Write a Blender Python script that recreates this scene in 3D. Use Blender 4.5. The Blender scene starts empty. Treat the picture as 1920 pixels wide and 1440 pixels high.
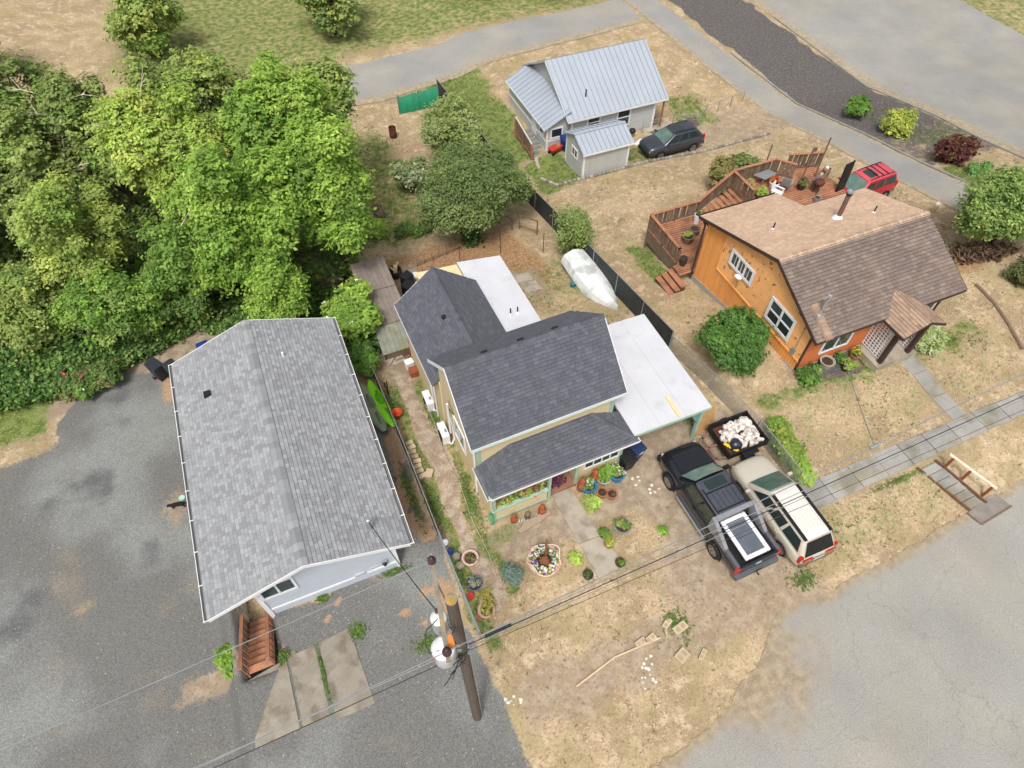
import bpy, math, random
import numpy as np
from mathutils import Vector, Matrix
R = math.radians
random.seed(7); rng = np.random.default_rng(11)
sc = bpy.context.scene
COL = sc.collection

# ------------------------------------------------------------------ camera, sky, sun, exposure
cam_d = bpy.data.cameras.new('camera'); cam = bpy.data.objects.new('camera', cam_d); COL.objects.link(cam)
cam.location = (0, 0, 25.0); cam.rotation_euler = (R(90 - 53.1), 0, R(-22.7))
cam_d.sensor_width = 36.0; cam_d.lens = 1245.0 / 1920 * 36; cam_d.clip_end = 600
sc.camera = cam
SUN_EL, SUN_AZ = 60.0, -146.0            # azimuth from +Y towards +X
w = bpy.data.worlds.new('World'); sc.world = w; w.use_nodes = True
nt = w.node_tree; bg = nt.nodes['Background']
sky = nt.nodes.new('ShaderNodeTexSky'); sky.sky_type = 'NISHITA'; sky.sun_disc = False
sky.sun_elevation = R(SUN_EL); sky.sun_rotation = R(SUN_AZ)
sky.air_density = 1.0; sky.dust_density = 6.0; sky.ozone_density = 1.0
hs = nt.nodes.new('ShaderNodeHueSaturation'); hs.inputs['Saturation'].default_value = 0.16
nt.links.new(sky.outputs[0], hs.inputs['Color']); nt.links.new(hs.outputs[0], bg.inputs[0])
bg.inputs[1].default_value = 0.135
sd = bpy.data.lights.new('sun', 'SUN'); sd.energy = 1.8; sd.angle = R(12); sd.color = (1.0, 0.955, 0.89)
sun = bpy.data.objects.new('sun', sd); COL.objects.link(sun)
_d = Vector((math.sin(R(SUN_AZ)) * math.cos(R(SUN_EL)), math.cos(R(SUN_AZ)) * math.cos(R(SUN_EL)), math.sin(R(SUN_EL))))
sun.rotation_euler = _d.to_track_quat('Z', 'Y').to_euler(); sun.location = (0, 0, 60)
vs = sc.view_settings; vs.view_transform = 'Standard'; vs.look = 'None'; vs.gamma = 1.0; vs.use_curve_mapping = False
vs.exposure = 0.03
sc.render.engine = 'CYCLES'
cy = sc.cycles; cy.max_bounces = 5; cy.diffuse_bounces = 2; cy.glossy_bounces = 2; cy.transmission_bounces = 2; cy.use_adaptive_sampling = True; cy.adaptive_threshold = .03
cy.transparent_max_bounces = 8; cy.use_denoising = True; cy.caustics_reflective = False; cy.caustics_refractive = False

# ------------------------------------------------------------------ terrain height
def ss(a, b, x):
    a = np.asarray(a, float); b = np.asarray(b, float); t = np.clip((np.asarray(x, float) - a) / (b - a), 0, 1); return t * t * (3 - 2 * t)
def gz(x, y):
    x = np.asarray(x, float); y = np.asarray(y, float)
    t = np.clip(y - 13.5, 0, 23.5); r = np.where(t < 3, t * t / 6, t - 1.5)
    k = ss(-3, 4, x); k = k + (ss(-30, 4, x) - k) * ss(34, 48, y); z = -.19 * r * (0.3 + 0.7 * k)
    z = z + .4 * ss(16.5, 19.5, x) * ss(8.2, 11.5, y) * (1 - ss(24, 32, x) * .5) * (1 - ss(14, 20, y) * (1 - ss(25, 31, y)))
    z = z - 1.3 * np.maximum(1 - ss(-7.6 + 4 * ss(21.2, 24, y), -6.6 + 5 * ss(21.2, 24, y), x), 1.12 * ss(-6.62, -6.42, x) * (1 - ss(-5.4, -5.2, x)) * ss(8.85, 9.1, y) * (1 - ss(21.2, 22, y))) * (1 - ss(26, 40, y))
    return z - .5 * ss(11, 22, x) * ss(6.3, 3.9, y)
def g(x, y): return float(gz(x, y))

# ------------------------------------------------------------------ helpers
def srgb(r, gg, b, k=1.0):
    f = lambda c: (c / 255 / 12.92 if c / 255 <= .04045 else ((c / 255 + .055) / 1.055) ** 2.4) * k
    return (f(r), f(gg), f(b))
MATS = {}
def mat(name, col, rough=.8, var=.14, vsc=2.5, fine=.10, fsc=30., bump=0., bsc=60., metal=0., spec=.35, col2=None,
        c2s=1.2, lo=.5, hi=.62, coat=0., stretch=None, dist=0., trans=0.):
    if name in MATS: return MATS[name]
    m = bpy.data.materials.new(name); m.use_nodes = True; nt = m.node_tree; N = nt.nodes; L = nt.links
    bs = N['Principled BSDF']
    geo = N.new('ShaderNodeNewGeometry'); src = geo.outputs['Position']
    if stretch:
        mp = N.new('ShaderNodeMapping'); mp.inputs['Scale'].default_value = stretch; L.new(src, mp.inputs[0]); src = mp.outputs[0]
    def noise(s, d=3.):
        n = N.new('ShaderNodeTexNoise'); n.inputs['Scale'].default_value = s; n.inputs['Detail'].default_value = d
        n.inputs['Distortion'].default_value = dist; L.new(src, n.inputs['Vector']); return n.outputs['Fac']
    def mrange(o, a, b, c, d):
        r = N.new('ShaderNodeMapRange'); r.inputs[1].default_value = a; r.inputs[2].default_value = b
        r.inputs[3].default_value = c; r.inputs[4].default_value = d; L.new(o, r.inputs[0]); return r.outputs[0]
    rgb = N.new('ShaderNodeRGB'); rgb.outputs[0].default_value = (*col, 1); cur = rgb.outputs[0]
    def mix(a, b, fac, mode='MIX'):
        x = N.new('ShaderNodeMix'); x.data_type = 'RGBA'; x.blend_type = mode
        for sck, val in ((x.inputs[0], fac), (x.inputs[6], a), (x.inputs[7], b)):
            if isinstance(val, (int, float)): sck.default_value = val
            elif isinstance(val, tuple): sck.default_value = (*val, 1)
            else: L.new(val, sck)
        return x.outputs[2]
    if col2: cur = mix(cur, col2, mrange(noise(c2s, 5.), lo, hi, 0, 1))
    def mulv(cur, o):
        c = N.new('ShaderNodeCombineColor')
        for i in range(3): L.new(o, c.inputs[i])
        return mix(cur, c.outputs[0], 1.0, 'MULTIPLY')
    if var: cur = mulv(cur, mrange(noise(vsc), .25, .75, 1 - var, 1 + var))
    if fine: cur = mulv(cur, mrange(noise(fsc, 2.), .25, .75, 1 - fine, 1 + fine))
    at = N.new('ShaderNodeAttribute'); at.attribute_name = 'tint'
    cur = mix(cur, at.outputs['Color'], 1.0, 'MULTIPLY')
    L.new(cur, bs.inputs['Base Color'])
    bs.inputs['Roughness'].default_value = rough; bs.inputs['Metallic'].default_value = metal
    bs.inputs['Specular IOR Level'].default_value = spec
    if coat: bs.inputs['Coat Weight'].default_value = coat; bs.inputs['Coat Roughness'].default_value = .06
    if bump:
        b = N.new('ShaderNodeBump'); b.inputs['Strength'].default_value = bump; b.inputs['Distance'].default_value = .02
        L.new(noise(bsc, 4.), b.inputs['Height']); L.new(b.outputs[0], bs.inputs['Normal'])
    if trans:
        tr = N.new('ShaderNodeBsdfTranslucent'); L.new(cur, tr.inputs[0]); ms = N.new('ShaderNodeMixShader'); ms.inputs[0].default_value = trans
        out = N['Material Output']; L.new(bs.outputs[0], ms.inputs[1]); L.new(tr.outputs[0], ms.inputs[2]); L.new(ms.outputs[0], out.inputs[0])
    MATS[name] = m; return m

def link_mesh(name, me, parent=None):
    o = bpy.data.objects.new(name, me); COL.objects.link(o)
    if parent is not None: o.parent = parent
    return o
def set_tint(me, arr):
    a = me.attributes.new('tint', 'FLOAT_COLOR', 'FACE')
    t = np.ones((len(me.polygons), 4), np.float32); t[:, :3] = arr; a.data.foreach_set('color', t.ravel())
def np_mesh(name, V, Fq, tint, m, parent=None, smooth=False, fsize=4):
    """fast mesh from numpy: V (n,3), Fq (k,fsize)"""
    me = bpy.data.meshes.new(name); n, k = len(V), len(Fq)
    me.vertices.add(n); me.vertices.foreach_set('co', np.ascontiguousarray(V, np.float32).ravel())
    me.loops.add(k * fsize); me.loops.foreach_set('vertex_index', np.ascontiguousarray(Fq, np.int32).ravel())
    me.polygons.add(k); me.polygons.foreach_set('loop_start', np.arange(0, k * fsize, fsize, dtype=np.int32))
    me.update(calc_edges=True); me.validate()
    if smooth: me.polygons.foreach_set('use_smooth', np.ones(k, bool))
    set_tint(me, tint); me.materials.append(m); return link_mesh(name, me, parent)
ORI = {}
SPLIT = {'fascia', 'trim', 'corner_board', 'porch_post', 'downspout', 'lamp_band', 'belt_board', 'roof_side_strip', 'lean_to_trim', 'pad_edge', 'foot', 'roof_rail', 'bracket', 'porch_cap', 'panel_box', 'brace_panel', 'skirt_board', 'porch_fascia', 'roof_bar'}
class MB:
    """collects shapes; build() links them as ONE mesh object. off = origin of the thing when world coordinates are used"""
    def __init__(s, root=None): s.v = []; s.f = []; s.t = []; s.root = root; s.grp = []
    def add(s, vs, fs, t=(1, 1, 1)):
        b = len(s.v); s.grp.append((b, len(s.f))); s.v += [tuple(p) for p in vs]; s.f += [tuple(i + b for i in f) for f in fs]; s.t += [t] * len(fs); return s
    def hexa(s, p, t=(1, 1, 1)):           # 8 points: bottom 4 ccw, top 4 ccw
        return s.add(p, [(3, 2, 1, 0), (4, 5, 6, 7), (0, 1, 5, 4), (1, 2, 6, 5), (2, 3, 7, 6), (3, 0, 4, 7)], t)
    def box(s, x0, y0, z0, x1, y1, z1, t=(1, 1, 1)):
        return s.hexa([(x0, y0, z0), (x1, y0, z0), (x1, y1, z0), (x0, y1, z0), (x0, y0, z1), (x1, y0, z1), (x1, y1, z1), (x0, y1, z1)], t)
    def cbox(s, c, d, rz=0, t=(1, 1, 1), top=1.0):
        cs, sn = math.cos(rz), math.sin(rz); P = []
        for k, zz in ((1, -d[2] / 2), (top, d[2] / 2)):
            for a, b in ((-1, -1), (1, -1), (1, 1), (-1, 1)):
                x, y = a * d[0] / 2 * k, b * d[1] / 2 * k; P.append((c[0] + x * cs - y * sn, c[1] + x * sn + y * cs, c[2] + zz))
        return s.hexa(P, t)
    def beam(s, a, b, wd, ht, t=(1, 1, 1), up=(0, 0, 1)):
        a = Vector(a); b = Vector(b); d = (b - a).normalized(); sd = d.cross(Vector(up))
        if sd.length < 1e-4: sd = d.cross(Vector((1, 0, 0)))
        sd.normalize(); u = sd.cross(d); sd = sd * wd / 2; u = u * ht / 2
        return s.hexa([a - sd - u, a + sd - u, b + sd - u, b - sd - u, a - sd + u, a + sd + u, b + sd + u, b - sd + u], t)
    def slab(s, pts, vec, t=(1, 1, 1)):     # polygon extruded along vec
        n = len(pts); v = Vector(vec); P = [Vector(p) for p in pts]; Q = [p + v for p in P]
        return s.add(P + Q, [tuple(range(n))[::-1], tuple(range(n, 2 * n))] + [(i, (i + 1) % n, n + (i + 1) % n, n + i) for i in range(n)], t)
    def tube(s, pts, r, n=8, r1=None, t=(1, 1, 1), cap=True):
        pts = [Vector(p) for p in pts]; m = len(pts); V = []; prev = None
        for i, p in enumerate(pts):
            d = (pts[min(i + 1, m - 1)] - pts[max(i - 1, 0)]).normalized()
            if prev is None:
                sd = d.cross(Vector((0, 0, 1)))
                if sd.length < .05: sd = d.cross(Vector((1, 0, 0)))
            else: sd = prev - d * prev.dot(d)
            sd.normalize(); prev = sd; u = sd.cross(d)
            rr = r if r1 is None else r + (r1 - r) * i / max(1, m - 1)
            if isinstance(r, (list, tuple)): rr = r[i]
            for k in range(n):
                a = 2 * math.pi * k / n; V.append(p + sd * rr * math.cos(a) + u * rr * math.sin(a))
        F = [(i * n + k, i * n + (k + 1) % n, (i + 1) * n + (k + 1) % n, (i + 1) * n + k) for i in range(m - 1) for k in range(n)]
        if cap: F += [tuple(range(n))[::-1], tuple(range((m - 1) * n, m * n))]
        return s.add(V, F, t)
    def lathe(s, c, prof, n=16, t=(1, 1, 1), wob=0., sx=1., sy=1., rz=0.):
        V = []; m = len(prof); ph = random.random() * 6
        for r, z in prof:
            for k in range(n):
                a = 2 * math.pi * k / n; q = r * (1 + wob * math.sin(3 * a + ph + z * 4)); x, y = q * math.cos(a) * sx, q * math.sin(a) * sy
                V.append((c[0] + x * math.cos(rz) - y * math.sin(rz), c[1] + x * math.sin(rz) + y * math.cos(rz), c[2] + z))
        F = [(i * n + k, i * n + (k + 1) % n, (i + 1) * n + (k + 1) % n, (i + 1) * n + k) for i in range(m - 1) for k in range(n)]
        F += [tuple(range(n))[::-1], tuple(range((m - 1) * n, m * n))]
        return s.add(V, F, t)
    def rock(s, c, r, t=(1, 1, 1), flat=.7):
        V = []; n = 6
        for i, (k, z) in enumerate(((.0, -1), (.8, -.6), (1, 0), (.75, .65), (0, 1))):
            if k == 0: V.append((c[0], c[1], c[2] + z * r * flat)); continue
            for j in range(n):
                a = 2 * math.pi * (j + .4 * i) / n; q = r * k * random.uniform(.75, 1.2)
                V.append((c[0] + q * math.cos(a), c[1] + q * math.sin(a), c[2] + z * r * flat * random.uniform(.85, 1.1)))
        F = [(0, 1 + (j + 1) % n, 1 + j) for j in range(n)]
        for i in range(2): F += [(1 + i * n + j, 1 + i * n + (j + 1) % n, 1 + (i + 1) * n + (j + 1) % n, 1 + (i + 1) * n + j) for j in range(n)]
        F += [(1 + 2 * n + j, 1 + 2 * n + (j + 1) % n, 1 + 3 * n) for j in range(n)]
        return s.add(V, F, t)
    def build(s, name, m, parent=None, smooth=False, bevel=0., sub=0, flat_angle=None):
        if name in SPLIT and len(s.grp) > 1:
            ends = s.grp[1:] + [(len(s.v), len(s.f))]
            for (v0, f0), (v1, f1) in zip(s.grp, ends):
                q = MB(s.root); q.v = s.v[v0:v1]; q.f = [tuple(i - v0 for i in f) for f in s.f[f0:f1]]; q.t = s.t[f0:f1]; o = q.build(name, m, parent, smooth, bevel, sub, flat_angle)
            return o
        me = bpy.data.meshes.new(name)
        ox, oy, oz = ORI.get(s.root, (0, 0, 0)) if s.root is not None else (0, 0, 0)
        me.from_pydata([(p[0] - ox, p[1] - oy, p[2] - oz) for p in s.v], [], s.f); me.update()
        set_tint(me, np.array(s.t, np.float32)); me.materials.append(m)
        if smooth:
            me.polygons.foreach_set('use_smooth', np.ones(len(me.polygons), bool))
            if flat_angle: me.set_sharp_from_angle(angle=R(flat_angle))
        o = link_mesh(name, me, parent)
        if bevel:
            b = o.modifiers.new('b', 'BEVEL'); b.width = bevel; b.segments = 2; b.limit_method = 'ANGLE'
        if sub:
            b = o.modifiers.new('s', 'SUBSURF'); b.levels = b.render_levels = sub
        return o
LABELS = {}
def tag(o, label, cat, group=None, kind=None):
    if label: o['label'] = label
    if cat: o['category'] = cat
    if group: o['group'] = group
    if kind: o['kind'] = kind
    return o
def thing(name, label, cat, loc=(0, 0, 0), rz=0., group=None, world=False):
    """Empty at the thing's base; with world=True parts are given in world coordinates (rz must be 0)"""
    o = bpy.data.objects.new(name, None); COL.objects.link(o); o.empty_display_size = .2
    o.location = loc; o.rotation_euler = (0, 0, rz)
    if world: ORI[o] = loc
    return tag(o, label, cat, group)
def copy_tree(o, parent=None):
    c = o.copy(); COL.objects.link(c); c.parent = parent
    for ch in o.children: copy_tree(ch, c)
    return c
def jit(a=.1):
    k = random.uniform(1 - a, 1 + a); return (k, k, k)
# ------------------------------------------------------------------ shared materials
mWhite = mat('white_paint', srgb(238, 239, 241), .55, .05, fine=.04)
mTrimS = mat('sage_paint', srgb(170, 196, 178), .6, .08)
mCream = mat('cream_siding', srgb(226, 208, 166), .75, .07, stretch=(1, 1, 9))
mGlass = mat('window_glass', srgb(58, 70, 72), .08, .25, vsc=1.5, spec=.8, fine=0)
mDark = mat('dark_opening', srgb(26, 24, 24), .9)
mBlack = mat('black_plastic', srgb(36, 37, 40), .5)
mSteel = mat('galvanised', srgb(176, 182, 186), .45, .1, metal=.6)
mConc = mat('concrete', srgb(178, 168, 152), .9, .16, vsc=1.3, fine=.14, fsc=45, col2=srgb(150, 138, 122), bump=.2)
mWood = mat('weathered_wood', srgb(126, 106, 90), .85, .2, vsc=4, fine=.2, fsc=40, bump=.2)
mCedar = mat('cedar_wood', srgb(176, 122, 92), .8, .14, vsc=3, fine=.14, fsc=35, col2=srgb(150, 108, 86))
mTerra = mat('terracotta', srgb(176, 112, 82), .85, .15)
mSoil = mat('potting_soil', srgb(70, 54, 44), .95, .3, vsc=12)
mRust = mat('rusty_iron', srgb(96, 58, 44), .85, .3, vsc=6)
mBlue = mat('blue_plastic', srgb(28, 62, 128), .45, .1)
mLeaf = mat('leaf', (1.0, 1.0, 1.0), .6, .10, vsc=1.2, fine=0, spec=.25, trans=.3)
mBark = mat('bark', srgb(96, 80, 66), .9, .3, vsc=5, fine=.25, fsc=25)
# ================================================================== GROUND
def vnoise(x, y, s, seed):
    r = np.random.default_rng(seed).random((256, 256)); X = np.asarray(x) / s + 57.3; Y = np.asarray(y) / s + 91.7
    xi = np.floor(X).astype(int); yi = np.floor(Y).astype(int); fx = X - xi; fy = Y - yi; fx = fx * fx * (3 - 2 * fx); fy = fy * fy * (3 - 2 * fy)
    a = r[xi % 256, yi % 256]; b = r[(xi + 1) % 256, yi % 256]; c = r[xi % 256, (yi + 1) % 256]; d = r[(xi + 1) % 256, (yi + 1) % 256]
    return (a * (1 - fx) + b * fx) * (1 - fy) + (c * (1 - fx) + d * fx) * fy
def soft(x, y, x0, x1, y0, y1, s=.5):
    return ss(x0 - s, x0 + s, x) * (1 - ss(x1 - s, x1 + s, x)) * ss(y0 - s, y0 + s, y) * (1 - ss(y1 - s, y1 + s, y))
def blob(x, y, cx, cy, rx, ry=None):
    return np.clip(1.25 - np.hypot((x - cx) / rx, (y - cy) / (ry or rx)), 0, 1)
def zones(x, y):
    x = np.asarray(x, float) + (vnoise(x, y, 1.1, 3) - .5) * .7; y = np.asarray(y, float) + (vnoise(x, y, 1.0, 4) - .5) * .7
    mx = lambda *a: np.maximum.reduce(a)
    green = mx(.95 * soft(x, y, 13.5, 18.6, 38.5, 56, 1.5), .95 * soft(x, y, 16.6, 20, 33.9, 38.2, .5), .55 * soft(x, y, 23.2, 26.5, 33.8, 37, .6),
               .62 * soft(x, y, 1.6, 2.35, 6.5, 20, .2), .62 * soft(x, y, 3.05, 3.7, 8, 20, .25), .6 * soft(x, y, 3, 9, 32.5, 47, 1.2),
               .8 * soft(x, y, 17.7, 19.1, 21.5, 25.6, .4), .62 * soft(x, y, 17, 30, 10.7, 12.3, .8), .34 * soft(x, y, 17, 30, 7.9, 12, .6),
               .36 * soft(x, y, 15.6, 22, 4.2, 6.4, .5), .4 * soft(x, y, 10.5, 15, 19, 27, 1), .9 * soft(x, y, -40, -13.8, 24.2, 30, 1.),
               .5 * soft(x, y, 3, 4.6, 9.9, 11, .2), .6 * soft(x, y, 30, 33.5, 37, 42, .8), .28 * soft(x, y, 28, 37, 12, 26, 2), .2 * soft(x, y, 8, 12.5, 3, 6, .8),
               .8 * soft(x, y, 42.5, 47, 26, 34, 1.2), .72 * soft(x, y, 40.5, 43, 20, 24, .8), .18 * soft(x, y, 15, 37, 20, 34, 2), .16 * soft(x, y, 1.8, 9.5, 5, 9.6, .6),
               .55 * blob(x, y, -7.4, 10.1, .8, .7), .5 * soft(x, y, 60, 90, 0, 70, 3), .6 * soft(x, y, -10, 60, 58, 100, 3))
    dirt = mx(.95 * soft(x, y, 2.9, 6.6, 9.2, 10.9, .25), .95 * soft(x, y, 7.6, 9.7, 9.4, 10.9, .25), .8 * soft(x, y, 9.6, 16, 5.2, 12.4, .6), .62 * soft(x, y, 8.6, 15, 3, 7, .8),
              .62 * soft(x, y, 1.8, 9, 3.2, 5.4, .6), .7 * soft(x, y, 10, 15, 11, 17, .5), .9 * soft(x, y, 2, 4, 18.5, 25, .3), .75 * soft(x, y, 11, 12.4, 23.5, 26.5, .3),
              .8 * soft(x, y, 20.0, 22.7, 11.7, 12.6, .2), .7 * soft(x, y, 28.5, 38, 33.2, 38.6, 1.2) * .8, 1. * soft(x, y, -45, 2.2, 25.4, 50, .7), .8 * soft(x, y, 16.8, 19.8, 37.6, 39.2, .3),
              .8 * soft(x, y, 4.4, 6, 26.5, 30, .4), 1.2 * blob(x, y, -8.4, 17.4, 1.4, 2.2), 1.2 * blob(x, y, -7.9, 9.8, 1.8, 1.2))
    gravel = mx(soft(x, y, -60, -6.4, -20, 23.6, .6), blob(x, y, -10.2, 24.2, 3.2, 2.6) > .25, soft(x, y, -8, 1.45, -20, 10.9, .25), soft(x, y, -.4, 1.4, 9, 21.5, .2)) * 1.
    gravel = gravel * (1 - .95 * blob(x, y, -7.9, 9.8, 1.5, .9)) * (1 - .62 * blob(x, y, -8.4, 17.4, 1.0, 1.8)) * (1 - .5 * blob(x, y, -10.8, 16, .7, .35)) * (1 - .5 * blob(x, y, -12.4, 14.6, 1.2, .5)) * (1 - ss(22.4, 25, y) * ss(-12.4, -14.6, x))
    pathg = soft(x, y, 2.25, 3.05, 7.6, 20.5, .12)
    mulch = mx(soft(x, y, 40.3, 46.9, 24.5, 60, .3) * (.55 + .5 * ss(27, 33, y)), .9 * soft(x, y, 19.7, 22.9, 11.6, 12.7, .12), .8 * soft(x, y, 27, 31.5, 37.3, 38.6, .2))
    rust = mx(.75 * soft(x, y, 3, 13, 24, 31.5, .8), .85 * soft(x, y, .55, 1.5, 6.5, 21.8, .2) * (vnoise(x, y, .9, 8) > .45), .8 * soft(x, y, -8.6, -3, 24, 27, .5),
              *[1.1 * blob(x, y, a, b, c) for a, b, c in ((-3.3, 10.05, .3), (-2.5, 10.2, .26), (-.55, 9.0, .3), (-.3, 9.85, .13), (-5.0, 9.35, .25), (-1.0, 10.6, .2), (.4, 9.4, .3), (.1, 8.3, .22), (-4.6, 9.0, .2))], .7 * soft(x, y, 31, 36, 14.6, 16.6, .6))
    return green, dirt, gravel, pathg, mulch, rust
def ground_material():
    m = bpy.data.materials.new('ground_mix'); m.use_nodes = True; nt = m.node_tree; N = nt.nodes; L = nt.links; bs = N['Principled BSDF']
    geo = N.new('ShaderNodeNewGeometry')
    def noise(s, d=4., dist=0.):
        n = N.new('ShaderNodeTexNoise'); n.inputs['Scale'].default_value = s; n.inputs['Detail'].default_value = d; n.inputs['Distortion'].default_value = dist
        L.new(geo.outputs['Position'], n.inputs['Vector']); return n.outputs['Fac']
    def mr(o, a, b, c=0., d=1.):
        r = N.new('ShaderNodeMapRange'); r.interpolation_type = 'SMOOTHSTEP'
        for i, v in enumerate((a, b, c, d)): r.inputs[i + 1].default_value = v
        L.new(o, r.inputs[0]); return r.outputs[0]
    def mix(a, b, fac, mode='MIX'):
        x = N.new('ShaderNodeMix'); x.data_type = 'RGBA'; x.blend_type = mode
        for sk, v in ((x.inputs[0], fac), (x.inputs[6], a), (x.inputs[7], b)):
            if isinstance(v, (int, float)): sk.default_value = v
            elif isinstance(v, tuple): sk.default_value = (*v, 1)
            else: L.new(v, sk)
        return x.outputs[2]
    def ma(op, a, b):
        x = N.new('ShaderNodeMath'); x.operation = op
        for sk, v in zip(x.inputs, (a, b)):
            if isinstance(v, (int, float)): sk.default_value = v
            else: L.new(v, sk)
        return x.outputs[0]
    n1, n2, n3, n4 = noise(.45), noise(2.2, 5.), noise(9., 4., .6), noise(38., 3.)
    straw = mix(mix(srgb(188, 163, 127), srgb(164, 140, 108), mr(n1, .38, .62)), srgb(205, 183, 148), mr(n2, .48, .7))
    straw = mix(straw, srgb(138, 118, 92), mr(n3, .54, .72)); straw = mix(straw, srgb(222, 202, 170), mr(noise(14., 3.), .55, .75))
    straw = mix(straw, srgb(158, 144, 100), ma('MULTIPLY', mr(noise(.7, 5., .3), .46, .62), .55)); straw = mix(straw, srgb(136, 112, 82), ma('MULTIPLY', mr(noise(5.5, 6.), .55, .7), .5))
    grn = mix(srgb(120, 136, 66), srgb(88, 112, 46), mr(n2, .4, .62)); grn = mix(grn, srgb(160, 152, 92), mr(n3, .5, .7))
    drt = mix(srgb(156, 137, 115), srgb(178, 160, 136), mr(n2, .4, .65)); drt = mix(drt, srgb(130, 110, 92), mr(n3, .55, .75))
    vo = N.new('ShaderNodeTexVoronoi'); vo.inputs['Scale'].default_value = 34.; L.new(geo.outputs['Position'], vo.inputs['Vector'])
    sep = N.new('ShaderNodeSeparateColor'); L.new(vo.outputs['Color'], sep.inputs[0])
    spk = mr(sep.outputs[0], 0., 1., .78, 1.24)
    grv = mix(srgb(117, 116, 113), srgb(138, 140, 137), mr(noise(.16, 3.), .46, .62)); grv = mix(grv, srgb(132, 126, 114), mr(noise(.5, 5., .3), .56, .74)); grv = mix(grv, srgb(103, 104, 105), mr(noise(.33, 4.), .56, .72))
    cc = N.new('ShaderNodeCombineColor'); [L.new(spk, cc.inputs[i]) for i in range(3)]
    grv = mix(grv, cc.outputs[0], 1., 'MULTIPLY')
    pth = mix(mix(srgb(164, 142, 120), srgb(188, 170, 150), mr(n2, .4, .6)), cc.outputs[0], 1., 'MULTIPLY')
    mul = mix(mix(srgb(92, 88, 88), srgb(120, 112, 106), mr(n3, .45, .65)), cc.outputs[0], .8, 'MULTIPLY')
    rst = mix(srgb(158, 118, 82), srgb(186, 150, 108), mr(n3, .42, .64)); rst = mix(rst, srgb(122, 86, 60), mr(noise(5., 5.), .56, .72))
    za = N.new('ShaderNodeAttribute'); za.attribute_name = 'za'; zb = N.new('ShaderNodeAttribute'); zb.attribute_name = 'zb'
    sa = N.new('ShaderNodeSeparateColor'); L.new(za.outputs['Color'], sa.inputs[0]); sb = N.new('ShaderNodeSeparateColor'); L.new(zb.outputs['Color'], sb.inputs[0])
    br = ma('ADD', ma('MULTIPLY', n2, .9), ma('MULTIPLY', n3, .7))           # ~0.8 mean
    def fac(o, k=1.): return mr(ma('ADD', ma('SUBTRACT', br, .8), o), .30, .68)
    c = mix(straw, rst, fac(sb.outputs[2])); c = mix(c, drt, fac(sa.outputs[1])); c = mix(c, grn, fac(sa.outputs[0]))
    c = mix(c, mul, fac(sb.outputs[1])); c = mix(c, grv, fac(sa.outputs[2])); c = mix(c, pth, fac(sb.outputs[0]))
    rb = N.new('ShaderNodeAttribute'); rb.attribute_name = 'rs'
    c = mix(c, mix(srgb(186, 146, 108), cc.outputs[0], .6, 'MULTIPLY'), ma('MULTIPLY', mr(ma('ADD', rb.outputs['Fac'], ma('MULTIPLY', ma('SUBTRACT', n3, .5), .8)), .25, .8), .85))
    f4 = mr(n4, .3, .7, .84, 1.16); c4 = N.new('ShaderNodeCombineColor'); [L.new(f4, c4.inputs[i]) for i in range(3)]
    c = mix(c, c4.outputs[0], 1., 'MULTIPLY'); hsv = N.new('ShaderNodeHueSaturation'); hsv.inputs['Saturation'].default_value = .92; L.new(c, hsv.inputs['Color']); L.new(hsv.outputs[0], bs.inputs['Base Color']); bs.inputs['Roughness'].default_value = .95; bs.inputs['Specular IOR Level'].default_value = .15
    bm = N.new('ShaderNodeBump'); bm.inputs['Strength'].default_value = .5; bm.inputs['Distance'].default_value = .03
    L.new(ma('ADD', n3, ma('MULTIPLY', n4, .6)), bm.inputs['Height']); L.new(bm.outputs[0], bs.inputs['Normal'])
    return m
def make_ground():
    xs = np.concatenate([np.arange(-60, -20, 1.), np.arange(-20, 50, .22), np.arange(50, 121, 1.)]); ys = np.concatenate([np.arange(-20, 0, 1.), np.arange(0, 52, .22), np.arange(52, 140, 1.)])
    X, Y = np.meshgrid(xs, ys, indexing='ij'); nx, ny = len(xs), len(ys)
    Z = gz(X, Y) + (vnoise(X, Y, 2.3, 21) - .5) * .05 * (Y > -99)
    V = np.stack([X.ravel(), Y.ravel(), Z.ravel()], 1); i = np.arange(nx * ny).reshape(nx, ny)
    F = np.stack([i[:-1, :-1].ravel(), i[1:, :-1].ravel(), i[1:, 1:].ravel(), i[:-1, 1:].ravel()], 1)
    o = np_mesh('ground', V, F, np.ones((len(F), 3)), ground_material(), smooth=True); me = o.data
    z = [q.ravel() for q in zones(X, Y)]; gr, di, gv, pa, mu, ru = z
    rs = ru * (gv > .5); ru = ru * (gv <= .5); one = np.ones(len(gr))
    for nm, a in (('za', (gr, di, gv)), ('zb', (pa, mu, ru))):
        at = me.attributes.new(nm, 'FLOAT_COLOR', 'POINT'); at.data.foreach_set('color', np.stack([*a, one], 1).astype(np.float32).ravel())
    at = me.attributes.new('rs', 'FLOAT', 'POINT'); at.data.foreach_set('value', rs.astype(np.float32))
    o['kind'] = 'structure'
make_ground()
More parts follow.
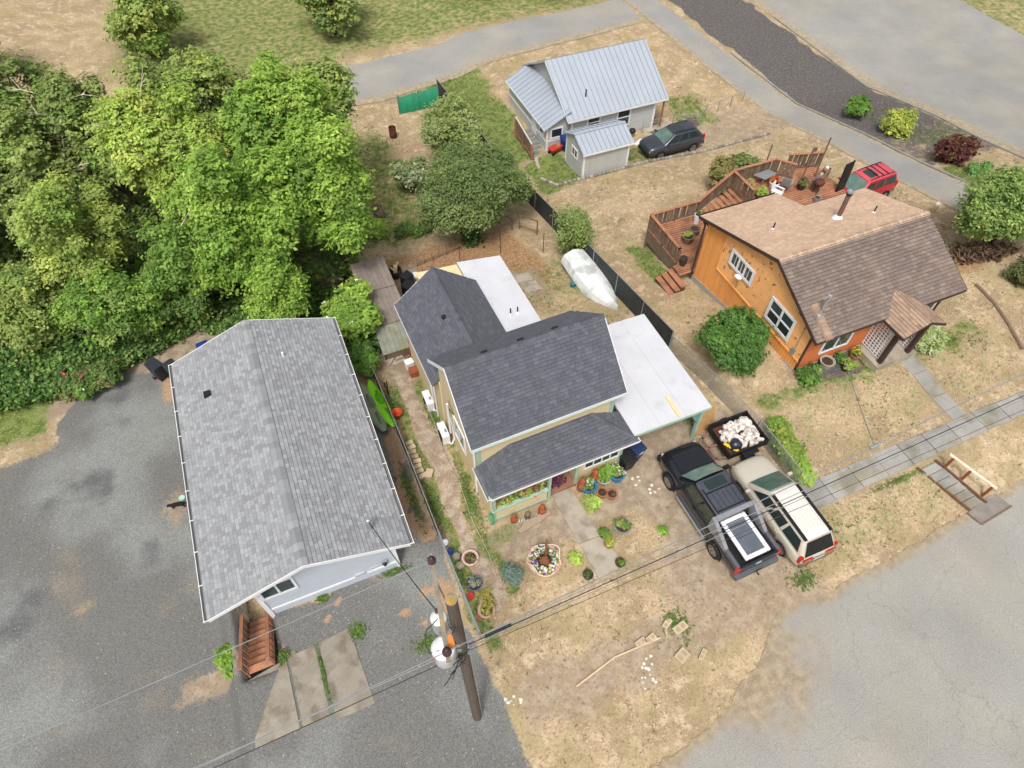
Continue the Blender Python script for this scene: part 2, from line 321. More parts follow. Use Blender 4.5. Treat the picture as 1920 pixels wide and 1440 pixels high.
# --- draped sheets between two edge polylines
def resample(P, n):
    P = np.array(P, float); d = np.r_[0, np.cumsum(np.hypot(*np.diff(P[:, :2], axis=0).T))]; t = np.linspace(0, d[-1], n)
    return np.stack([np.interp(t, d, P[:, k]) for k in range(2)], 1)
def strip(name, A, B, m, dz=.02, n=80, k=12, jag=0., parent=None, kind='structure', dA=1.5, dB=0.):
    A = resample(A, n); B = resample(B, n)
    if jag:
        A = A + (rng.random((n, 2)) - .5) * jag; B = B + (rng.random((n, 2)) - .5) * jag
    t = np.linspace(0, 1, k)[None, :, None]; P = A[:, None] * (1 - t) + B[:, None] * t
    Z = gz(P[..., 0], P[..., 1]) + dz; V = np.concatenate([P, Z[..., None]], 2).reshape(-1, 3); i = np.arange(n * k).reshape(n, k)
    F = np.stack([i[:-1, :-1].ravel(), i[1:, :-1].ravel(), i[1:, 1:].ravel(), i[:-1, 1:].ravel()], 1)
    e = V[F[0][1]] - V[F[0][0]]; f = V[F[0][3]] - V[F[0][0]]
    if np.cross(e, f)[2] < 0: F = F[:, ::-1]
    o = np_mesh(name, V, F, np.ones((len(F), 3)), m, parent, smooth=True)
    wdt = np.hypot(*(A - B).T)[:, None] * np.linspace(0, 1, k)[None]; wB = np.hypot(*(A - B).T)[:, None] - wdt; du = np.maximum(np.clip(1 - wdt / max(dA, 1e-3), 0, 1) if dA else 0 * wdt, np.clip(1 - wB / max(dB, 1e-3), 0, 1) if dB else 0 * wdt)
    if name == 'road': du = np.maximum(du, np.clip(1.05 - np.hypot(P[..., 0] - 10.2, P[..., 1] - 2.6) / 3.6, 0, 1))
    at_ = o.data.attributes.new('dust', 'FLOAT', 'POINT'); at_.data.foreach_set('value', du.ravel().astype(np.float32))
    if kind: o['kind'] = kind
    return o
def asphalt(name, base, alt, dust):
    m = mat(name, base, .92, .10, vsc=.35, fine=.26, fsc=30, col2=alt, c2s=.25, lo=.40, hi=.75, bump=.35, bsc=50); nt = m.node_tree; N = nt.nodes; L = nt.links; bs = N['Principled BSDF']; old = bs.inputs['Base Color'].links[0].from_socket
    geo = N.new('ShaderNodeNewGeometry'); nz = N.new('ShaderNodeTexNoise'); nz.inputs['Scale'].default_value = 1.1; nz.inputs['Detail'].default_value = 9; L.new(geo.outputs['Position'], nz.inputs['Vector'])
    n2 = N.new('ShaderNodeTexNoise'); n2.inputs['Scale'].default_value = 1.6; n2.inputs['Detail'].default_value = 4; L.new(geo.outputs['Position'], n2.inputs['Vector'])
    ad = N.new('ShaderNodeVectorMath'); ad.operation = 'MULTIPLY_ADD'; ad.inputs[1].default_value = (.8, .8, .8); L.new(n2.outputs['Color'], ad.inputs[0]); L.new(geo.outputs['Position'], ad.inputs[2])
    vo = N.new('ShaderNodeTexVoronoi'); vo.feature = 'DISTANCE_TO_EDGE'; vo.inputs['Scale'].default_value = .28; L.new(ad.outputs[0], vo.inputs['Vector'])
    cr = N.new('ShaderNodeMapRange'); cr.inputs[1].default_value = .001; cr.inputs[2].default_value = .006; cr.inputs[3].default_value = .86; cr.inputs[4].default_value = 1.; L.new(vo.outputs['Distance'], cr.inputs[0])
    cc = N.new('ShaderNodeCombineColor'); [L.new(cr.outputs[0], cc.inputs[i]) for i in range(3)]
    mx = N.new('ShaderNodeMix'); mx.data_type = 'RGBA'; mx.blend_type = 'MULTIPLY'; mx.inputs[0].default_value = 1.; L.new(old, mx.inputs[6]); L.new(cc.outputs[0], mx.inputs[7])
    at = N.new('ShaderNodeAttribute'); at.attribute_name = 'dust'; mp = N.new('ShaderNodeMath'); mp.operation = 'ADD'; L.new(at.outputs['Fac'], mp.inputs[0]); L.new(nz.outputs['Fac'], mp.inputs[1])
    fr = N.new('ShaderNodeMapRange'); fr.interpolation_type = 'SMOOTHSTEP'; fr.inputs[1].default_value = .62; fr.inputs[2].default_value = 1.35; L.new(mp.outputs[0], fr.inputs[0])
    m2 = N.new('ShaderNodeMix'); m2.data_type = 'RGBA'; L.new(fr.outputs[0], m2.inputs[0]); L.new(mx.outputs[2], m2.inputs[6])
    n3 = N.new('ShaderNodeTexNoise'); n3.inputs['Scale'].default_value = 3.2; n3.inputs['Detail'].default_value = 8; L.new(geo.outputs['Position'], n3.inputs['Vector']); r3 = N.new('ShaderNodeMapRange'); r3.inputs[1].default_value = .35; r3.inputs[2].default_value = .65; L.new(n3.outputs['Fac'], r3.inputs[0])
    m3 = N.new('ShaderNodeMix'); m3.data_type = 'RGBA'; L.new(r3.outputs[0], m3.inputs[0]); m3.inputs[6].default_value = (*[c * .72 for c in dust], 1); m3.inputs[7].default_value = (*[c * 1.06 for c in dust], 1)
    n4 = N.new('ShaderNodeTexNoise'); n4.inputs['Scale'].default_value = 26.; n4.inputs['Detail'].default_value = 3; L.new(geo.outputs['Position'], n4.inputs['Vector']); r4 = N.new('ShaderNodeMapRange'); r4.inputs[1].default_value = .3; r4.inputs[2].default_value = .7; r4.inputs[3].default_value = .8; r4.inputs[4].default_value = 1.2; L.new(n4.outputs['Fac'], r4.inputs[0]); c4 = N.new('ShaderNodeCombineColor'); [L.new(r4.outputs[0], c4.inputs[i]) for i in range(3)]
    m4 = N.new('ShaderNodeMix'); m4.data_type = 'RGBA'; m4.blend_type = 'MULTIPLY'; m4.inputs[0].default_value = 1.; L.new(m3.outputs[2], m4.inputs[6]); L.new(c4.outputs[0], m4.inputs[7]); L.new(m4.outputs[2], m2.inputs[7]); L.new(m2.outputs[2], bs.inputs['Base Color']); return m
mAsph = asphalt('old_asphalt', srgb(155, 153, 148), srgb(164, 159, 149), srgb(170, 153, 128))
mAsph2 = asphalt('far_asphalt', srgb(150, 149, 146), srgb(164, 158, 146), srgb(176, 160, 134))
road_edge = [(110, 5.2), (60, 4.9), (30, 4.45), (25, 4.3), (20.8, 3.95), (18.25, 3.75), (15.8, 3.6), (14.7, 3.45), (13.4, 3.75), (12.1, 3.5), (10.7, 2.5), (8, 1.3), (4, .8), (-10, .3), (-60, 0)]
strip('road', road_edge, [(110, -18), (-60, -18)], mAsph, .025, 700, 110, jag=.2, dA=.55)
strip('lane', [(36.0, 64), (36.6, 46), (37.0, 38), (37.25, 30), (37.35, 24), (37.4, 19), (37.6, 12), (37.8, 5)], [(39.2, 64), (39.7, 46), (40.0, 38), (40.3, 30), (40.5, 24), (40.7, 19), (40.9, 12), (41, 5)], mAsph2, .03, 160, 14, jag=.12, dA=.7, dB=.4)
strip('street', [(47.6, 80), (47.2, 40), (47.0, 30), (46.6, 24), (46.4, 15), (46.4, 4.6)], [(66, 80), (66, 40), (66, 30), (66, 24), (66, 15), (66, 4.6)], mAsph2, .03, 100, 12, jag=.08)
strip('far_street', [(-40, 51.6), (0, 51.3), (10, 50.6), (20, 52.2), (36, 54)], [(-40, 57), (0, 57), (10, 57), (20, 58), (36, 59)], mAsph2, .03, 120, 8, jag=.12)
# kerbs along lane, planted island and street
mKerb = mat('kerb_concrete', srgb(150, 146, 138), .9, .15)
def kerb(name, P, wdt=.16, h=.1, n=60):
    P = resample(P, n); mb = MB()
    for i in range(n - 1):
        a, b = P[i], P[i + 1]; za, zb = g(*a), g(*b); d = (b - a) / max(1e-6, np.hypot(*(b - a))); s_ = np.array([-d[1], d[0]]) * wdt / 2
        p = [(*(a - s_), za - .05), (*(a + s_), za - .05), (*(b + s_), zb - .05), (*(b - s_), zb - .05)]; mb.hexa([p[0], p[3], p[2], p[1], *[(q[0], q[1], q[2] + .05 + h) for q in (p[0], p[3], p[2], p[1])]])
    o = mb.build(name, mKerb); o['kind'] = 'structure'; return o
kerb('kerb', [(39.9, 46), (40.12, 38), (40.42, 30), (40.62, 24), (40.9, 17)]); kerb('kerb', [(47.4, 50), (47.1, 40), (46.9, 30), (46.5, 24), (46.3, 15)])
# front pavement of separate old slabs
sw = bpy.data.objects.new('sidewalk', None); COL.objects.link(sw); sw['kind'] = 'structure'
mSide = mat('sidewalk_concrete', srgb(158, 156, 150), .92, .18, vsc=1.1, fine=.16, fsc=30, col2=srgb(140, 134, 118), c2s=.9, bump=.3)
x = 15.9
while x < 46:
    x2 = x + random.uniform(1.35, 1.6); m_ = MB(); y0, y1 = 6.5 + .022 * (x - 16), 7.68 + random.uniform(-.05, .05)
    zz = [g(a, b) + .045 + random.uniform(-.012, .012) for a, b in ((x, y0), (x2, y0), (x2, y1), (x, y1))]
    P = [(x + .02, y0), (x2 - .02, y0), (x2 - .02, y1), (x + .02, y1)]
    m_.hexa([(*p, q - .1) for p, q in zip(P, zz)] + [(*p, q) for p, q in zip(P, zz)], jit(.09)); m_.build('slab', mSide, sw, bevel=.012); x = x2
def slab_path(name, quads, m, th=.05):
    e = bpy.data.objects.new(name, None); COL.objects.link(e); e['kind'] = 'structure'
    for q in quads:
        m_ = MB(); P = [(a, b, g(a, b) + th) for a, b in q]; m_.hexa([(a, b, c - .12) for a, b, c in P] + P, jit(.06)); m_.build('slab', m, e, bevel=.01)
    return e
slab_path('front_path', [[(6.62, 8.95), (7.66, 8.9), (7.36, 11.36), (6.52, 11.46)], [(6.7, 7.35), (7.9, 7.35), (7.68, 8.87), (6.63, 8.92)], [(6.5, 11.48), (7.36, 11.38), (7.34, 11.7), (6.5, 11.75)]], mConc)
slab_path('garden_path', [[(24.86, 7.75), (25.66, 7.75), (25.64, 9.0), (24.8, 9.0)], [(24.8, 9.04), (25.62, 9.04), (25.6, 10.3), (24.74, 10.3)], [(24.74, 10.34), (25.6, 10.34), (25.58, 11.45), (24.66, 11.45)]], mSide, .03)
slab_path('driveway_apron', [[(-6.5, 6.6), (-5.0, 6.6), (-5.0, 9.05), (-6.5, 8.95)], [(-4.9, 6.6), (-3.95, 6.6), (-3.95, 9.12), (-4.9, 9.1)], [(-3.8, 6.4), (-2.45, 6.4), (-2.65, 9.25), (-3.8, 9.15)]], mat('rough_concrete', srgb(152, 144, 131), .95, .2, vsc=1.6, fine=.2, fsc=30, col2=srgb(128, 118, 104), c2s=1.4, bump=.4), .03)
slab_path('yard_path', [[(10.9, 25.2), (11.8, 25.1), (11.85, 25.9), (10.95, 26)], [(11.0, 24.1), (11.9, 24.0), (11.9, 24.95), (10.98, 25.05)]], mConc, .03)
slab_path('rear_path', [[(17.6, 37.3), (20.9, 37.2), (20.9, 38.5), (17.9, 38.6)], [(26.8, 38.0), (29.5, 38.2), (29.5, 38.8), (26.8, 38.6)]], mConc, .04)
# --- short grass, dry and green tufts
mGrass = mat('grass_blade', (1, 1, 1), .8, .12, fine=0, trans=.2)
def grass():
    n = 200000; x = rng.uniform(-16, 46, n); y = rng.uniform(1.5, 52, n); gr, di, gv, pa, mu, ru = zones(x, y)
    p = np.clip(.46 + gr * .9 - di * .55 - mu * .6 - ru * .1, 0, 1) * (gv < .4) * (pa < .4); p *= .35 + 1.1 * vnoise(x, y, .8, 31) * vnoise(x, y, 3.1, 32) * 2
    excl = np.zeros(n, bool)
    for x0, x1, y0, y1 in ((-6.6, 1.4, 8, 23), (3.5, 9.9, 10.7, 23.5), (9, 13.6, 11, 17), (19.4, 28.4, 12.5, 21.4), (19, 31, 20.5, 26), (6.5, 7.95, 7.3, 12), (24.6, 25.7, 7.7, 12.9), (15.9, 46, 6.4, 7.7), (36.6, 41, 0, 60), (46.4, 80, 0, 60), (10.4, 60, -9, 3.9), (19.5, 23, 34, 37), (18.6, 29, 38.6, 50), (22.3, 24, 4, 6.6), (-20, 2.4, 23, 60), (17.5, 21, 37.2, 38.6), (10.9, 11.9, 24, 26)):
        excl |= (x > x0) & (x < x1) & (y > y0) & (y < y1)
    keep = (rng.random(n) < p) & ~excl; x, y, gr, ru = x[keep], y[keep], gr[keep], ru[keep]; n = len(x); nb = 4
    isg = (rng.random(n) < np.clip(gr * 1.35 - .2 + (vnoise(x, y, 1.3, 41) - .5) * .9, .03, .95)); h = np.where(isg, rng.uniform(.05, .13, n), rng.uniform(.035, .10, n)) * (1 + .8 * (rng.random(n) < .04))
    gc = np.array(srgb(118, 132, 74)); sc_ = np.array(srgb(204, 182, 146)); gc2 = np.array(srgb(150, 150, 96)); rc = np.array(srgb(172, 132, 92))
    colr = np.where(isg[:, None], np.where(rng.random((n, 1)) < .6, gc, gc2), np.where((rng.random(n) < ru)[:, None], rc, sc_)) * rng.uniform(.7, 1.15, (n, 1))
    z = gz(x, y) + (vnoise(x, y, 2.3, 21) - .5) * .05 - .01; V = []; T = []
    for k in range(nb):
        a = rng.uniform(0, 2 * np.pi, n); wd = h * rng.uniform(.12, .2, n); ln = h * rng.uniform(.3, 1.0, n); dx, dy = np.cos(a), np.sin(a); ox = x + rng.normal(0, .025, n); oy = y + rng.normal(0, .025, n)
        V.append(np.stack([np.stack([ox - dy * wd, oy + dx * wd, z], 1), np.stack([ox + dy * wd, oy - dx * wd, z], 1), np.stack([ox + dx * ln, oy + dy * ln, z + h * rng.uniform(.6, 1.1, n)], 1)], 1)); T.append(colr * rng.uniform(.85, 1.15, (n, 1)))
    V = np.concatenate(V).reshape(-1, 3); F = np.arange(len(V)).reshape(-1, 3)
    o = np_mesh('lawn_grass', V, F, np.concatenate(T), mGrass, fsize=3); tag(o, 'short dry straw coloured grass with green tufts across the yards', 'grass', kind='stuff')
grass()
def pebbles():
    mb_n = 5200; x = rng.uniform(-17, 16, mb_n * 3); y = rng.uniform(2, 24, mb_n * 3); gr, di, gv, pa, mu, ru = zones(x, y); k = ((gv > .6) | (pa > .5) | (di > .7)) & (rng.random(len(x)) < np.where(pa > .5, .9, .35))
    for x0, x1, y0, y1 in ((-6.6, .4, 10.7, 21.8), (3.5, 9.9, 10.7, 23.5), (6.5, 7.95, 7.3, 12)): k &= ~((x > x0) & (x < x1) & (y > y0) & (y < y1))
    x, y = x[k][:mb_n], y[k][:mb_n]; n = len(x); r = rng.uniform(.012, .035, n); z = gz(x, y); a = rng.uniform(0, 6.28, n); V = []
    for dx, dy, dz in ((1, 0, 0), (-.5, .87, 0), (-.5, -.87, 0), (0, 0, .9)):
        V.append(np.stack([x + r * (dx * np.cos(a) - dy * np.sin(a)), y + r * (dx * np.sin(a) + dy * np.cos(a)), z + r * dz - .002], 1))
    V = np.stack(V, 1).reshape(-1, 3); b = np.arange(n)[:, None] * 4; F = np.concatenate([b + [0, 1, 3], b + [1, 2, 3], b + [2, 0, 3]]); c = np.tile(rng.uniform(.55, 1.15, (n, 1)), (3, 1)) * np.array(srgb(190, 184, 174))
    tag(np_mesh('loose_gravel', V, F, c, mat('pebble', (1, 1, 1), .9), fsize=3), 'loose grey pebbles scattered over the gravel lot and dirt', 'gravel', kind='stuff')
pebbles()
# ================================================================== HOUSES
CAMP = np.array([0, 0, 25.])
SH_CACHE = {}; SHB = .66      # dark top band on each shingle: printed line plus painted course shade
def shingle_mesh(wd, dp, th, tone, m, key):
    k = (key, wd, dp, tone)
    if k not in SH_CACHE:
        ex = dp / 1.06; zb_ = th + (.001 - th) * .8; b = MB(); b.add([(0, 0, -.004), (wd, 0, -.004), (wd, dp, -.004), (0, dp, -.004), (0, 0, th), (wd, 0, th), (wd, ex * .82, zb_), (0, ex * .82, zb_)], [(4, 5, 6, 7), (1, 2, 6, 5), (3, 0, 4, 7)], tone); b.add([(0, ex * .82, zb_), (wd, ex * .82, zb_), (wd, dp, .001), (0, dp, .001)], [(0, 1, 2, 3)], tuple(c * SHB for c in tone)); b.add([(0, 0, -.004), (wd, 0, -.004), (wd, 0, th), (0, 0, th)], [(0, 1, 2, 3)], (.35, .35, .35))  # butt face tinted dark: asphalt edge with the course shade painted in
        o = b.build('shingle', m); SH_CACHE[k] = o.data; bpy.data.objects.remove(o)
    return SH_CACHE[k]
def shingle_house(roof, org, slopes, m, key, expo=.15, widths=(.16, .24, .33), tones=(.72, .86, 1., 1.12, 1.26), nind=300, th=.016, capm=None, rotz=0.):
    """roof: part object (its thing sits at org). slopes: (O,U,V,LV,ulim) in world coordinates"""
    allS = []
    for O, U, V, LV, ulim in slopes:
        O = Vector(O); U = Vector(U).normalized(); V = Vector(V).normalized(); N = U.cross(V).normalized(); v = 0.; row = 0
        while v < LV - .02:
            dp = min(expo, LV - v); u0, u1 = ulim(v + dp / 2); u = u0 - random.random() * widths[-1]; lastt = None
            while u < u1 - .01:
                wd = random.choice(widths); a = max(u, u0); b = min(u + wd, u1); u += wd
                if b - a < .05: continue
                t = random.choice(tones)
                allS.append((O + U * a + V * v, U, V, N, wd if b - a > wd - .01 else b - a, dp * 1.06, t))
            v += expo; row += 1
    near = sorted(range(len(allS)), key=lambda i: (allS[i][4] not in widths, (Vector(CAMP) - allS[i][0]).length - 6 * (Vector(CAMP) - allS[i][0]).normalized().dot(allS[i][3])))
    ind = set(near[:nind]); st = MB(); orgv = Vector(org); Rz = Matrix.Rotation(-rotz, 4, 'Z')
    for i, (P, U, V, N, wd, dp, t) in enumerate(allS):
        tt = (t, t, t * random.choice((.98, 1., 1.03)))
        if i in ind:
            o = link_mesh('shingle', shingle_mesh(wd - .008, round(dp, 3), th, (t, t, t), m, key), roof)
            o.matrix_local = Matrix(((U.x, V.x, N.x, P.x - orgv.x), (U.y, V.y, N.y, P.y - orgv.y), (U.z, V.z, N.z, P.z - orgv.z), (0, 0, 0, 1)))
        else:
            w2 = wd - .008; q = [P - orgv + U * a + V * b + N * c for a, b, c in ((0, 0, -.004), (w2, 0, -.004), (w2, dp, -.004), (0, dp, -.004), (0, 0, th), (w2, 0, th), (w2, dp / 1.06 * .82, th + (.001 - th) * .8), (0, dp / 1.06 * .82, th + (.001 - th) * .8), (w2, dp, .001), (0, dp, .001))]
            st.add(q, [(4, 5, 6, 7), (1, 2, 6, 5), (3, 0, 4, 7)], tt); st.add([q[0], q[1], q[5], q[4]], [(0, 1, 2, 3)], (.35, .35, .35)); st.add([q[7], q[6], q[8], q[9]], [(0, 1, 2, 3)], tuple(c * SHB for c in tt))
    o = st.build('shingle_field', m, roof); o['kind'] = 'stuff'
def ridge_caps(roof, org, A, B, n1, n2, m, expo=.2, wd=.16, tones=(.85, 1., 1.15)):
    A = Vector(A); B = Vector(B); d = (B - A); L = d.length; d.normalize(); k = int(L / expo); mb = MB(); orgv = Vector(org)
    for i in range(k):
        p = A + d * (L * i / k) - orgv; q = p + d * (L / k * 1.1); s1 = d.cross(Vector(n1)).normalized() * wd; s2 = d.cross(Vector(n2)).normalized() * wd
        if s1.z > 0: s1 = -s1
        if s2.z > 0: s2 = -s2
        up = Vector((0, 0, .03)); dn = Vector((0, 0, .012)); t = random.choice(tones)
        mb.add([p + s1 + up, p + up, p + s2 + up, q + s1 + dn, q + dn, q + s2 + dn], [(0, 1, 4, 3), (1, 2, 5, 4)], (t, t, t))
    return mb.build('ridge_cap', m, roof)
def gutter(parent, A, B, out, m=None, step=.75, wd=.12, root=None):
    A = Vector(A); B = Vector(B); o_ = Vector(out).normalized(); dz = Vector((0, 0, 1)); mb = MB(root)
    mb.slab([A, B, B + o_ * wd, A + o_ * wd], -dz * .012, (.22, .22, .22)); mb.slab([A + o_ * wd, B + o_ * wd, B + o_ * (wd + .02), A + o_ * (wd + .02)], dz * .10)
    mb.slab([A, B, B - o_ * .015, A - o_ * .015], dz * .07)
    n = int((B - A).length / step); d = (B - A).normalized()
    for i in range(n + 1):
        p = A + (B - A) * (i / n) if n else A; mb.beam(p + dz * .105 - o_ * .05, p + dz * .105 + o_ * (wd + .03), .03, .02)
    return mb.build('gutter', m or mWhite, parent)
def window(parent, root, P, rt, up, wd, ht, nx=2, ny=1, fr=.07, name='window', m=None, mun=0):
    """P = lower left corner on the wall, rt/up unit vectors; the wall's outside is rt x up"""
    P = Vector(P); rt = Vector(rt).normalized(); up = Vector(up).normalized(); N = rt.cross(up); m = m or mWhite; mb = MB(root)
    def bar(u0, v0, u1, v1, d=.05): mb.slab([P + rt * u0 + up * v0, P + rt * u1 + up * v0, P + rt * u1 + up * v1, P + rt * u0 + up * v1], N * d)
    bar(-fr, -fr, wd + fr, 0); bar(-fr, ht, wd + fr, ht + fr); bar(-fr, 0, 0, ht); bar(wd, 0, wd + fr, ht)
    for i in range(1, nx): bar(wd * i / nx - fr * .4, 0, wd * i / nx + fr * .4, ht, .045)
    for j in range(1, ny): bar(0, ht * j / ny - fr * .3, wd, ht * j / ny + fr * .3, .043)
    if mun:
        for i in range(nx):
            for k in range(1, mun + 1): bar(wd * (i + k / (mun + 1)) / nx - .012, 0, wd * (i + k / (mun + 1)) / nx + .012, ht, .03)
    w_ = mb.build(name, m, parent)
    for i in range(nx):
        for j in range(ny):
            b = MB(root); u0, u1, v0, v1 = wd * i / nx + .01, wd * (i + 1) / nx - .01, ht * j / ny + .01, ht * (j + 1) / ny - .01; k = random.uniform(.6, 1.5)
            b.slab([P + rt * u0 + up * v0, P + rt * u1 + up * v0, P + rt * u1 + up * v1, P + rt * u0 + up * v1], N * .014, (k, k, k)); b.build('pane', mGlass, w_)
    return w_
def quadslab(mb, p, th, t=(1, 1, 1)):
    return mb.slab(p, (0, 0, -th), t)
def lap_wall(parent, root, poly2, o3, rt, up, N, m, step=.18, name='siding_board', th=.018, tint=.05, gap=0.):
    """horizontal boards clipped to a convex polygon poly2 [(u,v)..] on a wall"""
    o3 = Vector(o3); rt = Vector(rt); up = Vector(up); N = Vector(N); vs_ = [p[1] for p in poly2]; v = min(vs_)
    def span(vv):
        xs = []
        for i in range(len(poly2)):
            (a, b), (c, d) = poly2[i], poly2[(i + 1) % len(poly2)]
            if (b - vv) * (d - vv) <= 0 and abs(b - d) > 1e-9: xs.append(a + (c - a) * (vv - b) / (d - b))
        return (min(xs), max(xs)) if len(xs) > 1 else None
    while v < max(vs_) - .03:
        v2 = min(v + step, max(vs_)); vn_ = v2; v2 = v2 - gap; s0 = span(v + .004); s1 = span(v2 - .004)
        if s0 and s1 and (s0[1] - s0[0] > .05 or s1[1] - s1[0] > .05):
            mb = MB(root); q = [o3 + rt * s0[0] + up * v, o3 + rt * s0[1] + up * v, o3 + rt * s1[1] + up * v2, o3 + rt * s1[0] + up * v2]
            mb.hexa([q[0], q[1], q[1] + N * th, q[0] + N * th, q[3], q[2], q[2] + N * .003, q[3] + N * .003], jit(tint)); mb.build(name, m, parent)
        v = vn_
# ------------------------------------------------------------------ grey house on the left
mGreyRoof = mat('grey_shingle', srgb(150, 152, 155), .92, .05, vsc=.6, fine=.10, fsc=60, bump=.15, bsc=90)
mGreyWall = mat('pale_blue_grey_siding', srgb(200, 208, 219), .7, .04)
def grey_house():
    h = thing('grey_house', 'pale grey house with long grey shingle gable roof beside gravel lot', 'house', (-2.7, 15.9, 0), world=True)
    xl, xr, xm, yf, yb, ze, zr = -6.50, .37, -3.07, 10.12, 21.65, 3.1, 4.4; wl, wr, wf, wb = -5.16, -.21, 10.83, 21.0
    mb = MB(h); sl = (zr - ze) / (xm - xl)
    zt = lambda x: zr - .1 - abs(x - xm) * sl
    for y, y2 in ((wf, wf + .14), (wb, wb + .14)): mb.slab([(wl, y, -1.6), (wr, y, -1.6), (wr, y, zt(wr)), (xm, y, zt(xm)), (wl, y, zt(wl))], (0, .14, 0))
    mb.box(wl, wf + .14, -1.6, wl + .14, wb, zt(wl)); mb.box(wr - .14, wf + .14, -1.6, wr, wb, zt(wr)); mb.build('wall', mGreyWall, h)
    t = MB(h); t.box(wl - .06, wf - .03, .42, wr + .03, wf - .001, .54); t.box(wr - .10, wf - .045, -.05, wr + .035, wf - .002, zt(wr)); t.box(wr - .002, wf - .04, -.05, wr + .03, wf + .12, zt(wr) - .02)
    t.box(wl - .07, wf - .05, -1.5, wl + .09, wf - .003, zt(wl)); t.box(wl - .06, wf, -1.5, wl - .002, wf + .1, zt(wl) - .03); t.build('corner_board', mWhite, h)
    rf = MB(h); rf.slab([(xl, yf, ze), (xm, yf, zr), (xm, yb, zr), (xl, yb, ze)][::-1], (0, 0, -.07)); rf.slab([(xm, yf, zr), (xr, yf, ze), (xr, yb, ze), (xm, yb, zr)][::-1], (0, 0, -.07)); roof = rf.build('roof', mGreyRoof, h)
    LV = math.hypot(zr - ze, xm - xl); LV2 = math.hypot(zr - ze, xr - xm); LY = yb - yf
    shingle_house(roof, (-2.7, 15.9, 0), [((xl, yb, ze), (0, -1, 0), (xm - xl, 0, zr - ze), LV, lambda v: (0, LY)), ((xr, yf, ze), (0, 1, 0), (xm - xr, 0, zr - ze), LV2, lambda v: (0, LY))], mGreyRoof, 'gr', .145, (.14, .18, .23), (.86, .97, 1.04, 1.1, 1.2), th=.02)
    ridge_caps(roof, (-2.7, 15.9, 0), (xm, yf, zr + .01), (xm, yb, zr + .01), (-sl, 0, 1), (sl, 0, 1), mGreyRoof, .28, .19)
    f = MB(h)
    for y in (yf - .03, yb + .005):
        f.slab([(xl, y, ze - .16), (xl, y, ze + .015), (xm, y, zr + .015), (xm, y, zr - .16)], (0, .025, 0)); f.slab([(xm, y, zr - .16), (xm, y, zr + .015), (xr, y, ze + .015), (xr, y, ze - .16)], (0, .025, 0))
    f.build('fascia', mWhite, h)
    gutter(h, (xl, yf - .02, ze - .1), (xl, yb, ze - .1), (-1, 0, 0), step=1.28, root=h); gutter(h, (xr, yf - .02, ze - .1), (xr, yb, ze - .1), (1, 0, 0), step=1.12, root=h)
    window(h, h, (-4.98, wf, 1.58), (1, 0, 0), (0, 0, 1), 1.1, .86, 2, 1, .09)
    b = MB(h); b.box(-.82, wf - .1, .78, -.6, wf - .002, 1.05); b.build('meter_box', mSteel, h)
    b = MB(h); b.lathe((-.71, wf - .12, .9), [(.0, -.06), (.07, -.06), (.07, .06), (0, .06)], 10); b.build('meter', mBlack, h)
    b = MB(h); b.box(-1.9, wf - .08, .56, -1.5, wf - .002, .74); b.box(-1.3, wf - .05, .74, -1.1, wf - .002, .80); b.tube([(-1.5, wf - .03, .66), (-.82, wf - .03, .9)], .02); b.build('panel_box', mat('box_grey', srgb(186, 190, 192)), h)
    b = MB(h); b.cbox((-5.18, 18.99, 3.68), (.3, .26, .16), 0, top=.8); b.build('roof_vent', mBlack, h)
    b = MB(h); b.tube([(-1.97, 19.45, 3.9), (-1.97, 19.45, 4.22)], .05, 10); b.build('vent_pipe', mWhite, h)
    b = MB(h); b.tube([(-.72, 10.95, 3.3), (-.72, 10.95, 4.15)], .04, 8); b.lathe((-.72, 10.95, 4.12), [(0.02, 0), (.09, .02), (.08, .12), (.0, .15)], 8); b.build('service_mast', mSteel, h)
    b = MB(h); b.box(-6.5, 21.7, -1.9, -6.1, 22.3, -1.2); b.build('side_step', mWhite, h)
    return h
grey_house()
def timber_stairs():
    s = thing('timber_stairs', 'orange brown timber stairs with slatted rails beside the pale grey house', 'stairs', (-5.9, 9.1, 0), world=True)
    x0, x1, y0, y1, z1, n = -6.36, -5.42, 9.05, 11.4, -1.32, 8
    for i in range(n):
        ya, yb = y0 + (y1 - y0) * i / n, y0 + (y1 - y0) * (i + 1) / n; z = -.02 + z1 * (i) / n; b = MB(s); b.box(x0 + .04, ya, z - .05, x1 - .04, yb - .03, z, jit(.15)); b.build('tread', mCedar, s)
        b = MB(s); b.box(x0 + .04, yb - .028, z + z1 / n - .02, x1 - .04, yb - .004, z - .002, (.5, .45, .42)); b.build('riser', mWood, s)
    for x in (x0, x1):
        b = MB(s); b.beam((x, y0 - .05, .86), (x, y1 + .1, .86 + z1 * 1.05), .13, .05); b.build('handrail', mCedar, s)
        for i in range(17):
            y = y0 + (y1 - y0) * i / 16; z = z1 * (y - y0) / (y1 - y0); b = MB(s); b.box(x - .02, y - .02, z - .1, x + .02, y + .02, z + .84, jit(.2)); b.build('baluster', mWood if i % 2 else mCedar, s)
        b = MB(s); b.beam((x, y0, -.12), (x, y1, -.12 + z1), .05, .26); b.build('stringer', mCedar, s)
timber_stairs()
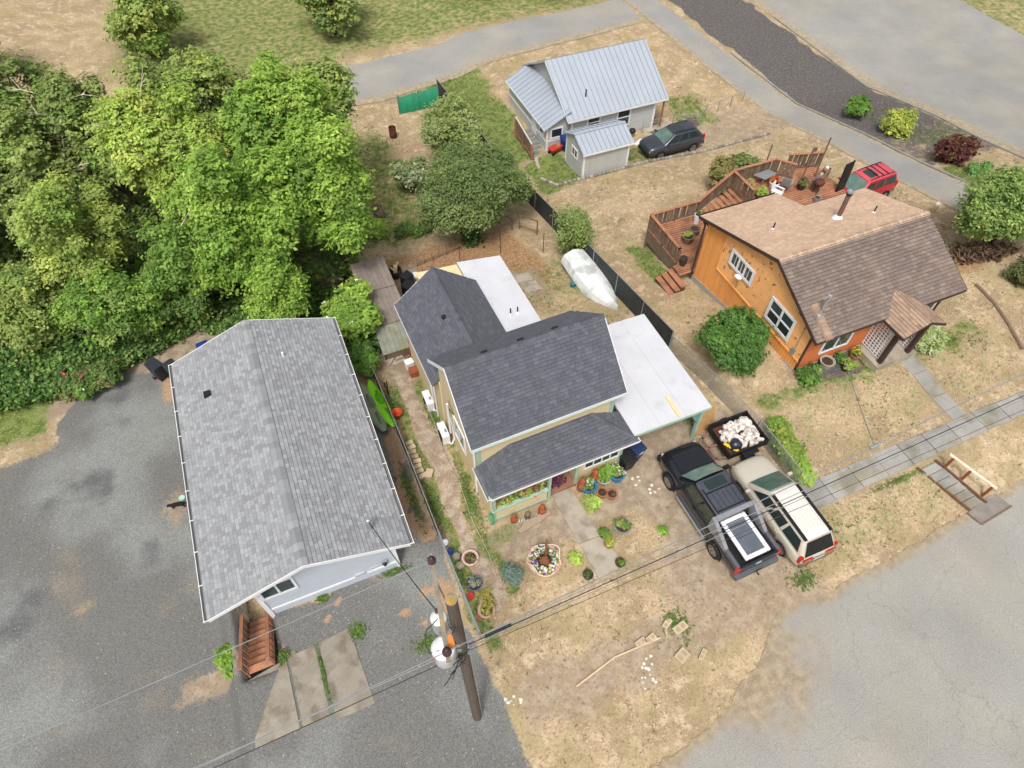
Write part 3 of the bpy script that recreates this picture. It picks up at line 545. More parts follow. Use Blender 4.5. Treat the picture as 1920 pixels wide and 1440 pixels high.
# ------------------------------------------------------------------ central cream house with dark shingle roofs
mDarkRoof = mat('charcoal_shingle', srgb(92, 94, 102), .9, .05, vsc=.6, fine=.10, fsc=60, bump=.15, bsc=90)
mMemb = mat('white_membrane', srgb(206, 207, 213), .6, .06, vsc=.8, fine=.04, fsc=14, col2=srgb(190, 188, 187), c2s=1.1, lo=.56, hi=.8)
mPly = mat('new_plywood', srgb(236, 210, 162), .75, .08, vsc=2, fine=.08, fsc=20)
def central_house():
    org = (3.5, 12., 0.); rz = R(1.3)
    h = thing('cream_house', 'cream house with charcoal shingle roofs and a hipped front porch', 'house', org, world=True); h.rotation_euler = (0, 0, rz)
    xl, xr, yf, ym, yb, ze, zr = 3.48, 9.94, 12.12, 14.46, 16.8, 4.3, 6.4; wl, wr, wf, wb = 3.76, 9.66, 12.42, 16.5; sl = (zr - ze) / (ym - yf); zt = lambda y: zr - .1 - abs(y - ym) * sl
    mb = MB(h)
    for x in (wl, wr - .14): mb.slab([(x, wf, -.6), (x, wb, -.9), (x, wb, zt(wb)), (x, ym, zt(ym)), (x, wf, zt(wf))], (.14, 0, 0))
    mb.box(wl + .14, wf, -.3, wr - .14, wf + .14, zt(wf)); mb.box(wl + .14, wb - .14, -.9, wr - .14, wb, zt(wb)); mb.build('wall', mCream, h)
    t = MB(h); t.box(wl - .02, wf - .025, 2.3, wl + .16, wf - .002, zt(wf)); t.box(wr - .16, wf - .025, 2.3, wr + .02, wf - .002, zt(wf)); t.build('corner_board', mTrimS, h)
    rf = MB(h); rf.slab([(xl, yf, ze), (xr, yf, ze), (xr, ym, zr), (xl, ym, zr)], (0, 0, -.07)); rf.slab([(xl, ym, zr), (xr, ym, zr), (xr, yb, ze), (xl, yb, ze)], (0, 0, -.07)); roof = rf.build('roof', mDarkRoof, h)
    # porch: hip roof, gutter z 2.5
    px0, px1, py, pz, hx0, hx1, hy, hz = 3.67, 10.08, 10.97, 2.5, 5.12, 8.62, 12.42, 3.24
    pr = MB(h); pr.slab([(px0, py, pz), (px1, py, pz), (hx1, hy, hz), (hx0, hy, hz)], (0, 0, -.06)); pr.slab([(px0, hy, pz), (px0, py, pz), (hx0, hy, hz)], (0, 0, -.06)); pr.slab([(px1, py, pz), (px1, hy, pz), (hx1, hy, hz)], (0, 0, -.06)); proof = pr.build('porch_roof', mDarkRoof, h)
    # rear wing gable (ridge along y)
    ax, bx, cx, ay, by, az, cz = 3.42, 7.42, 5.42, 16.55, 21.65, 2.8, 4.4
    wgm = MB(h); wgm.slab([(ax, by, az), (ax, ay, az), (cx, ay, cz), (cx, by, cz)], (0, 0, -.07)); wgm.slab([(cx, by, cz), (cx, ay, cz), (bx, ay, az), (bx, by, az)], (0, 0, -.07)); wroof = wgm.build('wing_roof', mDarkRoof, h)
    ww = MB(h); s2 = (cz - az) / (cx - ax); zt2 = lambda x: cz - .1 - abs(x - cx) * s2
    ww.slab([(3.7, 21.25, -1.6), (7.1, 21.25, -1.6), (7.1, 21.25, zt2(7.1)), (cx, 21.25, zt2(cx)), (3.7, 21.25, zt2(3.7))], (0, .12, 0)); ww.box(3.7, 16.5, -1.6, 3.84, 21.25, zt2(3.7)); ww.build('wing_wall', mCream, h)
    LVm = math.hypot(zr - ze, ym - yf); LVw = math.hypot(cz - az, cx - ax); LVp = math.hypot(hz - pz, hy - py)
    sl3 = [((xl, yf, ze), (1, 0, 0), (0, ym - yf, zr - ze), LVm, lambda v: (0, xr - xl)), ((xr, yb, ze), (-1, 0, 0), (0, ym - yb, zr - ze), LVm, lambda v: (0, xr - xl))]
    tn = (.93, 1., 1.04, 1.08, 1.12, 1.24)
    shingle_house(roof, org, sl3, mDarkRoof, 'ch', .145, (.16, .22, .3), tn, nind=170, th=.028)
    k = (hx0 - px0) / LVp; k2 = (px1 - hx1) / LVp
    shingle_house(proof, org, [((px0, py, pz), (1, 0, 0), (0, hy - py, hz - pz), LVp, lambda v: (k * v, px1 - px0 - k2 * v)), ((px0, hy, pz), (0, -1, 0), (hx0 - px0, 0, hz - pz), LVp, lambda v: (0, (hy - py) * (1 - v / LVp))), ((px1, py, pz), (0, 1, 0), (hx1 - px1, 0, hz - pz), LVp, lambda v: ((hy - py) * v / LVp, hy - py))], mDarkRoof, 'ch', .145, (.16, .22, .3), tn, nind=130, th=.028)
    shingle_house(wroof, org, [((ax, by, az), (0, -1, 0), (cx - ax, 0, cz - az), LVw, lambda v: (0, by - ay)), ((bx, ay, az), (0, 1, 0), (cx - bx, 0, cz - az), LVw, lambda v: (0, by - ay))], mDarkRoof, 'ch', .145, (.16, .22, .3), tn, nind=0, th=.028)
    ridge_caps(roof, org, (xl, ym, zr + .01), (xr, ym, zr + .01), (0, -sl, 1), (0, sl, 1), mDarkRoof, .25, .16); ridge_caps(wroof, org, (cx, ay, cz + .01), (cx, by, cz + .01), (-s2, 0, 1), (s2, 0, 1), mDarkRoof, .25, .16)
    for a, b in (((px0, py, pz + .01), (hx0, hy, hz + .01)), ((px1, py, pz + .01), (hx1, hy, hz + .01))): ridge_caps(proof, org, a, b, (0, -.5, 1), (-.5 if a[0] < 5 else .5, 0, 1), mDarkRoof, .2, .11)
    f = MB(h)
    for x in (xl - .035, xr + .01):
        f.slab([(x, yf, ze - .18), (x, ym, zr - .18), (x, ym, zr + .012), (x, yf, ze + .012)], (.025, 0, 0)); f.slab([(x, ym, zr - .18), (x, yb, ze - .18), (x, yb, ze + .012), (x, ym, zr + .012)], (.025, 0, 0))
    f.box(xl, yf - .03, ze - .17, xr, yf - .004, ze - .005, (.9, 1, .95)); f.box(ax - .03, ay, az - .17, ax - .005, by, az + .005)
    f.slab([(ax, by + .004, az - .17), (cx, by + .004, cz - .17), (cx, by + .004, cz + .01), (ax, by + .004, az + .01)], (0, .02, 0)); f.slab([(cx, by + .004, cz - .17), (bx, by + .004, az - .17), (bx, by + .004, az + .01), (cx, by + .004, cz + .01)], (0, .02, 0)); f.build('fascia', mWhite, h)
    gutter(h, (px0 - .03, py, pz - .08), (px1 + .03, py, pz - .08), (0, -1, 0), step=5, root=h); gutter(h, (px0, py - .1, pz - .08), (px0, hy, pz - .08), (-1, 0, 0), step=5, root=h)
    # rear flat roof, its walls, plywood deck
    b = MB(h); b.slab([(7.12, 23.35, 2.6), (7.12, 16.55, 2.6), (9.25, 16.55, 2.6), (9.25, 22.95, 2.6)], (0, 0, -.13)); fr = b.build('flat_roof', mMemb, h)
    b = MB(h); b.box(7.2, 16.52, -1.6, 9.1, 22.8, 2.46); b.build('rear_room_wall', mCream, h)
    for q in ((8.12, 19.1), (8.45, 19.05)):
        b = MB(h); b.tube([(q[0], q[1], 2.6), (q[0], q[1], 2.72)], .09, 10, r1=.05); b.build('pipe_flashing', mWhite, fr); b = MB(h); b.tube([(q[0], q[1], 2.7), (q[0], q[1], 3.0)], .035, 8); b.build('vent_pipe', mBlack, fr)
    b = MB(h); b.slab([(5.05, 23.55, 2.52), (5.12, 21.3, 2.52), (7.08, 21.2, 2.52), (7.08, 23.3, 2.52)], (0, 0, -.05)); pl = b.build('plywood_deck', mPly, h)
    for q in ((5.2, 23.4), (6.9, 23.15)): b = MB(h); b.box(q[0] - .05, q[1] - .05, -2., q[0] + .05, q[1] + .05, 2.46); b.build('deck_post', mWood, pl)
    for q in ((5.15, 14.72, 6.18), (6.62, 14.72, 6.18), (8.05, 14.72, 6.18), (4.98, 18.9, 4.06)):
        b = MB(h); b.cbox(q, (.3, .2, .1), 0, top=.75); b.build('roof_vent', mBlack, h)
    # porch body
    b = MB(h); b.box(7.66, 11.4, -.1, 9.75, 12.4, 2.4); b.build('front_room_wall', mCream, h)
    window(h, h, (8.05, 11.4, .92), (1, 0, 0), (0, 0, 1), 1.55, .95, 4, 1, .06)
    b = MB(h); b.box(3.82, 11.1, .14, 6.2, 11.2, .86); b.build('porch_low_wall', mCream, h)
    b = MB(h); b.box(3.78, 11.06, .86, 6.24, 11.24, .92); b.box(3.78, 11.08, .1, 6.24, 11.098, .24); b.build('porch_cap', mTrimS, h)
    b = MB(h); b.box(3.82, 11.1, -.1, 6.2, 11.22, .139); b.build('porch_footing', mConc, h)
    b = MB(h); b.box(3.84, 11.22, .05, 7.64, 12.4, .17); b.build('porch_floor', mat('porch_boards', srgb(150, 110, 88), .8), h)
    for x, y in ((3.88, 11.15), (6.3, 11.15), (7.6, 11.3), (9.72, 11.38)): b = MB(h); b.box(x - .06, y - .06, 0, x + .06, y + .06, 2.42); b.build('porch_post', mTrimS, h)
    b = MB(h); b.box(3.76, 11.22, 0, 3.83, 12.42, 2.35); b.build('porch_side_wall', mCream, h)
    b = MB(h); b.box(6.7, 12.38, .2, 7.5, 12.415, 2.15); b.build('front_door', mat('door_paint', srgb(206, 196, 178)), h)
    # left wall: window, bay trims, pipes
    window(h, h, (wl, 14.95, 1.3), (0, -1, 0), (0, 0, 1), 1.1, 1.2, 2, 1, .08)
    b = MB(h); b.tube([(wl - .05, 12.6, 4.1), (wl - .05, 12.6, .1)], .045, 8); b.tube([(3.62, 17.2, 2.5), (3.62, 17.2, -.4)], .04, 8); b.tube([(wl - .06, 15.6, 2.6), (wl - .06, 15.6, .4)], .05, 8); b.tube([(3.63, 17.7, 2.2), (3.63, 17.7, 0)], .045, 8); b.build('downspout', mWhite, h)
    b = MB(h); b.tube([(wl - .03, 15.2 + .3 * math.sin(i * .9), 2.2 + i * .1) for i in range(9)], .012, 5); b.build('cable', mBlack, h)
    return h
central_house()
def carport():
    c = thing('carport', 'flat white membrane carport roof on sage posts beside the cream house', 'carport', (11.8, 14, 0), world=True)
    b = MB(c); P = [(10.0, 11.27, 2.6), (13.62, 11.27, 2.6), (13.6, 16.9, 2.6), (10.0, 16.95, 2.6)]; b.slab(P, (0, 0, -.14)); r = b.build('roof', mMemb, c)
    for x in (11.2, 12.4): b = MB(c); b.box(x, 11.28, 2.601, x + .06, 16.88, 2.606, (.93, .93, .93)); b.build('membrane_seam', mMemb, r)
    b = MB(c); b.box(10.0, 11.24, 2.44, 13.62, 11.268, 2.59); b.box(13.602, 11.27, 2.44, 13.63, 16.9, 2.59); b.build('fascia', mTrimS, c)
    for x, y in ((13.45, 11.5), (13.45, 14.1), (13.45, 16.7)): b = MB(c); b.box(x - .07, y - .07, g(x, y) - .1, x + .07, y + .07, 2.46); b.build('post', mTrimS, c)
    b = MB(c); b.slab([(13.44, 11.52, 2.4), (13.44, 11.52, .3), (13.44, 12.2, 2.4)], (.03, 0, 0)); b.slab([(12.7, 11.46, 2.42), (13.4, 11.46, 2.42), (13.4, 11.46, 1.2)], (0, .03, 0)); b.build('brace_panel', mat('teal_panel', srgb(120, 160, 150)), c)
    b = MB(c); b.box(10.2, 16.5, -.8, 13.4, 16.56, 2.4); b.build('back_wall', mWood, c)
carport()
b = MB(); b.beam((12.17, 12.4, 2.64), (12.12, 11.35, 2.64), .16, .05); tag(b.build('lumber_board', mPly), 'pale lumber board lying on the white carport roof', 'board')
# ------------------------------------------------------------------ orange house
mOr = mat('orange_paint', srgb(246, 170, 96), .7, .07, vsc=1.2, fine=.06, fsc=20)
mOrShade = mat('shaded_orange_paint', srgb(200, 114, 66), .75, .08)  # front wall orange with its shade mixed into the colour
mOrS = mat('orange_worn_shingle', srgb(245, 182, 118), .8, .06, fine=.1, fsc=12, col2=srgb(160, 104, 70), c2s=3.4, lo=.63, hi=.66)
mBrRoof = mat('brown_grey_shingle', srgb(126, 112, 104), .92, .08, vsc=.9, fine=.12, fsc=40, col2=srgb(136, 121, 110), c2s=.6, bump=.15, bsc=80)
mTanRoof = mat('tan_shingle', srgb(192, 164, 140), .9, .08, vsc=.8, fine=.10, fsc=50)  # lighter than the front slope shingles
mDkTrim = mat('dark_brown_trim', srgb(74, 58, 54), .75)
def orange_house():
    org = (23.6, 16.5, .3); h = thing('orange_house', 'orange shingled house with gable roof brown in front and tan behind', 'house', org, world=True)
    xl, xr, yf, ym, yb, ze, zr, zb_ = 19.3, 27.78, 12.07, 15.7, 21.35, 3.15, 4.9, 3.1; xn, yn = 24.0, 19.3
    sf = (zr - ze) / (ym - yf); sb = (zr - zb_) / (yb - ym); zn = zr - sb * (yn - ym)
    wl, wr, wf, wb = 19.62, 27.45, 12.65, 20.9; zt = lambda y: (zr - .1 - (ym - y) * sf) if y < ym else (zr - .1 - (y - ym) * sb)
    mb = MB(h); mb.slab([(wl, wf, -.3), (wl, wb, -1.9), (wl, wb, zt(wb)), (wl, ym, zt(ym)), (wl, wf, zt(wf))], (.12, 0, 0)); mb.slab([(wr - .12, wf, -.3), (wr - .12, 19, -1.6), (wr - .12, 19, zt(19)), (wr - .12, ym, zt(ym)), (wr - .12, wf, zt(wf))], (.12, 0, 0))
    mb.box(wl + .12, wf, -.3, wr - .12, wf + .12, zt(wf)); mb.box(wl + .12, wb - .12, -1.9, 23.7, wb, zt(wb)); mb.box(23.58, 19, -1.9, 23.7, wb - .12, zt(wb)); mb.box(23.7, 18.88, -1.9, wr - .12, 19, zt(19)); mb.build('wall', mat('gap_shade_sheathing', srgb(96, 58, 36), .9), h)  # dark brown backing paints shade into the gaps between boards and courses
    fd = MB(h); fd.slab([(wl - .06, wf - .05, .2), (wl - .06, wb + .05, -2.), (wl - .06, wb + .05, -.72), (wl - .06, wf - .05, .55)], (.055, 0, 0)); fd.box(wl, wf - .05, .1, wr, wf - .002, .52); fd.build('foundation', mat('foundation_grey', srgb(168, 166, 160), .9), h)
    # left gable wall: vertical boards below the belt and at the back, shingle courses above
    y = wf; i = 0; zbot = lambda y_: .55 - (y_ - wf) * (1.27 / (wb - wf))
    while y < wb - .01:
        y2 = min(y + .17, wb); top = 1.08 if y < 19.38 else zt((y + y2) / 2) - .08; b = MB(h)
        b.slab([(wl, y + .012, zbot(y)), (wl, y2 - .012, zbot(y2)), (wl, y2 - .012, top), (wl, y + .012, top)], (-.03, 0, 0), jit(.06)); b.build('siding_board', mOr if y > 16 else mOr, h); y = y2
    lap_wall(h, h, [(0, 1.16), (19.36 - wf, 1.16), (19.36 - wf, zt(19.36) - .08), (ym - wf, zt(ym) - .08), (0, zt(wf) - .08)], (wl, wf, 0), (0, 1, 0), (0, 0, 1), (-1, 0, 0), mOrS, .19, 'shingle_course', .05, .06, .02)
    lap_wall(h, h, [(0, .55), (wr - wl, .55), (wr - wl, zt(wf)), (0, zt(wf))], (wl, wf, 0), (1, 0, 0), (0, 0, 1), (0, -1, 0), mOrShade, .16, 'siding_board', .03, .05, .012)
    b = MB(h); b.box(wl - .08, wf - .04, 1.08, wl - .001, 19.38, 1.16); b.box(wl - .06, 19.36, 1.16, wl - .001, 19.42, zt(19.4) - .08); b.build('belt_board', mOr, h)
    b = MB(h); b.box(wl - .06, wf - .06, .5, wl + .08, wf - .022, zt(wf)); b.box(wr - .08, wf - .07, .5, wr + .05, wf - .022, zt(wf)); b.build('corner_board', mDkTrim, h)
    rf = MB(h); rf.slab([(xl, yf, ze), (xr, yf, ze), (xr, ym, zr), (xl, ym, zr)], (0, 0, -.08)); roof = rf.build('front_roof', mBrRoof, h)
    rf = MB(h); rf.slab([(xl, ym, zr), (xr, ym, zr), (xr, yn, zn), (xn, yn, zn), (xn, yb, zb_), (xl, yb, zb_)], (0, 0, -.08)); roofb = rf.build('rear_roof', mTanRoof, h)
    LVf = math.hypot(zr - ze, ym - yf); LVb = math.hypot(zr - zb_, yb - ym); vn = math.hypot(zn - zb_, yb - yn)
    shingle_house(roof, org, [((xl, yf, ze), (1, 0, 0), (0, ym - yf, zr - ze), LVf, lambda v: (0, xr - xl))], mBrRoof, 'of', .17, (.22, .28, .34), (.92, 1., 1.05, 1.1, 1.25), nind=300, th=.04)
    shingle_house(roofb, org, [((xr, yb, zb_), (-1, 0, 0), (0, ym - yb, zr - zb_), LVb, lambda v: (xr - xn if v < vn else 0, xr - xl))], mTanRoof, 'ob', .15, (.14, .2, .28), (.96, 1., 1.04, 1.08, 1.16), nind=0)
    ridge_caps(roofb, org, (xl, ym, zr + .01), (xr, ym, zr + .01), (0, -sf, 1), (0, sb, 1), mTanRoof, .25, .17)
    f = MB(h)
    for x in (xl - .03, xr + .008):
        f.slab([(x, yf, ze - .17), (x, ym, zr - .17), (x, ym, zr + .01), (x, yf, ze + .01)], (.022, 0, 0)); e = (yb, zb_) if x < 20 else (yn, zn); f.slab([(x, ym, zr - .17), (x, e[0], e[1] - .17), (x, e[0], e[1] + .01), (x, ym, zr + .01)], (.022, 0, 0))
    f.box(xl, yf - .025, ze - .15, xr, yf - .003, ze - .01); f.build('fascia', mDkTrim, h)
    gutter(h, (xl, yb + .01, zb_ - .1), (xn, yb + .01, zb_ - .1), (0, 1, 0), mDkTrim, 9, .1, h); b = MB(h); b.tube([(19.5, 21.4, 3.0), (19.5, 21.0, 2.7), (19.5, 20.98, -.9)], .05, 8); b.build('downspout', mDkTrim, h)
    window(h, h, (wl - .058, 18.55, 2.24), (0, -1, 0), (0, 0, 1), 1.56, .66, 3, 1, .14, mun=1); window(h, h, (wl - .058, 15.25, 1.62), (0, -1, 0), (0, 0, 1), 1.5, 1.1, 2, 2, .14, mun=0)
    window(h, h, (20.72, wf - .034, 1.3), (1, 0, 0), (0, 0, 1), 1.5, 1.1, 2, 1, .1); window(h, h, (26.0, wf - .034, 1.3), (1, 0, 0), (0, 0, 1), 1.1, 1.1, 2, 1, .1)
    # porch gable with lattice sides
    px0, px1, pc, pf, pe, pz = 23.02, 25.42, 24.2, 10.85, 3.08, 3.66; ybk = lambda z: yf + (z - ze) / sf
    b = MB(h); b.slab([(px0, 12.3, pe), (px0, pf, pe), (pc, pf, pz), (pc, ybk(pz) + .1, pz)], (0, 0, -.07)); b.slab([(pc, ybk(pz) + .1, pz), (pc, pf, pz), (px1, pf, pe), (px1, 12.3, pe)], (0, 0, -.07)); pr = b.build('porch_roof', mTanRoof, h)
    LVp = math.hypot(pz - pe, pc - px0); mP = mat('porch_shingle', srgb(160, 135, 116), .92, .14, vsc=1.2, fine=.1, fsc=40)
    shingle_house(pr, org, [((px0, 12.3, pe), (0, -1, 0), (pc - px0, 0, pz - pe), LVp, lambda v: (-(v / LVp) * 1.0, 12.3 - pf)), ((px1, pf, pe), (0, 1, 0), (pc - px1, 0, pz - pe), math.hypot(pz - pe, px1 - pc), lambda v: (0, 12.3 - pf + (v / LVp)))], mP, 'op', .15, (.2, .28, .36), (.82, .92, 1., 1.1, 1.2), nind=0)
    b = MB(h); b.slab([(px0, pf - .02, pe - .14), (pc, pf - .02, pz - .14), (pc, pf - .02, pz + .01), (px0, pf - .02, pe + .01)], (0, .018, 0)); b.slab([(pc, pf - .02, pz - .14), (px1, pf - .02, pe - .14), (px1, pf - .02, pe + .01), (pc, pf - .02, pz + .01)], (0, .018, 0)); b.box(px0 - .02, pf, pe - .14, px0 - .003, 12.1, pe + .005); b.build('porch_fascia', mDkTrim, h)
    b = MB(h); b.box(23.1, 11.12, -.1, 25.5, 12.6, .72); b.build('porch_slab', mConc, h)
    for x in (23.42, 25.08): b = MB(h); b.box(x - .1, 11.25, .72, x + .1, 11.45, 3.1); b.build('porch_post', mDkTrim, h)
    for x in (23.42, 25.08):
        b = MB(h)
        for i in range(7): yy = 11.52 + i * .175; b.box(x - .012, yy - .024, .8, x + .012, yy + .024, 2.75)
        for i in range(12): zz = .83 + i * .172; b.box(x - .024, 11.46, zz - .024, x - .013, 12.62, zz + .024)
        b.build('lattice', mWhite, h)
    # chimney pipe, small vents, mast
    zc = zr - sb * (17.45 - ym); b = MB(h); b.lathe((24.2, 17.45, zc - .05), [(.3, -.05), (.26, .06), (.14, .22), (.13, .24)], 14); fl = b.build('chimney_flashing', mWhite, h); b = MB(h); b.tube([(24.2, 17.45, zc), (24.2, 17.45, zc + 1.35)], .11, 14); ch = b.build('chimney_pipe', mat('brown_flue', srgb(120, 92, 82), .7), h); b = MB(h); b.lathe((24.2, 17.45, zc + 1.35), [(.14, 0), (.15, .1), (.12, .11)], 14); b.build('flue_cap', mBlack, ch); b = MB(h); b.lathe((24.2, 17.45, zc + 1.46), [(.13, 0), (.16, .09), (.10, .1), (.02, .06)], 14); b.build('flue_top', mSteel, ch)
    for q in ((21.1, 18.2), (25.9, 17.0)):
        z = zr - sb * (q[1] - ym); b = MB(h); b.tube([(q[0], q[1], z - .02), (q[0], q[1], z + .07)], .1, 10, r1=.05); v = b.build('pipe_flashing', mWhite, h); b = MB(h); b.tube([(*q, z), (*q, z + .38)], .035, 8); b.build('vent_pipe', mBlack, v)
    zm = ze + sf * (13.3 - yf); b = MB(h); b.tube([(20.2, 13.2, zm - .1), (20.2, 13.2, zm + .85)], .03, 8); b.tube([(20.2, 13.2, zm + .7), (19.85, 13.0, zm)], .015, 5); b.tube([(20.2, 13.2, zm + .7), (20.45, 13.5, zm + .1)], .015, 5); b.lathe((20.2, 13.2, zm + .82), [(.03, 0), (.1, .03), (.09, .12), (.02, .15)], 8, (1.3, 1.3, 1.3)); b.lathe((19.85, 13.0, zm - .05), [(.1, 0), (.09, .12), (.02, .14)], 8, (1.3, 1.3, 1.3)); b.build('service_mast', mSteel, h)
    b = MB(h)
    for i in range(9):
        y0 = 12.0 + i * .17; z0 = ze + sf * (y0 - yf) + .05; b.hexa([(19.75, y0, z0 - .02), (20.15, y0, z0 - .02), (20.15, y0 + .16, z0 + .05), (19.75, y0 + .16, z0 + .05), (19.8, y0, z0 + .09), (20.1, y0, z0 + .09), (20.1, y0 + .17, z0 + .14), (19.8, y0 + .17, z0 + .14)], jit(.15))
    b.build('roof_saddle', mP, h)
    b = MB(h); b.lathe((wl - .3, 17.55, 2.12), [(0, -.02), (.12, 0), (.2, .07), (.21, .09), (.19, .08), (.0, .03)], 14, sx=.7); b.tube([(wl, 17.6, 1.95), (wl - .3, 17.55, 2.1)], .02, 6); b.build('satellite_dish', mWhite, h)
    b = MB(h); b.box(wl - .1, 13.0, 1.15, wl - .03, 13.25, 1.5); b.tube([(wl - .05, 13.1, 1.5), (wl - .05, 13.1, 2.9)], .02, 6); b.build('meter_box', mSteel, h)
orange_house()
# ------------------------------------------------------------------ timber deck behind the orange house
def deck():
    zl, zu = -.5, .95; d = thing('timber_deck', 'two level cedar deck with weathered railings behind the orange house', 'deck', (21, 23, -1.5), world=True)
    x = 0
    y = 20.98
    while y < 25.1:                                      # lower boards run along x
        b = MB(d); x0 = 19.05 if y > 21.8 else 18.75; b.box(x0, y, zl - .04, 22.4, min(y + .12, 25.1), zl, jit(.14)); b.build('board', mCedar, d); y += .165
    y = 21.0
    while y < 25.2:
        b = MB(d); x0 = 24.3; b.box(x0, y, zu - .04, 30.2, min(y + .12, 25.2), zu, jit(.14)); b.build('board', mCedar, d); y += .165
    for i in range(8):                                   # stairs up to the upper deck
        xa = 22.4 + i * .245; z = zl + (zu - zl) * (i + 1) / 9; b = MB(d); b.box(xa, 23.3, z - .05, xa + .27, 25.05, z, jit(.12)); b.build('tread', mCedar, d)
    for i in range(3):                                   # steps down to the lawn on the left
        xa = 18.75 - .34 * (i + 1); z = zl - .16 * (i + 1) + .02; b = MB(d); b.box(xa, 20.25, z - .05, xa + .33, 21.75, z, jit(.14)); b.build('tread', mCedar, d); b = MB(d); b.box(xa + .02, 20.28, g(xa, 21) - .1, xa + .3, 21.72, z - .06, (.5, .45, .4)); b.build('step_box', mWood, d)
    for x_, y_ in ((19.1, 21.9), (19.1, 25.05), (22.4, 25.05), (24.3, 25.15), (27.2, 25.15), (30.1, 25.15), (19.1, 23.5), (20.8, 25.05), (24.3, 23.2), (24.3, 21.2)):
        top = (zl if x_ < 23 else zu) + 1.0; b = MB(d); b.box(x_ - .05, y_ - .05, g(x_, y_) - .2, x_ + .05, y_ + .05, top); b.build('post', mWood, d)
    def rail(a, bb, n):
        A, B = Vector(a), Vector(bb); q = MB(d); q.beam(A + Vector((0, 0, 1.0)), B + Vector((0, 0, 1.0)), .16, .05); q.build('handrail', mCedar, d)
        q = MB(d); q.beam(A + Vector((0, 0, .12)), B + Vector((0, 0, .12)), .05, .09); q.build('bottom_rail', mWood, d); side = (B - A).normalized().cross(Vector((0, 0, 1)))
        for i in range(n):
            p = A + (B - A) * ((i + .5) / n) + side * random.uniform(-.02, .02); q = MB(d); q.beam(p + Vector((0, 0, .1)), p + Vector((random.uniform(-.04, .04), 0, .95)), (B - A).length / n * random.uniform(.7, .92), .025, jit(.3), up=side); q.build('picket', mWood, d)
    rail((19.1, 21.9, zl), (19.1, 25.05, zl), 14); rail((19.1, 25.05, zl), (22.4, 25.05, zl), 15); rail((22.4, 25.08, zl + .05), (24.3, 25.12, zu), 9); rail((24.3, 25.15, zu), (27.2, 25.15, zu), 12); rail((27.2, 25.15, zu), (28.0, 24.2, zu), 4); rail((24.3, 25.1, zu), (24.3, 23.2, zu), 8); rail((28.2, 25.2, zu), (30.2, 24.6, zu), 7); rail((19.1, 21.9, zl), (19.1, 22.0, zl), 1)
    b = MB(d); b.box(19.07, 21.9, g(19.1, 22) - .1, 19.12, 25.05, zl - .06); b.box(19.1, 25.06, -2.3, 24.3, 25.1, zl - .06); b.build('skirt_board', mWood, d)
    for q in ((24.35, 25.3, 2.3), (26.9, 25.5, 2.7), (28.2, 23.7, 3.3), (29.4, 23.9, 3.5)): b = MB(d); b.tube([(q[0], q[1], zu - .5), (q[0] + .04, q[1] + .05, q[2])], .045, 7); b.build('mast_pole', mWood, d)
deck()
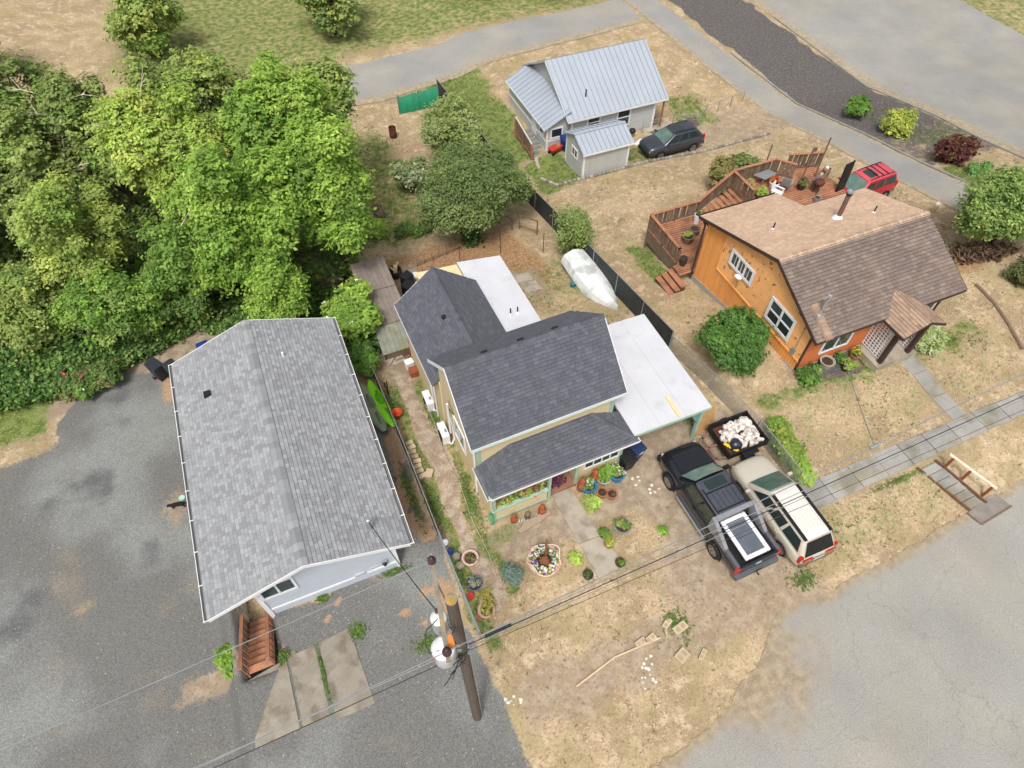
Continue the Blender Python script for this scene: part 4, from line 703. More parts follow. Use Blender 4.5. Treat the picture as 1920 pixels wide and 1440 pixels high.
# ------------------------------------------------------------------ far house with metal roofs, shed
mMetal = mat('blue_grey_metal', srgb(176, 184, 195), .45, .05, vsc=.7, fine=.02, metal=.15)
mSid2 = mat('light_grey_siding', srgb(190, 192, 190), .75, .04)
def metal_slope(parent, root, O, U, V, LU, LV, step=.42):
    O = Vector(O); U = Vector(U).normalized(); V = Vector(V).normalized(); N = U.cross(V); b = MB(root); b.slab([O, O + U * LU, O + U * LU + V * LV, O + V * LV], -N * .06); r = b.build('roof', mMetal, parent); u = .02
    while u < LU:
        b = MB(root); b.slab([O + U * (u - .018) - V * .01, O + U * (u + .018) - V * .01, O + U * (u + .018) + V * LV, O + U * (u - .018) + V * LV], N * .035, (.72, .73, .75)); b.build('seam', mMetal, r); u += step
    return r
def far_house():
    h = thing('grey_metal_roof_house', 'light grey house with blue grey standing seam metal roof beyond the shed', 'house', (24, 42, -3.9), world=True)
    wl, wr, wf, wb, zf, ze, zr, ym = 20.75, 28.6, 38.55, 46.5, -4.2, -1.5, .9, 42.5; s = (zr - ze) / (ym - 38.25); zt = lambda y: zr - .1 - abs(y - ym) * s
    b = MB(h); b.box(wl, wf, zf, wr - .9, wf + .12, zt(wf)); b.slab([(wl, wf + .12, zf), (wl, wb, zf), (wl, wb, zt(wb)), (wl, ym, zt(ym)), (wl, wf + .12, zt(wf))], (.12, 0, 0)); b.box(wr - 1.02, wf + .12, zf, wr - .9, wb, zt(wf)); b.build('wall', mSid2, h)
    lap_wall(h, h, [(0, -3.7), (wr - .9 - wl, -3.7), (wr - .9 - wl, zt(wf)), (0, zt(wf))], (wl, wf, 0), (1, 0, 0), (0, 0, 1), (0, -1, 0), mSid2, .2, 'siding_board', .02, .03)
    metal_slope(h, h, (20.35, 38.25, ze), (1, 0, 0), (0, ym - 38.25, zr - ze), 8.2, math.hypot(ym - 38.25, zr - ze)); metal_slope(h, h, (28.55, 46.75, ze), (-1, 0, 0), (0, ym - 46.75, zr - ze), 8.2, math.hypot(46.75 - ym, zr - ze))
    b = MB(h); b.box(20.35, 38.21, ze - .16, 28.55, 38.245, ze - .02); b.slab([(20.32, 38.25, ze - .16), (20.32, ym, zr - .16), (20.32, ym, zr), (20.32, 38.25, ze)], (.025, 0, 0)); b.box(wl - .02, wf - .05, -4, wl + .12, wf - .022, zt(wf) - .03); b.box(wr - 1.05, wf - .05, -4, wr - .87, wf - .022, zt(wf) - .03); b.build('trim', mWhite, h)
    window(h, h, (22.1, wf - .022, -2.6), (1, 0, 0), (0, 0, 1), .9, .8, 1, 2, .1); window(h, h, (24.55, wf - .022, -3.0), (1, 0, 0), (0, 0, 1), .95, 1.25, 1, 2, .1)
    b = MB(h); b.box(28.3, 38.4, -4, 28.42, 38.52, ze - .05); b.box(28.3, 42.4, -4, 28.42, 42.52, 0); b.build('porch_post', mCedar, h)
    b = MB(h); b.box(27.72, 38.7, -4, 28.5, 42.6, -3.7); b.build('porch_floor', mWood, h)
    b = MB(h); b.tube([(22.3, 39.6, -.75), (22.3, 39.6, -.2)], .05, 8); b.build('vent_pipe', mBlack, h)
    # lean-to on the left end
    lx, lf, lb = 18.95, 38.85, 45.8; lz, jz = -2.0, -.95; s2 = (jz - lz) / (20.75 - 18.7)
    b = MB(h); b.slab([(lx, lf, zf), (20.74, lf, zf), (20.74, lf, -1.1), (lx, lf, -1.98)], (0, .1, 0)); b.box(lx, lf + .1, zf, lx + .1, lb, -2.02); b.build('lean_to_wall', mSid2, h)
    metal_slope(h, h, (18.7, lb + .2, lz), (0, -1, 0), (20.74 - 18.7, 0, jz - lz), lb + .2 - 38.6, math.hypot(20.74 - 18.7, jz - lz), .5)
    b = MB(h); b.box(18.66, 38.6, lz - .13, 18.695, lb + .2, lz - .0); b.box(lx - .03, lf - .03, zf, lx + .12, lf - .002, -2.05); b.box(lx - .03, lf - .026, -3.15, 20.7, lf - .001, -3.02); b.box(lx - .03, 38.9, -3.15, lx - .001, lb, -3.02); b.build('lean_to_trim', mWhite, h)
    window(h, h, (19.35, lf - .002, -2.85), (1, 0, 0), (0, 0, 1), .8, .62, 1, 1, .1); window(h, h, (lx, 40.0, -2.85), (0, -1, 0), (0, 0, 1), .6, .62, 1, 1, .09)
    b = MB(h); b.box(lx - .035, 40.6, -3.6, lx - .004, 41.4, -2.12); b.build('side_door', mWhite, h)
far_house()
def back_steps():
    s = thing('back_steps', 'grey back steps with brown slatted rail beside the metal roof house', 'stairs', (18.2, 39.5, -4), world=True)
    for i in range(7):
        z = -3.45 - .085 * i; y = 41.4 - i * .42; b = MB(s); b.box(17.75, y - .42, z - .05, 18.85, y - .02, z, jit(.06)); b.build('tread', mat('grey_tread', srgb(128, 130, 124)), s); b = MB(s); b.box(17.75, y - .42, z - .13, 18.85, y - .40, z - .01); b.build('nosing', mWhite, s)
    b = MB(s); b.box(17.75, 38.4, -4.4, 18.85, 41.3, -4.0, (.6, .6, .6)); b.build('step_base', mWood, s)
    b = MB(s); b.beam((17.65, 41.5, -2.3), (17.65, 38.5, -2.75), .1, .06); b.build('handrail', mat('grey_rail', srgb(196, 190, 182)), s)
    for i in range(16): y = 38.6 + i * .19; b = MB(s); b.box(17.63, y, -3.6, 17.67, y + .09, -2.75 + (y - 38.5) * .15); b.build('baluster', mWood, s)
    for y in (38.5, 40, 41.5): b = MB(s); b.box(17.58, y - .07, -4.4, 17.72, y + .07, -2.5 if y > 39 else -2.75); b.build('post', mCedar, s)
    b = MB(s); b.beam((17.65, 41.5, -3.6), (17.65, 38.5, -3.75), .05, .12); b.build('bottom_rail', mCedar, s)
back_steps()
def shed():
    s = thing('garden_shed', 'small light grey shed with metal gable roof and white trim', 'shed', (21.3, 35.5, -3.4), world=True)
    wl, wr, wf, wb, zf, ze, zr, ym = 19.54, 23.02, 34.15, 36.85, -3.6, -1.3, -.62, 35.5; sl = (zr - ze) / (ym - 33.98); zt = lambda y: zr - .08 - abs(y - ym) * sl
    b = MB(s)
    for x in (wl, wr - .08): b.slab([(x, wf, zf), (x, wb, zf), (x, wb, zt(wb)), (x, ym, zt(ym)), (x, wf, zt(wf))], (.08, 0, 0))
    b.box(wl + .08, wf, zf, wr - .08, wf + .08, zt(wf)); b.box(wl + .08, wb - .08, zf, wr - .08, wb, zt(wb)); b.build('wall', mSid2, s)
    for i in range(22): x = wl + .12 + i * .152; b = MB(s); b.box(x, wf - .018, -3.45, x + .14, wf - .001, zt(wf) - .02, jit(.03)); b.build('siding_board', mSid2, s)
    L1 = math.hypot(ym - 33.98, zr - ze); metal_slope(s, s, (19.36, 33.98, ze), (1, 0, 0), (0, ym - 33.98, zr - ze), 3.9, L1, .36); metal_slope(s, s, (23.26, 37.02, ze), (-1, 0, 0), (0, ym - 37.02, zr - ze), 3.9, L1, .36)
    b = MB(s); b.beam((19.34, ym, zr + .01), (23.28, ym, zr + .01), .22, .04); b.build('ridge_cap', mMetal, s)
    b = MB(s); b.box(19.36, 33.945, ze - .13, 23.26, 33.975, ze - .01)
    for x in (wl - .02, wr - .1): b.box(x, wf - .035, zf + .1, x + .12, wf - .02, zt(wf))
    b.box(wl - .025, wf, zf + .1, wl - .002, wf + .1, zt(wf)); b.box(wl - .025, wb - .1, zf + .1, wl - .002, wb, zt(wb)); b.build('trim', mWhite, s)
    window(s, s, (wl, 35.85, -2.3), (0, -1, 0), (0, 0, 1), .75, .55, 2, 1, .08)
shed()
# ------------------------------------------------------------------ low plank roofed shelter behind the cream house
def low_shelter():
    s = thing('plank_shelter', 'low shelter with weathered brown plank roof behind the cream house', 'shelter', (3.1, 25.5, -1.9), world=True)
    mPl = mat('old_planks', srgb(140, 128, 120), .9, .14, vsc=3, fine=.14, fsc=30); mPl2 = mat('mossy_planks', srgb(142, 144, 132), .9, .18, vsc=3, col2=srgb(150, 150, 90), c2s=1.1, lo=.58, hi=.7)
    def P(u, y, z): return (2.2 + u, y, z)
    for (y0, y1, z0, z1, m) in ((25.75, 28.1, .05, .1, mPl), (23.3, 25.7, -.05, .05, mPl), (21.9, 23.25, -.65, -.05, mPl2)):
        for i in range(8):
            u = i * .235; b = MB(s); b.hexa([P(u, y0, z0 - .03), P(u + .225, y0, z0 - .03), P(u + .225, y1, z1 - .03), P(u, y1, z1 - .03), P(u, y0, z0), P(u + .225, y0, z0), P(u + .225, y1, z1), P(u, y1, z1)], jit(.1)); b.build('plank', m, s)
    for x, y in ((2.3, 22.0), (3.95, 22.0), (2.3, 28), (3.95, 28), (2.3, 25.2), (3.95, 25.2)): b = MB(s); b.box(x - .05, y - .05, g(x, y) - .2, x + .05, y + .05, -.08 if y > 23 else -.68); b.build('post', mWood, s)
    b = MB(s); b.box(2.3, 21.95, -1.9, 4.0, 22.0, -.68); b.build('front_board', mWood, s)
low_shelter()
# ================================================================== VEHICLES (local: x forward, y left)
mTyre = mat('tyre_rubber', srgb(40, 40, 42), .9); mRim = mat('alloy_rim', srgb(168, 168, 166), .35, .05, metal=.7)
mCarGlass = mat('car_glass', srgb(44, 58, 56), .06, .1, spec=.9, fine=0); mScreen = mat('windscreen', srgb(92, 118, 110), .05, .25, vsc=2.5, spec=1., fine=0)
mRed = mat('tail_lamp', srgb(196, 20, 24), .25, .05, coat=.5); mLamp = mat('head_lamp', srgb(206, 210, 214), .15, metal=.3)
mTrimB = mat('black_trim', srgb(30, 31, 33), .55); mPlate = mat('number_plate', srgb(196, 204, 214), .5)
def ring(x, zl, zs, hw, zt, hwt, cr):
    h = [(0, zl), (hw * .86, zl), (hw * .98, zl + .10), (hw, zl + (zs - zl) * .55), (hw * .975, zs), (hwt, zt), (hwt * .55, zt + cr * .8), (0, zt + cr)]
    return [(x, y, z) for y, z in h] + [(x, -y, z) for y, z in h[-2:0:-1]]
def loft(mb, rings, t=(1, 1, 1), cap=True):
    n = len(rings[0]); V = [p for r in rings for p in r]; F = [(i * n + k, (i + 1) * n + k, (i + 1) * n + (k + 1) % n, i * n + (k + 1) % n) for i in range(len(rings) - 1) for k in range(n)]
    if cap: F += [tuple(range(n)), tuple(range((len(rings) - 1) * n, len(rings) * n))[::-1]]
    mb.add(V, F, t)
def rrect(x0, x1, hw, z, r=.14, n=4):
    P = []
    for cx, cy, a0 in ((x1 - r, hw - r, 0), (x0 + r, hw - r, 90), (x0 + r, -hw + r, 180), (x1 - r, -hw + r, 270)):
        for i in range(n): a = R(a0 + 90 * i / (n - 1)); P.append((cx + r * math.cos(a), cy + r * math.sin(a), z))
    return P
def panel(root, name, m, q, u0, u1, v0, v1, d=.012, nu=4, nv=3, bulge=0., parent=None, t=(1, 1, 1)):
    """curved panel on the bilinear quad q (bl, br, tr, tl seen from outside)"""
    q = [Vector(p) for p in q]; N = (q[1] - q[0]).cross(q[3] - q[0]).normalized(); V = []; mb = MB()
    for j in range(nv + 1):
        for i in range(nu + 1):
            u = u0 + (u1 - u0) * i / nu; v = v0 + (v1 - v0) * j / nv; p = (q[0] * (1 - u) + q[1] * u) * (1 - v) + (q[3] * (1 - u) + q[2] * u) * v
            V.append(p + N * (d + bulge * (1 - (2 * u - 1) ** 2)))
    F = [(j * (nu + 1) + i, j * (nu + 1) + i + 1, (j + 1) * (nu + 1) + i + 1, (j + 1) * (nu + 1) + i) for j in range(nv) for i in range(nu)]; mb.add(V, F, t); return mb.build(name, m, parent or root, smooth=True)
def wheel(root, x, y, r, wd, out):
    prof = [(r * .62, -wd / 2), (r * .93, -wd / 2), (r, -wd * .3), (r, wd * .3), (r * .93, wd / 2), (r * .62, wd / 2)]; n = 24; mb = MB(); V = []
    for rr, yy in prof:
        for k in range(n): a = 2 * math.pi * k / n; V.append((x + rr * math.cos(a), y + yy, r + rr * math.sin(a)))
    m = len(prof); F = [(i * n + k, (i + 1) * n + k, (i + 1) * n + (k + 1) % n, i * n + (k + 1) % n) for i in range(m - 1) for k in range(n)]; mb.add(V, F); w_ = mb.build('wheel', mTyre, root, smooth=True, flat_angle=35)
    b = MB(); yo = y + out * wd * .44
    b.add([(x + r * .62 * math.cos(2 * math.pi * k / n), yo - out * .03, r + r * .62 * math.sin(2 * math.pi * k / n)) for k in range(n)], [tuple(range(n)) if out < 0 else tuple(range(n))[::-1]], (.25, .25, .25))
    for k in range(6):
        a = math.pi * 2 * k / 6 + .3; c, s_ = math.cos(a), math.sin(a); b.beam((x, yo, r), (x + c * r * .6, yo, r + s_ * r * .6), r * .24, .03, up=(0, 1, 0))
    for k in range(n):
        a, a2 = 2 * math.pi * k / n, 2 * math.pi * (k + 1) / n; b.beam((x + r * .61 * math.cos(a), yo, r + r * .61 * math.sin(a)), (x + r * .61 * math.cos(a2), yo, r + r * .61 * math.sin(a2)), .05, .03, up=(0, 1, 0))
    b.build('rim', mRim, w_)
def arches(root, xs, hw, r, m):
    for x in xs:
        for s in (1, -1):
            b = MB(); n = 18; y = s * (hw + .004); V = [(x + r * 1.17 * math.cos(math.pi * k / n), y, r + r * 1.17 * math.sin(math.pi * k / n)) for k in range(n + 1)] + [(x - r * 1.17, y, .25), (x + r * 1.17, y, .25)]
            b.add(V, [tuple(range(n + 3)) if s < 0 else tuple(range(n + 3))[::-1]]); b.build('wheel_arch', m, root)
def car(name, label, loc, rz, stations, gh, paint, roofm=None, wb=(1.4, -1.35), wr=.36, hw=.92, cladm=None, rails=True, sunroof=False, rearm=None, glassm=None):
    c = thing(name, label, 'car', loc, rz); mb = MB(); loft(mb, [ring(*s) for s in stations]); mb.build('body', paint, c, smooth=True, sub=1)
    xb0, xb1, xt0, xt1, hb, ht, zb, zt = gh; mb = MB()
    zs = [(0, 0.), (.5, .03), (.9, .015), (1., 0)]
    rings_ = []
    for f, bl in zs: rings_.append(rrect(xb0 + (xt0 - xb0) * f, xb1 + (xt1 - xb1) * f, hb + (ht - hb) * f + bl, zb + (zt - zb) * f))
    loft(mb, rings_, cap=False); mb.build('cabin', paint, c, smooth=True, flat_angle=40)
    mb = MB(); rr = [rrect(xt0, xt1, ht, zt), rrect(xt0 + .06, xt1 - .08, ht - .06, zt + .035), rrect(xt0 + .25, xt1 - .3, ht - .3, zt + .06, .1), rrect(xt0 + .5, xt1 - .6, ht - .5, zt + .065, .05)]; loft(mb, rr, cap=False); n = len(rr[0]); mb.add(rr[-1], [tuple(range(n))]); mb.build('roof', roofm or paint, c, smooth=True, flat_angle=50)
    for s in (1, -1):
        q = [(xb0, hb, zb), (xb1, hb, zb), (xt1, ht, zt), (xt0, ht, zt)]
        q = [(a, b * s, z) for a, b, z in q]
        if s > 0: q = [q[1], q[0], q[3], q[2]]
        A = [(.07, .36), (.40, .64), (.68, .93)]
        if s > 0: A = [(1 - b, 1 - a) for a, b in A]
        for u0, u1 in A: panel(c, 'side_window', mCarGlass, q, u0, u1, .16, .86, .03)
    panel(c, 'windscreen', glassm or mScreen, [(xb1, hb, zb), (xb1, -hb, zb), (xt1, -ht, zt), (xt1, ht, zt)][::-1][::1] if False else [(xb1, hb, zb), (xb1, -hb, zb), (xt1, -ht, zt), (xt1, ht, zt)][1::-1] + [(xt1, ht, zt), (xt1, -ht, zt)], .07, .93, .06, .93, .02, bulge=.03)
    panel(c, 'rear_window', rearm or mCarGlass, [(xb0, hb, zb), (xb0, -hb, zb), (xt0, -ht, zt), (xt0, ht, zt)], .08, .92, .08, .9, .02, bulge=.015)
    for x in wb:
        for s in (1, -1): wheel(c, x, s * (hw - .10), wr, .23, s)
    arches(c, wb, hw, wr, cladm or mTrimB)
    if rails:
        for s in (1, -1): b = MB(); b.tube([(xt0 + .15, s * (ht - .1), zt + .05), (xt0 + .3, s * (ht - .1), zt + .1), (xt1 - .3, s * (ht - .1), zt + .1), (xt1 - .12, s * (ht - .1), zt + .05)], .025, 6); b.build('roof_rail', mTrimB, c)
    if sunroof: b = MB(); b.slab(rrect(xt1 - .95, xt1 - .3, ht - .28, zt + .058, .08), (0, 0, .015)); b.build('sunroof', mCarGlass, c)
    xf = stations[0][0]; xr = stations[-1][0]
    for s in (1, -1):
        b = MB(); b.cbox((xf - .2, s * (hw - .30), stations[1][2] - .07), (.22, .28, .12), s * -.3); b.build('headlight', mLamp, c); b = MB(); b.cbox((xr + .13, s * (hw - .13), stations[-2][2] - .06), (.12, .14, .40)); b.build('tail_light', mRed, c)
        b = MB(); b.cbox((xb1 - .35, s * (hw + .1), zb + .06), (.12, .2, .14)); b.build('door_mirror', paint, c)
        b = MB(); b.box(wb[1] + .45, s * (hw + .001), .28, wb[0] - .45, s * (hw + .02), .42) if s > 0 else b.box(wb[1] + .45, s * (hw + .02), .28, wb[0] - .45, s * (hw + .001), .42); b.build('sill', cladm or mTrimB, c)
        for xx in (xb0 + (xb1 - xb0) * .42, xb0 + (xb1 - xb0) * .7): b = MB(); b.cbox((xx - .1, s * (hw + .012), zb - .1), (.2, .03, .035)); b.build('door_handle', paint, c)
    b = MB(); b.cbox((xf - .03, 0, .5), (.1, hw * 1.5, .22)); b.build('front_bumper', cladm or mTrimB, c); b = MB(); b.cbox((xr + .02, 0, .55), (.1, hw * 1.7, .26)); b.build('rear_bumper', cladm or paint, c)
    b = MB(); b.cbox((xr - .035, 0, .78), (.02, .5, .14)); b.build('number_plate', mPlate, c)
    return c
# --- beige SUV
mBeige = mat('champagne_paint', srgb(214, 206, 190), .3, .03, fine=0, metal=.2, coat=.6); mTaupe = mat('taupe_cladding', srgb(126, 108, 88), .5)
suv = car('beige_suv', 'champagne beige suv parked beside the black pickup', (14.62, 7.0, -.01), R(90), [(2.36, .45, .62, .62, .74, .46, .03), (2.28, .34, .72, .80, .84, .62, .05), (2.0, .3, .82, .90, .94, .72, .06), (1.15, .3, .92, .925, 1.04, .76, .05), (.0, .3, .95, .925, 1.02, .8, .02), (-1.4, .3, .97, .925, 1.04, .8, .02), (-2.2, .34, .98, .90, 1.04, .78, .02), (-2.33, .45, .9, .84, .98, .7, .0)],
          (-2.26, 1.3, -1.85, .35, .82, .62, 1.0, 1.68), mBeige, mat('white_roof', srgb(222, 219, 212), .4, .03), (1.42, -1.4), .355, .925, mTaupe, False, False, mat('black_glass', srgb(20, 22, 24), .12, .2, fine=0, spec=.5))
b = MB(); b.box(-1.85, .5, 1.70, .25, .64, 1.725); b.box(-1.85, -.64, 1.70, .25, -.5, 1.725); b.build('roof_side_strip', mTrimB, suv)
b = MB()
for i in range(6): y = -.42 + i * .168; b.box(-1.55, y - .006, 1.744, -.2, y + .006, 1.75, (.95, .95, .95))
b.build('roof_rib', mBeige, suv)
b = MB()
for s in (1, -1): b.cbox((-2.31, s * .52, .92), (.05, .42, .13))
b.build('lamp_band', mRed, suv)
for s in (1, -1):
    b = MB(); b.box(-.98, s * .93 - .014, .3, 1.0, s * .93 + .014, .74); b.build('cladding_with_reflection', mTaupe, suv)  # cladding drawn taller so its taupe also paints the brown ground reflection
# --- dark grey SUV by the shed
mGraph = mat('graphite_paint', srgb(66, 70, 80), .28, .03, fine=0, metal=.3, coat=.7)
STN = [(2.3, .5, .72, .62, .84, .46, .03), (2.22, .36, .84, .82, .96, .64, .05), (1.9, .32, .94, .90, 1.05, .74, .06), (1.05, .32, 1.02, .92, 1.12, .78, .05), (0, .32, 1.04, .92, 1.1, .8, .02), (-1.4, .32, 1.06, .92, 1.12, .8, .02), (-2.1, .36, 1.06, .90, 1.12, .78, .02), (-2.26, .5, .98, .84, 1.06, .7, 0)]
GH = (-2.1, 1.15, -1.55, .3, .83, .62, 1.08, 1.63)
dk = car('grey_suv', 'dark graphite suv parked on dry grass beside the garden shed', (27.1, 35.0, g(27.1, 35)), R(180), STN, GH, mGraph, None, (1.36, -1.33), .36, .92, mTrimB, True, True)
rd = car('red_suv', 'red suv parked on the lawn behind the orange house', (33.4, 23.6, g(33.4, 23.6)), R(184), STN, (-2.2, 1.15, -1.95, .3, .83, .66, 1.08, 1.75), mat('red_paint', srgb(176, 34, 52), .3, .04, fine=0, coat=.6), mat('faded_red_paint', srgb(198, 84, 96), .45, .08), (1.4, -1.36), .37, .92, mTrimB, True, True)
b = MB()
for x in (-1.3, -.9, -.5): b.box(x - .025, -.55, 1.82, x + .025, .55, 1.85)
b.build('roof_bar', mTrimB, rd)
# --- black pickup
def pickup():
    mP = mat('black_paint', srgb(34, 37, 45), .25, .03, fine=0, coat=.8, metal=.2); mG = mat('grey_bed_plastic', srgb(140, 142, 146), .7, .08); mG2 = mat('mid_grey_plastic', srgb(92, 96, 102), .6)
    c = thing('black_pickup', 'black pickup truck with open bed holding a white framed panel', 'pickup truck', (12.22, 8.1, 0), R(91)); hw = 1.0
    S = [(2.80, .55, .82, .74, .95, .58, .03), (2.72, .4, .95, .92, 1.05, .76, .05), (2.35, .38, 1.02, .995, 1.13, .84, .06), (1.4, .38, 1.08, 1.0, 1.2, .88, .04), (.4, .38, 1.08, 1.0, 1.12, .9, .0), (-.9, .38, 1.08, 1.0, 1.12, .9, 0), (-1.0, .38, 1.05, 1.0, 1.06, .9, 0), (-2.6, .38, 1.05, 1.0, 1.06, .9, 0), (-2.74, .42, 1.05, .97, 1.06, .88, 0)]
    mb = MB(); loft(mb, [ring(*s) for s in S]); mb.build('body', mP, c, smooth=True, sub=1)
    b = MB(); b.slab([(2.5, .62, 1.17), (1.5, .7, 1.235), (1.5, -.7, 1.235), (2.5, -.62, 1.17)][::-1], (0, 0, .018), (.95, .95, .95)); b.build('bonnet_panel', mP, c, bevel=.01)
    gh = (-1.0, 1.5, -.85, .72, .90, .74, 1.12, 1.80); xb0, xb1, xt0, xt1, hb, ht, zb, zt = gh
    mb = MB(); loft(mb, [rrect(xb0 + (xt0 - xb0) * f, xb1 + (xt1 - xb1) * f, hb + (ht - hb) * f + bl, zb + (zt - zb) * f) for f, bl in ((0, 0), (.5, .03), (.9, .015), (1, 0))], cap=False); mb.build('cabin', mP, c, smooth=True, flat_angle=40)
    rr = [rrect(xt0, xt1, ht, zt), rrect(xt0 + .05, xt1 - .08, ht - .06, zt + .04), rrect(xt0 + .2, xt1 - .3, ht - .3, zt + .06, .1)]; mb = MB(); loft(mb, rr, cap=False); mb.add(rr[-1], [tuple(range(len(rr[0])))]); mb.build('roof', mat('dusty_black_roof', srgb(74, 78, 88), .45), c, smooth=True, flat_angle=50)
    for s in (1, -1):
        q = [(xb0, hb * s, zb), (xb1, hb * s, zb), (xt1, ht * s, zt), (xt0, ht * s, zt)]; A = [(.06, .42), (.47, .92)]
        if s > 0: q = [q[1], q[0], q[3], q[2]]; A = [(1 - b_, 1 - a_) for a_, b_ in A]
        for u0, u1 in A: panel(c, 'side_window', mCarGlass, q, u0, u1, .14, .86, .03)
        b = MB(); b.cbox((1.05, s * 1.12, 1.2), (.14, .26, .2)); b.build('door_mirror', mTrimB, c)
        b = MB(); b.tube([(1.0, s * 1.08, .42), (-1.0, s * 1.08, .42)], .05, 8); b.build('running_board', mRim if s > 0 else mTrimB, c)
        b = MB(); b.box(-.9, s * 1.002 - .012, .4, 1.0, s * 1.002 + .012, .62); b.build('door_cladding', mG2, c)
        # sail panel and bed rail
        y0 = s * .98; b = MB(); b.slab([(-.8, y0, 1.84), (-.98, y0, 1.84), (-1.95, y0, 1.24), (-1.95, y0, 1.02), (-.8, y0, 1.02)], (0, -s * .16, 0)); b.build('sail_panel', mG, c, bevel=.03)
        b = MB(); b.box(-2.72, min(y0, y0 - s * .15), 1.02, -1.95, max(y0, y0 - s * .15), 1.24); b.build('bed_rail', mG2, c, bevel=.02)
        b = MB(); b.cbox((-2.74, s * .88, .95), (.12, .2, .44)); b.build('tail_light', mRed, c, bevel=.02); b = MB(); b.cbox((2.66, s * .68, .86), (.18, .34, .17), -s * .25); b.build('headlight', mLamp, c, bevel=.02)
        for xx in (.1, -.85): b = MB(); b.cbox((xx, s * 1.012, 1.0), (.2, .03, .04)); b.build('door_handle', mTrimB, c)
    panel(c, 'windscreen', mat('pale_windscreen', srgb(128, 156, 146), .05, .35, vsc=2.2, spec=1., fine=0), [(xb1, -hb, zb), (xb1, hb, zb), (xt1, ht, zt), (xt1, -ht, zt)], .06, .94, .1, .93, .02, bulge=.05)
    b = MB(); b.box(-.98, -.82, 1.70, -.8, .82, 1.85); b.build('hoop_bar', mG, c, bevel=.03)
    b = MB(); b.box(-2.66, -.82, 1.06, -1.0, .82, 1.075); b.build('bed_floor', mTrimB, c)
    b = MB(); b.box(-2.8, -.85, .62, -2.7, .85, 1.22); tg = b.build('tailgate', mP, c, bevel=.02); b = MB(); b.cbox((-2.81, 0, 1.0), (.02, .26, .09)); b.build('emblem', mLamp, tg)
    b = MB(); b.cbox((-2.83, 0, .55), (.24, 1.96, .24)); b.build('rear_bumper', mG2, c, bevel=.03); b = MB(); b.cbox((2.8, 0, .55), (.2, 1.8, .3)); b.build('front_bumper', mTrimB, c, bevel=.04); b = MB(); b.tube([(-2.9, 0, .45), (-3.1, 0, .45)], .035, 8); b.build('tow_bar', mRust, c)
    b = MB(); b.cbox((-2.955, 0, .62), (.012, .34, .13)); b.build('number_plate', mTrimB, c)
    for x in (.1, -.72): b = MB(); b.box(x - .025, -.62, zt + .06, x + .025, .62, zt + .1); b.build('roof_bar', mTrimB, c)
    b = MB()
    for s in (1, -1): b.box(-.8, s * .66 - .02, zt + .04, .35, s * .66 + .02, zt + .075)
    b.build('roof_rail', mTrimB, c)
    b = MB()
    for i in range(5): y = -.42 + i * .21; b.box(-.66, y - .008, zt + .058, .04, y + .008, zt + .068)
    b.build('roof_rib', mTrimB, c)
    b = MB(); b.slab(rrect(.2, .6, .45, zt + .06, .05), (0, 0, .012), (.8, .85, .9)); b.build('sunroof', mCarGlass, c)
    for x in (1.72, -1.55):
        for s in (1, -1): wheel(c, x, s * .93, .40, .27, s)
    arches(c, (1.72, -1.55), 1.0, .40, mTrimB)
pickup()
# white framed panel lying in the pickup bed (world: truck heads +y)
p = thing('window_panel', 'white framed dark panel lying in the black pickup bed', 'panel', (12.26, 6.25, 1.08), R(91))
b = MB()
for q in ((-.78, -.56, .92, -.40), (-.78, .40, .92, .56), (-.78, -.40, -.62, .40), (.76, -.40, .92, .40)): b.box(q[0], q[1], .17, q[2], q[3], .3)
b.build('frame', mWhite, p, bevel=.04)
b = MB(); b.box(-.62, -.40, .19, .76, .40, .25); b.build('dark_pane', mat('dusty_dark_panel', srgb(96, 104, 114), .4), p)
b = MB(); b.box(.06, -.4, .25, .08, .4, .256); b.build('seam', mTrimB, p)
b = MB(); [b.box(x_, y_, 0, x_ + .1, y_ + .1, .17) for x_ in (-.7, .75) for y_ in (-.5, .4)]; b.build('foot', mTrimB, p)
